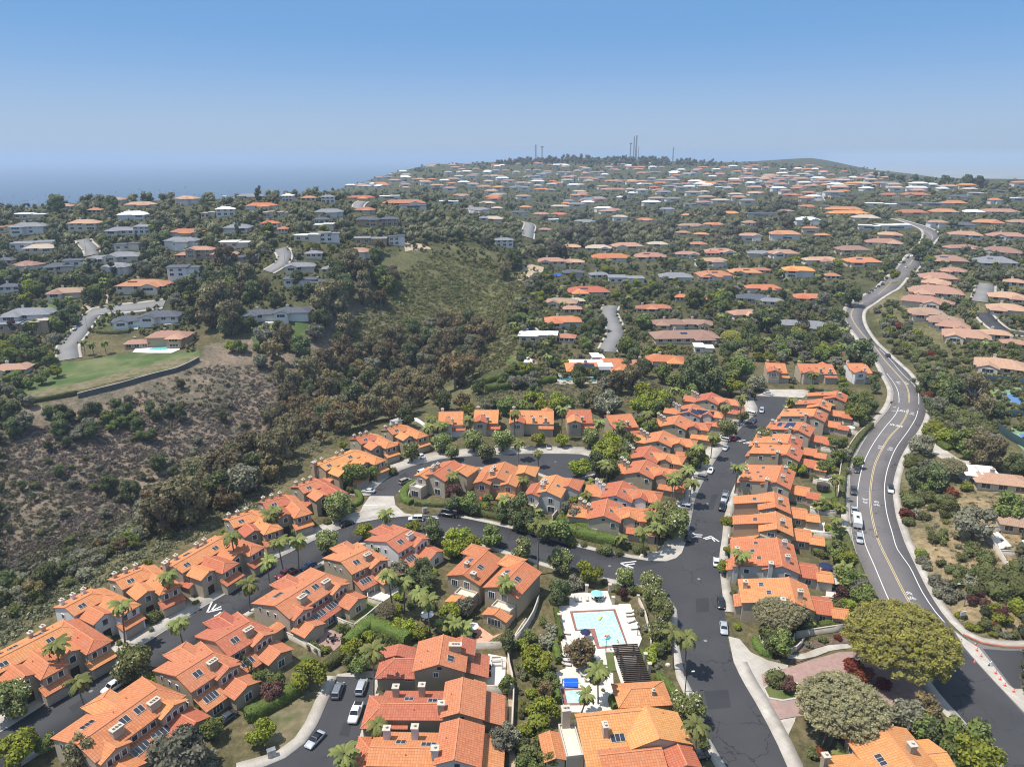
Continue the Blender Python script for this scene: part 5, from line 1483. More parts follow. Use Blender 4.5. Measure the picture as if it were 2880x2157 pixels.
for x, z0, z1 in ((-3.4, .7, 2.5), (-3.3, .5, 2.75), (3.0, .5, 2.75), (3.4, .8, 2.3)):
    st.append([(x, -1.2, z0), (x, -1.22, z1 - .25), (x, -1.0, z1), (x, 1.0, z1), (x, 1.22, z1 - .25), (x, 1.2, z0)])
loft(b, st); b.build('body', PAINT['white'], e)
b = MB(); b.box(-.6, -.45, 2.74, 1.0, .45, 2.83); b.build('roof_hatch', M['car_glass'], e)
b = MB(); b.box(-2.6, -1.24, 1.4, -1.2, 1.24, 2.0); b.build('window', M['car_glass'], e)
for sy in (-1.1, 1.1): link('wheel', carmeshes('van')['wheel'], e, (-.2, sy, .34))
b = MB(); b.tube([(3.3, 0, .55), (4.6, 0, .55)], .08, 6); b.build('tow_bar', M['metal'], e)
# ================================================================ WALLS, FENCES
def wall_line(name, label, pts, hgt, th=.22, mat='block_wall', cat='wall', group=None, cap=True, z=None, posts=None):
    P = smooth_line(Gmix(pts) if not isinstance(pts, np.ndarray) else pts, 2.5) if len(pts) > 2 else np.asarray(Gmix(pts) if not isinstance(pts, np.ndarray) else pts)[:, :2]
    if len(P) == 2: P = resample(P, max(2, int(np.hypot(*(P[1] - P[0])) / 3) + 1))
    n = normals(P); zg = H(P[:, 0], P[:, 1])
    e = empty(name, (P[0][0], P[0][1], float(zg[0])), 0, label, cat, group)
    o = np.array([P[0][0], P[0][1], zg[0]])
    def sl(nm, w, z0, z1, m):
        A_, B_ = P + n * w / 2, P - n * w / 2
        k = len(P)
        V = np.vstack([np.c_[A_, zg + z0], np.c_[B_, zg + z0], np.c_[A_, zg + z1], np.c_[B_, zg + z1]]) - o
        i = np.arange(k - 1)
        F = np.vstack([np.c_[2*k+i, 2*k+i+1, 3*k+i+1, 3*k+i], np.c_[i, i+1, 2*k+i+1, 2*k+i], np.c_[k+i+1, k+i, 3*k+i, 3*k+i+1], [[0, 2*k, 3*k, k]], [[k-1, 2*k-1, 4*k-1, 3*k-1]]])
        link(nm, nmesh(nm, V, F, M[m]), e)
    sl('panel', th, -.6, hgt, mat)
    if cap: sl('coping', th + .1, hgt + .001, hgt + .1, 'trim' if mat != 'white_paint' else 'white_paint')
    if posts:
        for k in range(0, len(P), posts):
            b = MB(); b.box(P[k][0] - .28 - o[0], P[k][1] - .28 - o[1], -.4, P[k][0] + .28 - o[0], P[k][1] + .28 - o[1], hgt + .35 + zg[k] - o[2])
            b.box(P[k][0] - .36 - o[0], P[k][1] - .36 - o[1], hgt + .35 + zg[k] - o[2], P[k][0] + .36 - o[0], P[k][1] + .36 - o[1], hgt + .48 + zg[k] - o[2]); b.build('post', M['trim'], e)
    return e
gw = 'garden walls between the townhouses'
WALLS = [('block wall stepping between the cypress house and the brown patio', q('B', (160, 850), (280, 905), (400, 978)), 1.7),
         ('low white wall around the patio with the blue umbrella', q('B', (688, 585), (690, 640), (782, 668)), 1.5), ('garden wall beside the small back lawn', q('B', (780, 668), (690, 745), (610, 808)), 1.5),
         ('short wall between the back lawn and the brown patio', q('B', (478, 755), (540, 785), (604, 808)), 1.5), ('short wall around the planted garden corner', q('B', (745, 770), (760, 800), (850, 830)), 1.3),
         ('grey wall between the terracotta patio and the beds', q('M', (1140, 500), (1330, 500), (1510, 500)), 1.8), ('long garden wall beside the dirt path', q('M', (1667, 260), (1560, 420), (1490, 600), (1530, 800), (1545, 950), (1530, 1300)), 1.7),
         ('wall between the two patios by the dirt path', q('M', (1225, 930), (1380, 935), (1535, 935)), 1.9), ('wall below the terracotta yard by the dirt path', q('M', (1250, 1385), (1400, 1400), (1530, 1380)), 1.2),
         ('pale retaining wall curving behind the pool planting', q('C', (165, 640), (130, 740), (60, 850), (0, 920)), 2.0),
         ('white sloping wall beside the corner island house', q('F', (1405, 1290), (1290, 1400), (1170, 1535)), 1.6), ('cream wall of the curved pool terrace', q('E', (1425, 1320), (1440, 1270), (1600, 1190)), 1.2),
         ('yard wall beside the trampoline lawn', q('H', (1010, 195), (1120, 215), (1235, 235)), 1.8), ('yard wall between two right-hand patios', q('H', (985, 470), (1100, 485), (1230, 500)), 1.8),
         ('yard wall above the small square lawn', q('H', (1020, 700), (1150, 705), (1300, 715)), 1.8), ('yard wall beside the navy umbrella', q('H', (990, 1060), (1120, 1070), (1240, 1085)), 1.6), ('yard wall beside the closed white umbrella', q('H', (1090, 1300), (1170, 1305), (1245, 1315)), 1.6),
         ('long yard fence behind the roadside hedge', q('K', (1985, 640), (1870, 740), (1760, 900), (1680, 1080), (1650, 1300), (1640, 1470)), 1.7),
         ('yard wall below the white umbrella', q('K', (1690, 690), (1780, 700), (1880, 730)), 1.8), ('yard wall above the white umbrella', q('K', (1690, 590), (1790, 600), (1890, 625)), 1.8), ('yard wall at the far hedge lawn', q('K', (1440, 905), (1540, 920), (1650, 935)), 1.8),
         ('low white wall of the entrance garden', q('Z', (305, 755), (285, 830), (330, 890), (430, 955), (590, 995)), 1.0), ('long entrance wall under the coral tree', q('Z', (815, 800), (1050, 760), (1495, 690)), 1.8),
         ('curved wing wall at the pedestrian gate', q('Z', (800, 800), (770, 880), (720, 930), (640, 975)), 1.5), ('second curved wing wall at the pedestrian gate', q('Z', (930, 860), (880, 930), (820, 985), (660, 1025)), 1.3),
         ('block wall stepping down the shrub slope', q('Y', (345, 60), (400, 110), (480, 180), (650, 450)), 1.8), ('yard wall around the white terrace on the slope', q('Y', (340, 50), (440, 48), (540, 55)), 1.8), ('yard wall below the white terrace', q('Y', (520, 250), (620, 258), (740, 265)), 1.4)]
for lab, pts, hh in WALLS: wall_line('garden_wall', lab, pts, hh, group=gw)
wall_line('fence', 'white fence of slim posts at the loop road corner', q('E', (1250, 640), (1330, 615), (1470, 605), (1580, 670)), 1.6, .08, 'white_paint', 'fence')
wall_line('retaining_wall', 'dark curved retaining wall below the estate lawn', q('P', (560, 815), (700, 780), (860, 740), (1100, 670), (1300, 615), (1430, 550)), 2.4, .4, 'dark_wall', 'wall')
wall_line('retaining_wall', 'low grey wall below the estate house with a tall palm', q('P', (190, 640), (250, 600), (320, 560)), 1.6, .3, 'block_wall', 'wall')
wall_line('pool_wall', 'white wall with pillars right of the swimming pool', q('N', (815, 160), (880, 300), (935, 560)), 1.3, .2, 'block_wall', 'wall', posts=4)
for k, (x, y) in enumerate([(352, 82), (590, 190), (62, 210), (105, 345), (880, 705), (915, 795), (560, 75)]):
    P = G('N', x, y); b = MB(); b.box(-.35, -.35, 0, .35, .35, 2.1); b.box(-.45, -.45, 2.1, .45, .45, 2.28)
    o = b.build('gate_pillar', M['trim'], loc=P); tag(o, ['pale pillar behind the turquoise umbrella', 'pale pillar at the upper right pool deck corner', 'pale pillar at the top of the left pool hedge', 'pale pillar halfway down the left pool hedge', 'upper of two pillars right of the pergola', 'lower of two pillars right of the pergola', 'pale pillar at the pool gate beside the bushes'][k], 'pillar', 'pale pillars around the pool')
# dirt path wall beside the pool planting
# ================================================================ POOL AREA
sheet('pool_deck', Gmix(q('N', (100, 208), (195, 200), (200, 95), (540, 68), (580, 188), (745, 186), (850, 500), (815, 590), (840, 620), (520, 622), (548, 800), (590, 812), (605, 1150), (560, 1172), (150, 1160), (75, 800), (165, 765), (110, 470))), .08, M['deck'])
sheet('pool_coping', Gmix(q('N', (200, 254), (610, 234), (724, 556), (715, 572), (448, 594), (385, 430), (248, 432))), .12, M['brick'], skirt=.1)
t = NT('pool_water')
p_ = t.pos(); vo = t.n('TexVoronoi', feature='DISTANCE_TO_EDGE'); vo.inputs['Scale'].default_value = .9; nz = t.n('TexNoise'); nz.inputs['Scale'].default_value = .8; t.l(p_, nz.inputs[0])
va = t.n('VectorMath', operation='ADD'); t.l(p_, va.inputs[0]); t.l(nz.outputs['Color'], va.inputs[1]); t.l(va.outputs[0], vo.inputs['Vector'])
t.col(t.mix(t.ramp(vo.outputs['Distance'], .0, .25), (.50, .74, .77), (.33, .63, .69)))  # pale caustic light net painted into the water colour
M['pool'] = t.fin(.06, 0, .5)
sheet('pool_water', Gmix(q('N', (228, 270), (592, 252), (703, 548), (470, 573), (426, 411), (266, 419))), .135, M['pool'], skirt=.1)
M['dark_pool'] = plain('dark_pool_water', (.05, .16, .17), .06, 0, .5)
M['teal_pool'] = plain('teal_pool_water', (.14, .48, .46), .06, 0, .5)
sheet('spa_coping', Gmix(q('N', (118, 950), (376, 944), (376, 1098), (148, 1103))), .12, M['brick'], skirt=.1)
sheet('spa_water', Gmix(q('N', (155, 970), (332, 963), (342, 1080), (180, 1083))), .135, M['pool'], skirt=.1)
def fab(n, c): M[n] = plain('fabric_' + n, c, .85, var=.05)
fab('cover_blue', (.01, .10, .52)); fab('turq', (.25, .55, .52)); fab('navy', (.02, .025, .07)); fab('red_f', (.6, .03, .02)); fab('white_f', (.75, .73, .70)); fab('lounge', (.55, .50, .44)); fab('orange_f', (.75, .30, .17)); fab('teal_f', (.02, .42, .50)); fab('lime_f', (.60, .75, .08)); fab('skin', (.55, .33, .23)); fab('cyan_f', (.05, .40, .60))
ps = Gmix(q('N', (148, 868), (272, 866), (272, 946), (150, 942)))
cpt = ps.mean(0); b = MB(); lo = [(p[0] - cpt[0], p[1] - cpt[1]) for p in ps]
b.add([(x, y, z) for z in (.1, .42) for x, y in lo], [(0, 3, 2, 1), (4, 5, 6, 7), (0, 1, 5, 4), (1, 2, 6, 5), (2, 3, 7, 6), (3, 0, 4, 7)])
o = b.build('spa_cover', M['cover_blue'], loc=(cpt[0], cpt[1], 0)); tag(o, 'bright blue spa cover lying on the deck beside the spa', 'spa cover')
b = MB(); b.obox(((lo[0][0]+lo[1][0])/2*.02+(lo[2][0]+lo[1][0])*.0, 0, .44), (lo[1][0]-lo[0][0], lo[1][1]-lo[0][1], 0), (lo[3][0]-lo[0][0], lo[3][1]-lo[0][1], 0), (0, 0, 1), 1.9, .06, .02); b.build('fold_seam', M['cyan_f'], o)
LANDMARKS += [('swimming pool', *Gmix(q('N', (470, 400)))[0][:2]) if False else ('swimming pool', *G('N', 470, 400)[:2]), ('spa', *G('N', 250, 1030)[:2])]
def lounger():
    e = empty('sun_lounger', (0, 0, 0))
    f = MB()
    for sy in (-.3, .3): f.tube([(-.95, sy, .3), (.95, sy, .3)], .035, 5)
    for sx in (-.8, .7): f.tube([(sx, -.3, .3), (sx, .3, .3)], .03, 5)
    fo = f.build('frame', M['metal'], e)
    for sx in (-.8, .7):
        for sy in (-.3, .3):
            l = MB(); l.tube([(sx, sy, .01), (sx, sy, .3)], .035, 5); l.build('leg', M['metal'], e)
    s_ = MB(); s_.box(-.95, -.32, .33, .35, .32, .42); s_.build('seat_cushion', M['lounge'], e)
    b_ = MB(); b_.obox((.66, 0, .55), (1, 0, .55), (0, 1, 0), (-.55, 0, 1), .36, .32, .045); b_.build('backrest', M['lounge'], e)
    return e
proto = None
Ls = [(258, 150, 95, 'left one of two sun loungers at the upper left of the pool deck'), (290, 152, 95, 'sun lounger just right of the pair at the upper pool deck edge'), (352, 145, 95, 'sun lounger left of the turquoise umbrella'), (500, 145, 60, 'small reclined chair right of the turquoise umbrella'), (738, 270, 4, 'upper sun lounger at the right side of the pool'), (742, 300, 4, 'second sun lounger down the right side of the pool'), (752, 352, 25, 'tilted sun lounger at the right side of the pool'), (785, 416, 4, 'lower sun lounger at the right side of the pool beside the lamp'),
      (330, 820, 172, 'upper sun lounger above the spa deck'), (335, 842, 172, 'second sun lounger above the spa deck'), (372, 885, 178, 'sun lounger beside the spa hedge'), (165, 460, 170, 'sun lounger at the left pool edge above the dark tree'), (150, 560, 90, 'sun lounger at the left deck edge beside the hedge'), (165, 665, 170, 'sun lounger left of the dark round tree'), (165, 705, 170, 'sun lounger below the one left of the dark tree'), (170, 742, 170, 'lowest sun lounger left of the dark round tree'), (115, 895, 80, 'chair left of the blue spa cover')]
for x, y, a, lab in Ls:
    if proto is None: o = proto = lounger()
    else: o = copy_tree(proto)
    P = G('N', x, y); o.location = (P[0], P[1], .08); o.rotation_euler = (0, 0, R(a)); o.scale = (1.1,) * 3
    tag(o, lab, 'sun lounger', 'sun loungers around the pool')
def umbrella(P, r, hgt, mat, label, closed=False, table=False):
    e = empty('garden_umbrella', (P[0], P[1], float(H(P[0], P[1]))), 0, label, 'umbrella')
    b = MB(); b.tube([(0, 0, 0), (0, 0, hgt + .15)], .035, 6); b.build('pole', M['metal'], e)
    b = MB()
    if closed: b.lathe([(.12, hgt - 1.5), (.24, hgt - 1.2), (.16, hgt - .5), (.04, hgt)], 8)
    else:
        b.lathe([(r, hgt - .55), (r * .99, hgt - .5), (r * .5, hgt - .18), (.05, hgt)], 8)
    b.build('canopy', M[mat], e)
    b = MB(); b.lathe([(.35, 0), (.35, .08), (.08, .12)], 8); b.build('base', M['metal'], e)
    return e
umbrella(G('N', 440, 150), 1.6, 2.5, 'turq', 'turquoise umbrella over a dark table on the pool deck')
umbrella(G('N', 340, 500), 1.3, 2.4, 'navy', 'dark umbrella beside the dark round tree at the pool')
umbrella(G('B', 830, 545), 1.1, 2.4, 'cover_blue', 'blue umbrella on the patio behind the olive townhouse')
umbrella(G('F', 530, 1375), 1.5, 2.5, 'red_f', 'red umbrella beside the wide island townhouse')
umbrella(G('H', 1130, 1025), 2.0, 2.5, 'navy', 'large navy umbrella behind the grey gabled townhouse')
umbrella(G('K', 1780, 680), 1.9, 2.5, 'white_f', 'white umbrella in a yard beside the roadside hedge')
umbrella(G('Z', 1215, 360), .4, 2.6, 'white_f', 'closed white umbrella behind the entrance garden house', True)
umbrella(G('B', 1335, 830), 1.5, 2.4, 'white_f', 'white umbrella on the terracotta patio')
umbrella(G('B', 1055, 755), 1.7, 2.4, 'white_f', 'white umbrella among palms in the planted garden')
umbrella(G('H', 1200, 1160), 1.7, 2.4, 'lounge', 'grey round umbrella in the yard below the navy one')
umbrella(G('T', 960, 225), 2.6, 3.0, 'white_f', 'white pavilion umbrella above the hillside houses')
umbrella(G('D', 1576, 300), .9, 2.2, 'white_f', 'small umbrella on the white terrace of the slope house')
def table(P, label, r=.6, chairs=4, mat='black_metal'):
    e = empty('patio_table', (P[0], P[1], float(H(P[0], P[1])) + .08), random.random(), label, 'table')
    b = MB(); b.lathe([(r, .7), (r, .75)], 12); b.build('table_top', M[mat], e)
    b = MB(); b.lathe([(.3, 0), (.05, .06), (.05, .7)], 8); b.build('pedestal', M[mat], e)
    for k in range(chairs):
        a = 2 * PI * k / chairs
        c_ = empty('patio_chair', (P[0] + math.cos(a) * (r + .45), P[1] + math.sin(a) * (r + .45), float(H(P[0], P[1])) + .08), a, 'dark chair at the ' + label, 'chair', 'chairs at the ' + label)
        s_ = MB(); s_.box(-.22, -.22, .4, .22, .22, .46); s_.build('seat', M[mat], c_)
        s_ = MB(); s_.box(.2, -.22, .46, .26, .22, .9); s_.build('backrest', M[mat], c_)
        for sx in (-.19, .19):
            for sy in (-.19, .19):
                l = MB(); l.tube([(sx, sy, 0), (sx, sy, .4)], .025, 4); l.build('leg', M[mat], c_)
table(G('N', 442, 150), 'dark table under the turquoise umbrella')
table(G('B', 470, 880), 'dark round table on the brown patio', .7, 5)
table(G('M', 1160, 390), 'dark fire table on the terracotta patio', .8, 3)
table(G('H', 1090, 395), 'table on the patio with palms', .6, 3)
# sofas and grills on the patio by the dirt path
for c, x, y, lab in [('M', 1375, 620, 'long pale outdoor sofa on the patio beside the dirt path'), ('M', 1380, 665, 'second pale outdoor sofa facing the long one'), ('M', 1450, 670, 'beige covered sofa against the garden wall'), ('H', 990, 575, 'white covered sofa on the right-hand patio'), ('B', 1300, 880, 'wicker sofa beside the white patio umbrella')]:
    P = G(c, x, y); e = empty('outdoor_sofa', (P[0], P[1], .1), R(4 if x != 1450 else 92), lab, 'sofa', 'sofas on the patios')
    b = MB(); b.box(-1.0, -.4, 0, 1.0, .35, .42); b.build('seat', M['lounge'], e)
    b = MB(); b.box(-1.0, .36, 0, 1.0, .55, .8); b.build('backrest', M['lounge'], e)
    for sx in (-1.16, 1.01): b = MB(); b.box(sx, -.4, 0, sx + .15, .55, .6); b.build('armrest', M['lounge'], e)
for c, x, y, lab in [('M', 1300, 770, 'black grill against the olive townhouse on the patio'), ('M', 1300, 700, 'second black grill above the first on the patio'), ('B', 645, 690, 'black grill on the back lawn pad')]:
    P = G(c, x, y); e = empty('grill', (P[0], P[1], .1), .1, lab, 'grill', 'grills on the patios')
    b = MB(); b.box(-.55, -.3, .1, .55, .3, .8); b.build('cabinet', M['black_metal'], e)
    b = MB(); b.tube([(-.5, 0, .85), (.5, 0, .85)], .32, 10); b.build('lid', M['black_metal'], e)
# pergola
pg = [flat('N', x, y, 2.8) for x, y in ((585, 562), (806, 551), (930, 880), (697, 892))]
o = .25 * sum(pg); ax = dirn(pg[0], pg[1]); W0 = float(np.hypot(*(pg[1] - pg[0])[:2])); D0 = float(np.hypot(*(pg[3] - pg[0])[:2]))
e = empty('pergola', (o[0], o[1], 0), math.atan2(ax[1], ax[0]), 'dark timber pergola of many slats between pool and pool house', 'pergola')
LANDMARKS.append(('dark timber pergola', o[0], o[1]))
for k in range(21):
    y = D0 / 2 - D0 * k / 20
    b = MB(); b.box(-W0 / 2 - .1, y - .11, 2.75, W0 / 2 + .1, y + .11, 3.0); b.build('slat', M['dark_wood'], e)
for sx in (-1, 1):
    b = MB(); b.box(sx * W0 * .33 - .1, -D0 / 2, 2.45, sx * W0 * .33 + .1, D0 / 2, 2.749); b.build('beam', M['dark_wood'], e)
    for sy in (-1, -.33, .33, 1):
        b = MB(); b.box(sx * W0 * .33 - .12, sy * D0 * .45 - .12, 0, sx * W0 * .33 + .12, sy * D0 * .45 + .12, 2.449); b.build('post', M['dark_wood'], e)
sheet('pergola_floor', np.array([[p[0], p[1], 0] for p in pg]), .075, M['deck'])
sheet('lawn', Gmix(q('N', (520, 640), (590, 625), (620, 790), (555, 800))), .10, M['lawn'], skirt=0)
sheet('lawn', Gmix(q('N', (815, 600), (860, 590), (900, 770), (870, 760))), .10, M['lawn'], skirt=0)
# floats and people in the pool
P = G('N', 535, 492)
e = empty('swim_ring', (P[0], P[1], .2), .4, 'peach and teal swim ring carrying a person in the pool', 'swim ring')
def torus(mb, Rr2, r, n=18, m=8, a0=0, a1=2*PI, z=0):
    vs = [((Rr2 + r * math.cos(2*PI*j/m)) * math.cos(a0 + (a1-a0)*i/n), (Rr2 + r * math.cos(2*PI*j/m)) * math.sin(a0 + (a1-a0)*i/n), z + r * math.sin(2*PI*j/m)) for i in range(n+1) for j in range(m)]
    mb.add(vs, [(i*m+j, (i+1)*m+j, (i+1)*m+(j+1) % m, i*m+(j+1) % m) for i in range(n) for j in range(m)])
b = MB(); torus(b, .62, .22, a0=0, a1=PI * 1.1); b.build('ring_half', M['orange_f'], e, True)
b = MB(); torus(b, .62, .22, a0=PI * 1.1, a1=2 * PI); b.build('ring_half', M['teal_f'], e, True)
def person(P, ang, label, joints, cloth, hairc):
    """one skinned body; joints: list of (xyz, radius, parent)"""
    me = bpy.data.meshes.new('person')
    me.from_pydata([j[0] for j in joints], [(i, j[2]) for i, j in enumerate(joints) if j[2] >= 0], [])
    o = link('person', me, None, P, ang)
    o.modifiers.new('skin', 'SKIN'); 
    for i, j in enumerate(joints):
        me.skin_vertices[0].data[i].radius = (j[1], j[1])
    me.skin_vertices[0].data[0].use_root = True
    sm_ = o.modifiers.new('sub', 'SUBSURF'); sm_.levels = 1; sm_.render_levels = 1
    me.materials.append(M['skin'])
    tag(o, label, 'person')
    hd = joints[3][0]
    b = MB(); b.lathe([(.02, -.02), (.115, .0), (.11, .07), (.05, .125)], 10, (hd[0] - .02, hd[1], hd[2] + .02)); b.build('hair', hairc, o, True)
    b = MB(); pv = joints[0][0]; b.lathe([(.13, -.1), (.17, 0), (.15, .12)], 10, (pv[0], pv[1], pv[2])); b.build('swimwear', cloth, o, True)
    return o
J = [((0, 0, .05), .13, -1), ((-.28, 0, .22), .15, 0), ((-.48, 0, .36), .055, 1), ((-.60, 0, .46), .105, 2),
     ((-.36, -.2, .28), .06, 1), ((-.25, -.48, .22), .045, 4), ((.0, -.62, .26), .035, 5), ((-.36, .2, .28), .06, 1), ((-.25, .48, .22), .045, 7), ((.0, .62, .26), .035, 8),
     ((.08, -.12, .05), .1, 0), ((.5, -.16, .26), .07, 10), ((.85, -.15, .1), .045, 11), ((.95, -.15, .16), .035, 12), ((.08, .12, .05), .1, 0), ((.5, .16, .24), .07, 14), ((.86, .17, .08), .045, 15), ((.96, .17, .14), .035, 16)]
person((P[0], P[1], .28), .6, 'person lying back in the swim ring in the pool', J, M['navy'], M['dark_wood'])
P2 = G('N', 640, 540)
J2 = [((0, 0, .0), .12, -1), ((.3, 0, .06), .14, 0), ((.5, 0, .1), .05, 1), ((.62, 0, .14), .1, 2), ((.36, -.2, .06), .055, 1), ((.62, -.36, .04), .04, 4), ((.85, -.3, .03), .035, 5), ((.36, .2, .06), .055, 1), ((.6, .38, .04), .04, 7), ((.84, .36, .03), .035, 8),
      ((-.1, -.11, 0), .09, 0), ((-.5, -.15, 0), .065, 10), ((-.9, -.16, -.02), .04, 11), ((-1.0, -.16, -.03), .035, 12), ((-.1, .11, 0), .09, 0), ((-.5, .15, 0), .065, 14), ((-.9, .18, -.02), .04, 15), ((-1.0, .18, -.03), .035, 16)]
person((P2[0], P2[1], .16), 1.9, 'dark haired swimmer in black swimwear at the lower pool edge', J2, M['navy'], M['black_metal'])
P3_ = G('N', 474, 325)
b = MB(); b.tube([(-.9, -.1, .12), (-.3, .05, .16), (.3, .02, .16), (.9, -.15, .22)], [.12, .3, .3, .1], 8)
o = b.build('pool_float', M['lime_f'], None, True, (P3_[0], P3_[1], .14), 1.0); tag(o, 'lime yellow curved pool float drifting in the pool', 'pool float')
b = MB(); b.tube([(-.5, -.25, .1), (.3, -.22, .1)], .06, 6); b.build('grip', M['cyan_f'], o)
# trampoline with net
P = G('H', 1105, 265)
e = empty('trampoline', (P[0], P[1], 0), 0, 'black netted trampoline on the small walled lawn', 'trampoline')
b = MB(); b.lathe([(2.1, .8), (2.1, .86)], 18); b.build('bed', M['black_metal'], e)
t = NT('net_mesh'); t.col((.03, .03, .03)); t.b.inputs['Alpha'].default_value = .75; M['net'] = t.fin(.9)
vs = [(2.1 * math.cos(2*PI*k/18), 2.1 * math.sin(2*PI*k/18), z) for z in (.9, 2.5) for k in range(18)]
b = MB(); b.add(vs, [(k, (k+1) % 18, 18 + (k+1) % 18, 18 + k) for k in range(18)]); b.build('net', M['net'], e)
for k in range(6):
    a = 2 * PI * k / 6; b = MB(); b.tube([(2.15 * math.cos(a), 2.15 * math.sin(a), 0), (2.15 * math.cos(a), 2.15 * math.sin(a), 2.6)], .04, 5); b.build('pole', M['metal'], e)
# ================================================================ STREET FURNITURE
cone_m = None
CN = [('D', 1275, 905, 'upright traffic cone nearest the red kerb on the median'), ('D', 1286, 940, 'traffic cone on the median second from the red kerb'), ('D', 1312, 976, 'traffic cone on the median above the folding sign'), ('D', 1271, 1012, 'striped traffic cone standing on the dark new asphalt'), ('D', 1401, 1080, 'traffic cone just below the folding sign'), ('D', 1428, 1118, 'second traffic cone below the folding sign'), ('D', 1458, 1156, 'third traffic cone below the folding sign'), ('D', 1512, 1193, 'last traffic cone on the median toward the frame edge')]
M['cone'] = plain('cone_orange', (.65, .10, .05), .6)
proto = None
for c, x, y, lab in CN:
    P = G(c, x, y)
    if proto is None:
        proto = empty('traffic_cone', (0, 0, 0))
        b = MB(); b.box(-.26, -.26, 0, .26, .26, .05); b.build('base', M['cone'], proto)
        b = MB(); b.lathe([(.18, .05), (.05, .8)], 10); b.build('cone_body', M['cone'], proto)
        b = MB(); b.lathe([(.132, .38), (.1, .55)], 10); b.build('stripe', M['white_paint'], proto)
        o = proto
    else: o = copy_tree(proto)
    o.location = (P[0], P[1], .06); tag(o, lab, 'traffic cone', 'traffic cones on the median')
P = G('D', 1366, 1035)
e = empty('folding_sign', (P[0], P[1], .06), .5, 'white folding sign among the traffic cones on the median', 'sign')
for s_ in (-1, 1):
    b = MB(); b.obox((0, s_ * .2, .55), (1, 0, 0), (0, s_ * -.3, 1), (0, 1, .3), .4, .6, .03); b.build('panel', M['white_paint'], e)
P = G('U', 590, 985)
e = empty('warning_sign', (P[0], P[1], .17), 0, 'dark diamond warning sign on the pavement at the road bend', 'sign')
b = MB(); b.tube([(0, 0, 0), (0, 0, 2.6)], .04, 6); b.build('post', M['metal'], e)
b = MB(); b.obox((0, .05, 2.4), (1, 0, 1), (1, 0, -1), (0, 1, 0), .42, .42, .02); b.build('sign_panel', M['black_metal'], e)
P = G('Y', 205, 850)
e = empty('street_sign', (P[0], P[1], float(H(P[0], P[1]))), .2, 'pale rectangular sign on posts among bushes at the side road', 'sign')
b = MB(); b.obox((0, 0, 2.2), (1, 0, 0), (0, 1, 0), (0, 0, 1), .8, .04, .55); b.build('sign_panel', M['white_paint'], e)
for sx in (-.6, .6): b = MB(); b.tube([(sx, .08, 0), (sx, .08, 2.7)], .05, 5); b.build('post', M['metal'], e)
def street_lamp(P, ang, label, hgt=7.5, arm=2.0, mat='metal'):
    e = empty('street_lamp', (P[0], P[1], float(H(P[0], P[1]))), ang, label, 'street lamp', 'street lamps')
    b = MB(); b.tube([(0, 0, 0), (0, 0, hgt * .9), (.25 * arm, 0, hgt), (arm, 0, hgt + .1)], [.11, .08, .07, .05], 6); b.build('pole', M[mat], e)
    b = MB(); b.box(arm - .1, -.14, hgt, arm + .55, .14, hgt + .16); b.build('lamp_head', M['lamp_glass'], e)
street_lamp(G('Y', 225, 720), PI, 'street lamp among the bushes above the side road', 6.5, 2.2)
street_lamp(G('C', 1065, 1195), .2, 'dark street lamp at the kerb beside the pool house', 5.0, 1.2, 'black_metal')
street_lamp(G('P', 625, 318), 1.0, 'tall lamp post on the estate street', 9, 1.2); street_lamp(G('P', 402, 472), 1.0, 'lamp post beside the jacaranda at the estate street end', 10, 1.2)
street_lamp(G('Q', 420, 945), 1.0, 'lamp post on the hillside street above the canyon', 9, 1.2); street_lamp(G('N', 525, 612), 2.0, 'small lamp post at the lower left pool corner', 3.2, .3, 'black_metal')
street_lamp(G('N', 812, 470), 2.0, 'small lamp post right of the pool beside a lounger', 3.2, .3, 'black_metal'); street_lamp(G('O', 745, 950), 1.0, 'lamp post on the far left hillside street', 9, 1.2)
for c, x, y, lab in [('B', 98, 1590, 'pale utility cabinet beside the dry lawn kerb'), ('E', 1575, 1462, 'pale utility cabinet beside the rounded hedge')]:
    P = G(c, x, y); e = empty('utility_cabinet', (P[0], P[1], .1), .5, lab, 'utility box')
    b = MB(); b.box(-.75, -.45, 0, .75, .45, 1.5); b.build('cabinet', M['trim'], e)
    b = MB(); b.box(-.8, -.5, 1.501, .8, .5, 1.58); b.build('lid', M['metal'], e)
    b = MB(); b.box(-.02, -.47, .1, .02, -.45, 1.4); b.build('door_seam', M['black_metal'], e)
P = G('Z', 605, 1100); e = empty('gate', (P[0], P[1], .05), .1, 'black iron gate panel at the pedestrian entrance', 'gate')
for k in range(13): b = MB(); b.tube([(-1.5 + k * .25, 0, 0), (-1.5 + k * .25, 0, 1.5)], .03, 4); b.build('bar', M['black_metal'], e)
for z in (.15, 1.4): b = MB(); b.tube([(-1.55, 0, z), (1.55, 0, z)], .035, 4); b.build('rail', M['black_metal'], e)
# boulders in the corner planting
for c, x, y, s_ in [('C', 800, 355, .7), ('C', 790, 362, .5), ('C', 125, 212, .55), ('C', 960, 1030, .8)]:
    P = G(c, x, y); b = MB(); b.lathe([(.5, -.2), (.8, .1), (.65, .5), (.3, .7)], 7); o = b.build('boulder', M['cream'], loc=(P[0], P[1], 0)); o.scale = (s_, s_ * .8, s_)
    tag(o, {800: 'pale boulder at the corner kerb planting', 790: 'smaller boulder beside the corner boulder', 125: 'pale boulder in the planting by the island houses', 960: 'boulder in the bark bed beside the pergola pillars'}[x], 'boulder')
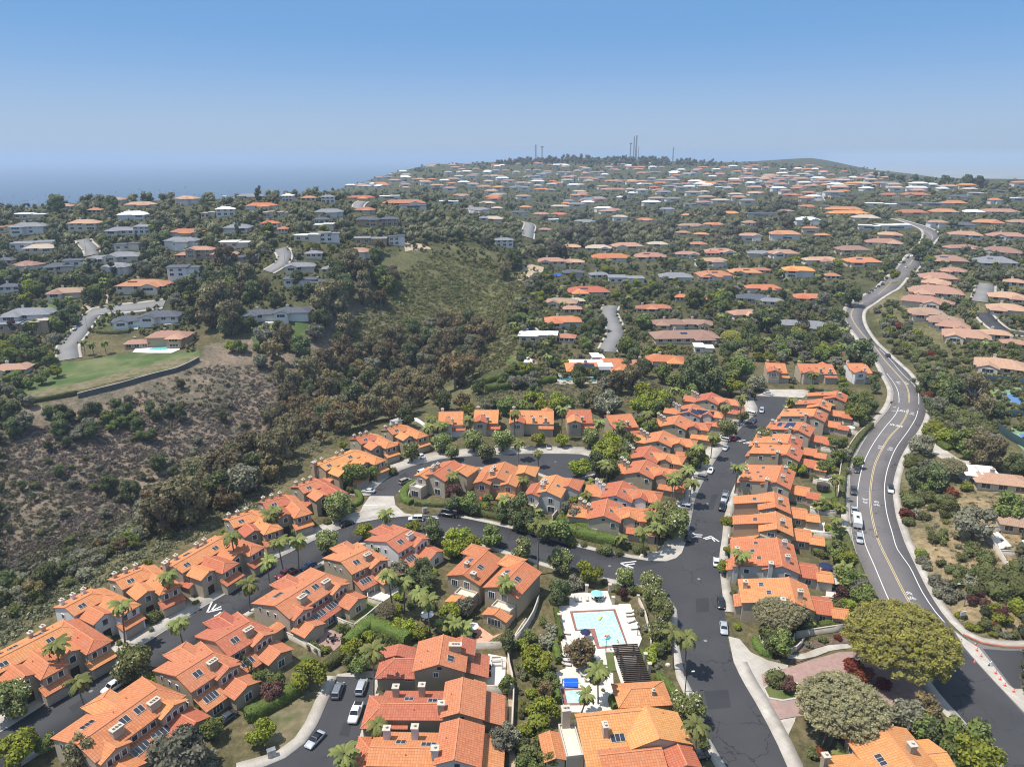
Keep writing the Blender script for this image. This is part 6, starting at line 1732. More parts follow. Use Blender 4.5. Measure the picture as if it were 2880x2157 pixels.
# tennis courts on the right edge
M['court_green'] = plain('court_green', (.17, .27, .16), .85); M['court_blue'] = plain('court_blue', (.09, .19, .36), .85); M['windscreen'] = plain('fence_windscreen', (.02, .04, .045), .8)
for k, (pts, blue, fence) in enumerate([(((1440, 165), (1790, 130), (1990, 300), (1720, 360)), ((1570, 210), (1790, 190), (1900, 290), (1750, 320)), [((1380, 100), (1430, 85), (1720, 95), (1850, 130)), ]),
                                        (((1600, 520), (1790, 500), (2050, 680), (1800, 740)), ((1730, 570), (1900, 560), (1990, 650), (1830, 680)), [((1545, 440), (1600, 412), (1790, 415), (1900, 430)), ((1530, 520), (1640, 610), (1800, 700))])]):
    sheet('tennis_court', Gmix([('J', *s_) for s_ in pts]), .2, M['court_green'], drape=8.0)
    sheet('court_surface', Gmix([('J', *s_) for s_ in blue]), .26, M['court_blue'], drape=8.0, skirt=0)
    bl = Gmix([('J', *s_) for s_ in blue])
    for i in range(4): ribbon('court_line', np.vstack([bl[i], .5 * (bl[i] + bl[(i+1) % 4]), bl[(i+1) % 4]]), -.06, .06, .30, M['line_white'], 0)
    for j, f in enumerate(fence): wall_line('tennis_fence', ['dark screened fence of the upper tennis court', 'dark screened fence behind the lower tennis court', 'dark screened side fence of the lower tennis court'][k + j], [('J', *s_) for s_ in f], 3.2, .08, 'windscreen', 'fence', cap=False)
# ================================================================ PLANTS
def _ico(sub):
    bm = bmesh.new(); bmesh.ops.create_icosphere(bm, subdivisions=sub, radius=1.0)
    bm.verts.ensure_lookup_table()
    V = np.array([v.co[:] for v in bm.verts]); F = np.array([[v.index for v in f.verts] for f in bm.faces]); bm.free()
    return V, F
ICO1, ICO2 = _ico(1), _ico(2)
def leafquads(P, N, size, rg, flatness=.9):
    """one small leaf clump (a bent quad) per point, roughly facing N"""
    n = len(P)
    N = N + rg.normal(0, flatness, (n, 3)); N /= np.linalg.norm(N, axis=1)[:, None] + 1e-9
    A = np.cross(N, rg.normal(0, 1, (n, 3))); A /= np.linalg.norm(A, axis=1)[:, None] + 1e-9
    B = np.cross(N, A)
    s = size * rg.uniform(.6, 1.35, n)[:, None]
    A *= s; B *= s * rg.uniform(.55, 1.0, n)[:, None]
    V = np.stack([P - A * .9 - B * .4, P + A * .3 - B, P + A + B * .35, P - A * .2 + B], 1)
    return V.reshape(-1, 3), np.arange(4 * n).reshape(n, 4)
def crown(name, mat, seed, lobes=9, leaves=900, spread=(1, 1, .8), lobe_r=(.34, .5), leaf=.085, core=.86, z0=.5, dome=False, gaps=0.0):
    """crown of radius ~1 centred at z=z0*... : lumpy lobes of leaf clumps around dark cores"""
    rg = np.random.default_rng(seed)
    C = []; Rl = []
    for k in range(lobes):
        d = rg.normal(0, 1, 3); d /= np.linalg.norm(d)
        if dome: d[2] = abs(d[2]) * .9 + .05
        r = rg.uniform(lobe_r[0], lobe_r[1])
        C.append(d * np.array(spread) * (1 - r) * rg.uniform(.75, 1.05)); Rl.append(r)
    C = np.array(C); Rl = np.array(Rl)
    Vs, Fs, T = [], [], []; n0 = 0
    for c, r in zip(C, Rl):
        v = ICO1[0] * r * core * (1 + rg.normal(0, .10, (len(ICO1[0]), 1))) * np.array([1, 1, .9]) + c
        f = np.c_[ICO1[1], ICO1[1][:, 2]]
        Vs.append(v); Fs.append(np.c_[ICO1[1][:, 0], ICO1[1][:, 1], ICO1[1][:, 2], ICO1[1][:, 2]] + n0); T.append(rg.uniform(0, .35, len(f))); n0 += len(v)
    w = Rl ** 2; cnt = (leaves * w / w.sum()).astype(int)
    for c, r, m in zip(C, Rl, cnt):
        d = rg.normal(0, 1, (m, 3)); d /= np.linalg.norm(d, axis=1)[:, None]
        rr_ = r * rg.uniform(.82, 1.12, m)[:, None]
        P = c + d * rr_ * np.array([1, 1, .92])
        dist = np.min(np.linalg.norm(P[:, None] - C[None], axis=2) / Rl[None], axis=1)
        keep = dist > .72
        P, d = P[keep], d[keep]
        v, f = leafquads(P, d + np.array([0, 0, .35]), leaf, rg)
        Vs.append(v); Fs.append(f + n0); n0 += len(v)
        T.append(np.clip(rg.normal(.5, .25, len(f)) + rg.normal(0, .13), 0, 1))
    V = np.vstack(Vs); F = np.vstack(Fs); tone = np.concatenate(T)
    tri = F[:, 2] == F[:, 3]
    me = bpy.data.meshes.new(name)
    faces = [tuple(q_[:3]) if t_ else tuple(q_) for q_, t_ in zip(F.tolist(), tri)]
    me.from_pydata(V.tolist(), [], faces)
    a = me.attributes.new('tone', 'FLOAT', 'FACE'); a.data.foreach_set('value', tone.astype(np.float32))
    me.materials.append(mat)
    return me
def dome(name, mat, seed, lobes=90, leaves=9000, flat=.62, leaf=.03, lr=(.10, .17)):
    """broad spreading crown: many small clumps over a domed surface, open twiggy underside"""
    rg = np.random.default_rng(seed); Vs, Fs, T = [], [], []; n0 = 0
    for k in range(lobes):
        ph = k * 2.39996; cz = 1 - 1.18 * (k + .5) / lobes
        sz = math.sqrt(max(0, 1 - cz * cz)); r = rg.uniform(*lr)
        c = np.array([sz * math.cos(ph), sz * math.sin(ph), cz]) * rg.uniform(.84, .97) + rg.normal(0, .02, 3); c[2] *= flat
        v = ICO1[0] * r * .8 * np.array([1, 1, .8]) * (1 + rg.normal(0, .15, (len(ICO1[0]), 1))) + c
        Vs.append(v); Fs.append(np.c_[ICO1[1], ICO1[1][:, 2]] + n0); n0 += len(v); lt = rg.normal(0, .2); T.append(np.full(len(ICO1[1]), max(0, .15 + lt * .5)))
        m = leaves // lobes
        d = rg.normal(0, 1, (m, 3)); d /= np.linalg.norm(d, axis=1)[:, None]
        v, f = leafquads(c + d * r * rg.uniform(.8, 1.3, (m, 1)) * np.array([1, 1, .8]), d + np.array([0, 0, .5]), leaf, rg)
        Vs.append(v); Fs.append(f + n0); n0 += len(v); T.append(np.clip(rg.normal(.5, .24, m) + lt, 0, 1))
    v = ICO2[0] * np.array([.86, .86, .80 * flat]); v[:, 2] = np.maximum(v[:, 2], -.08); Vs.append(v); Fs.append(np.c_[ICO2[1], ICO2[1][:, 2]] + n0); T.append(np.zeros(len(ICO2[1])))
    V = np.vstack(Vs); F = np.vstack(Fs)
    me = bpy.data.meshes.new(name); me.from_pydata(V.tolist(), [], [tuple(a[:3]) if a[2] == a[3] else tuple(a) for a in F.tolist()])
    at = me.attributes.new('tone', 'FLOAT', 'FACE'); at.data.foreach_set('value', np.concatenate(T).astype(np.float32)); me.materials.append(mat)
    return me
def trunkmesh(name, seed, mat, h=1.0, r=.07, limbs=4, reach=.5):
    rg = random.Random(seed); b = MB()
    b.tube([(0, 0, -.12), (rg.uniform(-.03, .03), rg.uniform(-.03, .03), h * .45), (rg.uniform(-.06, .06), rg.uniform(-.06, .06), h)], [r * 1.25, r, r * .6], 6)
    for k in range(limbs):
        a = 2 * PI * k / limbs + rg.uniform(-.5, .5); z = h * rg.uniform(.45, .75)
        b.tube([(0, 0, z), (math.cos(a) * reach * .5, math.sin(a) * reach * .5, z + h * .3), (math.cos(a) * reach, math.sin(a) * reach, z + h * rg.uniform(.5, .8))], [r * .6, r * .4, r * .18], 5)
    return b.mesh(name, mat)
def frondmesh(name, seed, n=24, drop=1.0, fan=False, ln=1.0):
    """palm head of unit frond length at the origin"""
    rg = np.random.default_rng(seed); V = []; F = []; T = []
    for k in range(n):
        a = 2 * PI * k / n * 2.4 + rg.uniform(-.2, .2); el = rg.uniform(-.55, 1.2) if not fan else rg.uniform(-.7, 1.3)
        L = ln * rg.uniform(.8, 1.05); tn = float(np.clip(.55 + el * .3 + rg.normal(0, .12), 0, .9)) if el > -.2 else (.97 if rg.random() < .4 else .4)
        pts = []; x = z = 0.0; e = el
        m = 9
        for j in range(m + 1):
            pts.append((x, z)); x += math.cos(e) * L / m; z += math.sin(e) * L / m; e -= drop * .21
        ca, sa = math.cos(a), math.sin(a)
        # a feathered blade: two drooping halves with a ragged edge
        for s in (-1, 1):
            prev = None
            for j in range(1, m + 1):
                px_, pz_ = pts[j]
                wd = L * (.17 if not fan else .30) * math.sin(PI * min(1, (j + .3) / (m + .9)) ** .75) * (1.25 if j % 2 else .7) + .01
                cur = ((px_, pz_, 0.0), (px_ + wd * .35, pz_ - wd * .75, s * wd))
                if prev:
                    i0 = len(V)
                    for X, Z, Y in (prev[0], cur[0], cur[1], prev[1]): V.append((X * ca - Y * sa, X * sa + Y * ca, Z))
                    F.append((i0, i0 + 1, i0 + 2, i0 + 3)); T.append(tn)
                prev = cur
    me = bpy.data.meshes.new(name); me.from_pydata(V, [], F)
    at = me.attributes.new('tone', 'FLOAT', 'FACE'); at.data.foreach_set('value', np.array(T, np.float32)); me.materials.append(FOL['palm'])
    return me
def V3(f): return [f(k) for k in range(3)]
CROWN = {
    'mag': V3(lambda k: crown('crown', FOL['magnolia'], 20 + k, 11, 2300, (1, 1, .92), (.34, .48), .068)),
    'lime': V3(lambda k: crown('crown', FOL['lime'], 30 + k, 12, 1900, (1, 1, .75), (.28, .42), .075)),
    'brd': V3(lambda k: crown('crown', FOL['broad'], 40 + k, 12, 1700, (1, 1, .8), (.28, .44), .078)),
    'drk': V3(lambda k: crown('crown', FOL['dark'], 50 + k, 14, 2000, (1, 1, .9), (.26, .42), .07)),
    'euc': V3(lambda k: crown('crown', FOL['euc'], 60 + k, 15, 1700, (1, 1, 1.05), (.20, .36), .07)),
    'eub': V3(lambda k: crown('crown', FOL['eucbrown'], 70 + k, 15, 1700, (1, 1, .9), (.20, .36), .07)),
    'gry': V3(lambda k: crown('crown', FOL['grey'], 80 + k, 12, 1500, (1, 1, .85), (.26, .42), .075)),
    'plm': V3(lambda k: crown('crown', FOL['plum'], 90 + k, 11, 1500, (1, 1, .9), (.28, .44), .07)),
    'twg': V3(lambda k: dome('crown', FOL['twig'], 100 + k, 220, 13000, .66, .020, (.065, .115))),
    'umb': [dome('crown', FOL['umbrella'], 110, 330, 26000, .66, .0165, (.055, .095))],
    'bsh': V3(lambda k: crown('clipped_leaves', FOL['hedge_dark'], 120 + k, 10, 900, (1, 1, .9), (.55, .66), .075)),
    'shr': V3(lambda k: crown('shrub_leaves', FOL['hedge_dark'], 130 + k, 8, 650, (1, 1, .7), (.36, .52), .10)),
    'lsh': V3(lambda k: crown('shrub_leaves', FOL['lime'], 140 + k, 8, 700, (1, 1, .7), (.36, .52), .10)),
    'gsh': V3(lambda k: crown('shrub_leaves', FOL['grey'], 150 + k, 8, 650, (1, 1, .7), (.34, .5), .10)),
    'rsh': V3(lambda k: crown('shrub_leaves', FOL['red'], 160 + k, 8, 650, (1, 1, .75), (.36, .52), .10)),
    'pin': V3(lambda k: crown('crown', FOL['pine'], 170 + k, 18, 1300, (.55, .55, 1.7), (.18, .36), .075)),
    'cyp': [crown('crown', FOL['dark'], 180, 9, 600, (.18, .18, 2.6), (.16, .3), .06)],
}
TRUNK = [trunkmesh('trunk', k, M['bark'], 1.0, .075, 4, .45) for k in range(3)]
TRUNKP = [trunkmesh('trunk', 10 + k, M['pale_bark'], 1.0, .05, 6, .55) for k in range(3)]
HEAD = [frondmesh('fronds', k, 26) for k in range(4)]
HEADF = [frondmesh('fronds', 20 + k, 40, .8, True) for k in range(2)]
def palmtrunk(seed, thick=1.0):
    rg = random.Random(seed); b = MB(); dx, dy = rg.uniform(-.05, .05), rg.uniform(-.05, .05)
    b.tube([(dx * (1 - (1 - t_)**2) * 2, dy * t_, t_) for t_ in (0, .15, .4, .7, 1.0)], [.026 * thick, .019 * thick, .017 * thick, .016 * thick, .018 * thick], 8)
    return b.mesh('trunk', M['palm_bark']), (dx * 2, dy, 1.0)
PTR = [palmtrunk(k) for k in range(4)]
DESC = {'mag': ('magnolia_tree', 'round magnolia with pale flowers', 'tree'), 'lime': ('leafy_tree', 'bright yellow-green leafy tree', 'tree'), 'brd': ('broadleaf_tree', 'mid green leafy tree', 'tree'), 'drk': ('evergreen_tree', 'dense dark green tree', 'tree'),
        'euc': ('eucalyptus_tree', 'tall olive-green eucalyptus', 'tree'), 'eub': ('eucalyptus_tree', 'rusty brown-green eucalyptus', 'tree'), 'gry': ('olive_tree', 'soft grey-green tree', 'tree'), 'plm': ('plum_tree', 'dark purple-leaved tree', 'tree'), 'twg': ('coral_tree', 'pale twiggy spreading tree', 'tree'),
        'umb': ('coral_tree', 'huge domed yellow-green coral tree', 'tree'), 'bsh': ('clipped_shrub', 'clipped rounded shrub', 'shrub'), 'shr': ('loose_shrub', 'loose dark green shrub', 'shrub'), 'lsh': ('loose_shrub', 'loose yellow-green shrub', 'shrub'), 'gsh': ('grey_shrub', 'low grey-green shrub', 'shrub'),
        'rsh': ('red_shrub', 'red-leaved shrub', 'shrub'), 'pin': ('pine_tree', 'narrow dark conifer', 'tree'), 'cyp': ('cypress_tree', 'slim upright cypress', 'tree'), 'pal': ('palm_tree', 'feathery street palm', 'palm'), 'fan': ('fan_palm', 'fan-leaved palm', 'palm'), 'dat': ('date_palm', 'low thick date palm', 'palm')}
PLANTS = []            # (object, description, x, y) labelled at the end
def grow(kind, P, D, Hh=None, rg=random):
    """plant at ground point P: crown diameter D (palms: height D)"""
    nm, desc, cat = DESC[kind]
    x, y, z = P
    if kind in ('pal', 'fan', 'dat'):
        hgt = D
        e = empty(nm, (x, y, z), rg.uniform(0, 6.28))
        tr, top = PTR[rg.randrange(4)]
        link('trunk', tr, e, scale=(1.0 * max(hgt, 9) if kind != 'dat' else hgt * 2.5,) * 2 + (hgt,))
        sx = max(hgt, 9) if kind != 'dat' else hgt * 2.5
        hd = link('fronds', (HEADF if kind != 'pal' else HEAD)[rg.randrange(2 if kind != 'pal' else 4)], e, (top[0] * sx, top[1] * sx, hgt))
        hd.scale = ((3.5 if hgt > 6 else 2.7) if kind == 'pal' else (2.1 if kind == 'fan' else 3.2),) * 3
        hd.rotation_euler = (0, 0, rg.uniform(0, 6.28))
        o = e
    else:
        me = CROWN[kind][rg.randrange(len(CROWN[kind]))]
        r = D / 2
        if kind in ('bsh', 'shr', 'lsh', 'gsh', 'rsh'):
            o = link(nm, me, None, (x, y, z + r * .55), rg.uniform(0, 6.28), (r, r, r * .9))
        else:
            zs = {'mag': 1.0, 'lime': .95, 'brd': 1.0, 'drk': 1.15, 'euc': 1.25, 'eub': 1.1, 'gry': 1.0, 'plm': 1.0, 'twg': .9, 'umb': .95, 'pin': 1.0, 'cyp': 1.0}[kind]
            ext = {'pin': 1.7, 'cyp': 2.6, 'twg': .62, 'umb': .62}.get(kind, .85) * zs * r
            hgt = Hh or (2 * ext + {'mag': 1.1, 'euc': 1.2, 'eub': .8, 'twg': 2.2, 'umb': 2.5, 'pin': .3, 'cyp': .2}.get(kind, .5 + .06 * r))
            e = empty(nm, (x, y, z), rg.uniform(0, 6.28))
            zc = hgt - ext if kind != 'umb' else hgt - ext * 1.05
            c_ = link('crown', me, e, (0, 0, zc), None, (r, r, r * zs))
            tt = (TRUNKP if kind in ('euc', 'eub', 'twg', 'umb') else TRUNK)[rg.randrange(3)]
            link('trunk', tt, e, scale=(r * (1.1 if kind not in ('pin', 'cyp') else .5), r * (1.1 if kind not in ('pin', 'cyp') else .5), zc + (0 if kind == 'umb' else ext * .1)))
            o = e
    o['category'] = cat; o['group'] = nm.replace('_', ' ') + 's'
    PLANTS.append((o, desc, x, y, cat))
    return o
def hcen(kind, D):
    if kind in ('pal', 'fan', 'dat'): return D
    if kind in ('bsh', 'shr', 'lsh', 'gsh', 'rsh'): return D * .28
    if kind == 'pin': return .85 * D
    if kind == 'cyp': return 1.3 * D
    if kind == 'umb': return 8.0
    if kind == 'twg': return D * .31 + 2.0
    return D * .45 + .9
def plantlist(c, txt):
    it = [t_.split() for t_ in txt.strip().split(';') if t_.strip()]
    px, py, hc = [], [], []
    for k, x, y, d in it:
        a, b_ = S(c, float(x), float(y)); px.append(a); py.append(b_); hc.append(hcen(k, float(d)))
    hc = np.array(hc); 
    # solve each kind's height by marching with a raised ground
    for hv in np.unique(hc):
        k = np.where(hc == hv)[0]
        P, ok = march(np.array(px)[k], np.array(py)[k], lambda x, y: H(x, y) + hv)
        for i, p in zip(k, P):
            grow(it[i][0], (p[0], p[1], float(H(p[0], p[1]))), float(it[i][3]))
plantlist('A', 'mag 805 1010 9;lsh 960 1110 5;lsh 1050 1140 5.5;pal 720 650 11;pal 350 910 10;pal 490 1120 8;pal 1110 750 8;pal 1020 480 10;pal 1435 240 11;pal 1515 530 8;mag 60 1240 8.5;lime 80 1530 8.5;brd 270 1490 4.5;bsh 650 885 3.6;bsh 940 735 4.2;bsh 985 720 3;bsh 1270 545 3.6;shr 735 890 1.8;shr 775 902 1.5;lsh 1205 640 1.9;shr 935 808 1.7;shr 330 1090 2.2;shr 300 1120 1.8;shr 555 990 2.6;gry 1080 1560 11;euc 500 1600 7;brd 1310 1390 5.5;gsh 1290 1610 5;lsh 1250 1300 4;shr 1200 1250 3;brd 1240 1260 3.5;mag 570 860 3.2;shr 1395 470 1.6;lime 1380 205 3;lime 900 395 3')
plantlist('A', 'cyp 1418 930 2.4;cyp 1446 960 2.4;cyp 1468 985 2.2;cyp 1490 1005 2.4;cyp 1510 1025 2.4;cyp 1530 1048 2.4;cyp 1550 1070 2.5;cyp 1570 1095 2.4')
plantlist('B', 'lime 330 1080 8;plm 90 1180 5.5;lime 20 1420 6;lime 600 920 6;brd 640 1000 5.5;pal 700 940 12;pal 740 1410 6;pal 545 1560 6.5;mag 440 265 7.5;lime 660 190 6;pal 785 100 6.5;lime 970 165 5;drk 1085 200 7.5;lime 1250 230 9;lime 1330 270 8;lime 1210 290 7;brd 1440 225 7.5;pal 840 470 12;pal 905 510 9;pal 1010 570 8.5;pal 1065 640 9;dat 1150 770 2.6;dat 1270 805 2.2;drk 1020 450 7;drk 1060 520 6;drk 960 480 5;gry 880 430 6.5;lsh 850 780 6;lsh 940 800 5.5;lsh 1010 830 5;lime 1190 690 6;gry 1290 650 6;twg 800 690 5;pal 75 95 8.5;pal 150 260 10;pal 245 265 9.5;pal 70 400 7.5;pal 60 640 4.5;mag 510 70 8;bsh 442 145 2.6;bsh 240 212 3.6;bsh 275 245 2.4;mag 760 330 4;gry 1510 1480 6;gry 1560 1440 5;brd 1545 1130 4.5;brd 540 790 4;shr 340 905 3;shr 390 935 3;lsh 430 930 2.6;brd 40 1090 5;brd 120 1100 4.5;rsh 60 1230 2;lime 1560 470 4;pal 1550 520 9;drk 1550 880 5;shr 1480 890 3;lsh 690 850 4;brd 580 985 4.5;brd 770 900 6;lsh 1170 790 3.4;pal 1220 780 4;lsh 1240 830 3')
plantlist('C', 'pal 160 170 15;lime 150 990 8;lime 200 1310 7.5;drk 300 560 6.5;gsh 380 520 6;mag 300 385 7.5;lime 480 430 7.5;mag 700 480 6;plm 690 575 3.4;shr 740 560 4;shr 650 560 3.5;mag 860 515 6.5;mag 880 600 7;mag 925 690 7;mag 910 820 6;lsh 890 920 4.5;lsh 860 970 4.5;brd 960 890 3.6;eub 420 925 8;pal 540 1070 8;pal 430 1200 5;pal 1015 820 10;pal 1085 870 9.5;pal 1170 1400 9.5;mag 1080 1280 7.5;mag 990 150 10.5;mag 1030 110 7;bsh 360 265 4.5;bsh 440 285 2.6;bsh 580 318 4.6;bsh 540 316 3;bsh 660 336 3;bsh 770 315 3.4;bsh 802 325 2.6;bsh 90 190 3.6;bsh 150 208 2.4;pal 825 215 8;pal 880 110 9;pal 905 180 8;pal 670 235 3.5;drk 220 215 4;lime 1310 412 4.6;bsh 1310 412 4.4;pal 1400 350 9;lime 1335 305 3.4;lsh 1322 142 3.6;lsh 1385 790 2.4;shr 1360 580 2.2;bsh 1180 1500 3;drk 270 620 4;brd 110 840 4;gsh 220 880 5;gsh 260 800 4.5;lsh 90 1420 4;shr 110 1560 5;shr 200 1480 6;brd 90 1640 5;brd 230 1600 5;shr 40 1520 4;eub 210 1180 4;shr 150 1130 3.6;lsh 120 1200 3;brd 240 1120 4.5;shr 80 1300 3.2;gsh 60 1080 2.6;lsh 60 900 4;shr 190 760 3;drk 40 60 9;drk 90 130 6;drk 30 140 6;mag 60 310 7.5;shr 560 1180 1;gsh 900 1030 2;shr 940 870 3;bsh 570 512 2;drk 910 930 2.6;lsh 780 570 3;gsh 800 700 2.6;gsh 830 800 2.6;lsh 850 850 2')
plantlist('D', 'umb 815 905 22.6;twg 460 1280 16.6;rsh 540 1040 5.5;rsh 600 1090 5;rsh 700 1140 4;eub 980 1290 6.5;gry 870 1310 8;brd 940 1380 6;brd 1220 1420 9;lime 1310 1560 9;brd 1150 1560 6;shr 90 1120 4;twg 60 715 11;twg 140 680 9;brd 30 800 7;brd 90 880 7;drk 30 890 5;drk 230 770 4;dat 240 750 2.4;pal 440 140 6;dat 420 190 2.2;brd 440 300 6;brd 430 340 5;lime 480 350 6;brd 520 480 9;gry 560 540 7;brd 590 590 7;plm 450 590 5;lime 480 650 5.5;brd 440 660 5;dat 460 430 2.6;shr 310 330 3.5;shr 340 350 3.5;lsh 415 60 3.4;brd 340 40 4.5;lsh 370 180 3;shr 290 60 3;shr 1060 1400 4.5;drk 1010 1420 5;lsh 430 1420 4;pal 400 1400 5;dat 480 1600 2.4;lsh 510 1590 3.4;shr 270 1570 3;rsh 320 1560 2.4;pal 360 1370 6;bsh 60 1110 5.6;plm 130 1130 4;gsh 250 900 2.4;shr 330 870 2.6;rsh 430 860 2.2;lsh 350 870 1.8')
plantlist('J', 'gry 840 650 10;bsh 725 785 4.4;bsh 815 790 4.4;bsh 720 835 5;bsh 810 830 5.4;drk 800 985 9;drk 960 975 10;brd 880 1010 8;twg 1120 870 9;gsh 920 845 6;gsh 870 860 5;rsh 1100 1100 6;bsh 745 1190 7;bsh 710 1195 5;shr 870 1170 5;shr 900 1140 6;shr 840 1130 5;shr 700 1130 5;bsh 1020 1172 5;bsh 1100 1180 5;bsh 1095 1230 6;shr 930 1250 3.6;shr 1045 1310 3.8;shr 1050 1150 4;shr 855 1330 4.4;gsh 810 1305 5;rsh 695 1318 5.5;shr 715 1382 4.6;shr 935 1490 2.8;shr 940 1545 3.8;shr 1040 1482 3.4;shr 1040 1530 3.4;gry 1340 1370 12;brd 1650 1230 11;euc 1390 710 12;euc 1490 770 11;brd 1230 590 11;euc 1430 330 9;drk 1540 345 8;drk 1700 850 8;brd 1300 690 9;lsh 1090 550 6;shr 1000 450 6;shr 1050 500 5;lsh 930 480 8;lsh 980 530 8;lsh 1060 600 9;lsh 900 520 6;gry 1010 280 9;drk 940 300 7;brd 1100 160 11;drk 1200 180 13;drk 1150 120 10;brd 1010 120 10;drk 900 80 10;brd 1050 60 9;euc 1330 200 14;shr 1240 400 7;shr 1120 340 8;eub 1500 1010 1.5;shr 1250 1040 4;lsh 1250 1050 5;dat 1480 200 4')
plantlist('D', 'rsh 850 100 5;bsh 870 145 3.6;bsh 905 15 5;gsh 930 95 4.5;shr 960 110 3.4;shr 1005 58 2.6;bsh 1110 40 5.4;shr 1082 95 2.6;shr 1012 250 2.6;shr 1080 212 2.4;shr 1072 240 2.6;shr 1060 400 3.4;bsh 1115 440 3.2;bsh 1165 465 3.2;bsh 1178 425 2.6;shr 1195 370 3.2;shr 1260 300 5;shr 1240 330 4;shr 1340 355 6;shr 1350 392 4;gsh 950 380 4;gsh 985 412 4;lsh 940 340 4;bsh 960 355 3.4;gsh 1040 510 5.5;gsh 1080 530 5.5;gsh 1120 590 6;gsh 1060 580 4.5;shr 1150 525 4.5;shr 1240 465 5;shr 1280 450 4;gsh 1250 510 5;shr 1265 565 4.4;bsh 1390 500 8.5;bsh 1420 560 7;bsh 1360 440 5;bsh 1455 470 4;bsh 1540 545 7;bsh 1530 500 6;bsh 1520 440 7;shr 1330 770 4;lsh 1400 690 5;lsh 1440 740 5;drk 1340 690 3;plm 1250 610 3;plm 1310 600 3;plm 1345 640 3;plm 1445 690 4;lsh 1260 790 3;lsh 1230 785 2.4;lsh 1295 805 2.4;shr 1410 800 3;gsh 1420 830 2.4;gsh 1470 840 2.6;lsh 1385 840 2;lsh 1545 660 5;shr 1510 840 3;lsh 1560 700 4;shr 1200 720 2.6;lsh 1170 720 2;rsh 1400 780 2.4;shr 1440 30 3')
plantlist('E', 'mag 770 1380 9.5;brd 920 1090 10.5;brd 1090 1060 6.5;mag 1450 880 8;bsh 1210 1030 3.4;bsh 1265 1075 4.4;pal 1640 570 7;pal 1710 640 6.5;pal 1600 620 6;mag 1750 800 7.5;pal 140 1440 8;bsh 660 1545 2.8;lsh 1190 960 3;shr 880 1250 4;euc 820 620 9;lime 810 820 4;drk 1400 570 9;gry 1220 1020 3')
plantlist('F', 'pal 65 590 8;pal 30 660 7;pal 180 640 6.5;pal 385 600 7.5;pal 830 520 15;pal 1255 490 13;pal 850 820 7;pal 1048 900 6;pal 1600 620 8;pal 235 1120 7;pal 905 1140 6;mag 130 800 8;mag 440 780 9.5;mag 230 890 6.5;mag 710 775 9.5;mag 560 880 8;lime 1040 758 6.5;lime 1265 772 6.2;mag 1520 755 8.5;lime 1700 780 10;lime 1650 890 11;lime 1740 830 8;lime 1440 1020 9;plm 290 1290 9;brd 390 1350 8;drk 420 1410 5;brd 560 1330 5;brd 870 1430 9;drk 700 1470 5;dat 1000 1450 2.6;pal 1130 1560 6;brd 1100 1600 8;brd 1000 1560 6;lime 540 1390 4;brd 750 450 10;lime 1000 400 11;brd 900 470 8;lime 1200 420 12;lime 1120 460 10;brd 1290 450 10;drk 1000 340 8;gry 540 475 7;drk 630 450 6;lime 390 480 7;eub 330 400 9;gry 1680 420 13;gry 1690 240 10;euc 1560 430 9;drk 1480 400 7;shr 1330 400 6;eub 260 130 22;eub 380 100 15;drk 480 290 7;lsh 470 290 7;drk 160 420 10;euc 80 330 12;dat 1490 1210 4;lsh 1560 1240 7;dat 1560 1180 4;lime 1420 1350 7;gry 1350 1430 8;lsh 1300 1480 7;pal 1480 1290 6;brd 1250 1590 9;lime 1400 1220 5;pal 1650 1010 7;drk 1590 1000 8;pal 700 1340 7;shr 1400 1630 5;shr 560 1430 5;shr 650 1440 5;drk 250 1380 6;brd 640 560 6')
plantlist('G', 'lime 420 330 15;lime 500 400 13;lime 350 430 12;drk 900 170 20;drk 800 220 15;drk 1000 240 15;lime 1190 270 10;lime 1300 300 8;brd 1270 90 15;brd 1180 150 12;brd 780 330 10;brd 540 150 11;euc 250 240 12;gry 60 420 11;gry 1420 230 10;gry 1330 330 7;pal 400 530 8;pal 640 320 9;lime 70 790 9;lime 40 880 10;brd 250 770 9;pal 145 650 10;pal 1140 470 9;pal 1285 390 13;pal 1010 740 9.5;pal 850 850 8;brd 850 930 9;lime 900 960 7;pal 640 1150 10;pal 760 1060 10;pal 800 1170 9;pal 660 1120 9;mag 620 1490 10;mag 1140 670 8.5;pal 1240 1030 10;mag 1480 740 9;lsh 1140 1540 4.2;lime 1030 770 5;brd 150 980 9;drk 200 900 8;drk 60 1060 8;pal 20 1020 7;brd 420 640 8;brd 500 480 9;drk 620 470 9;lime 580 490 6;gry 330 560 6;lime 330 590 5;brd 660 230 10;lime 190 190 9;pal 500 1420 7;drk 420 1620 5;brd 1290 550 6;euc 120 260 10;lime 1730 480 6;pal 1760 420 8;brd 1650 120 6;drk 380 120 9;brd 330 330 8;mag 580 1450 7;drk 1390 370 3')
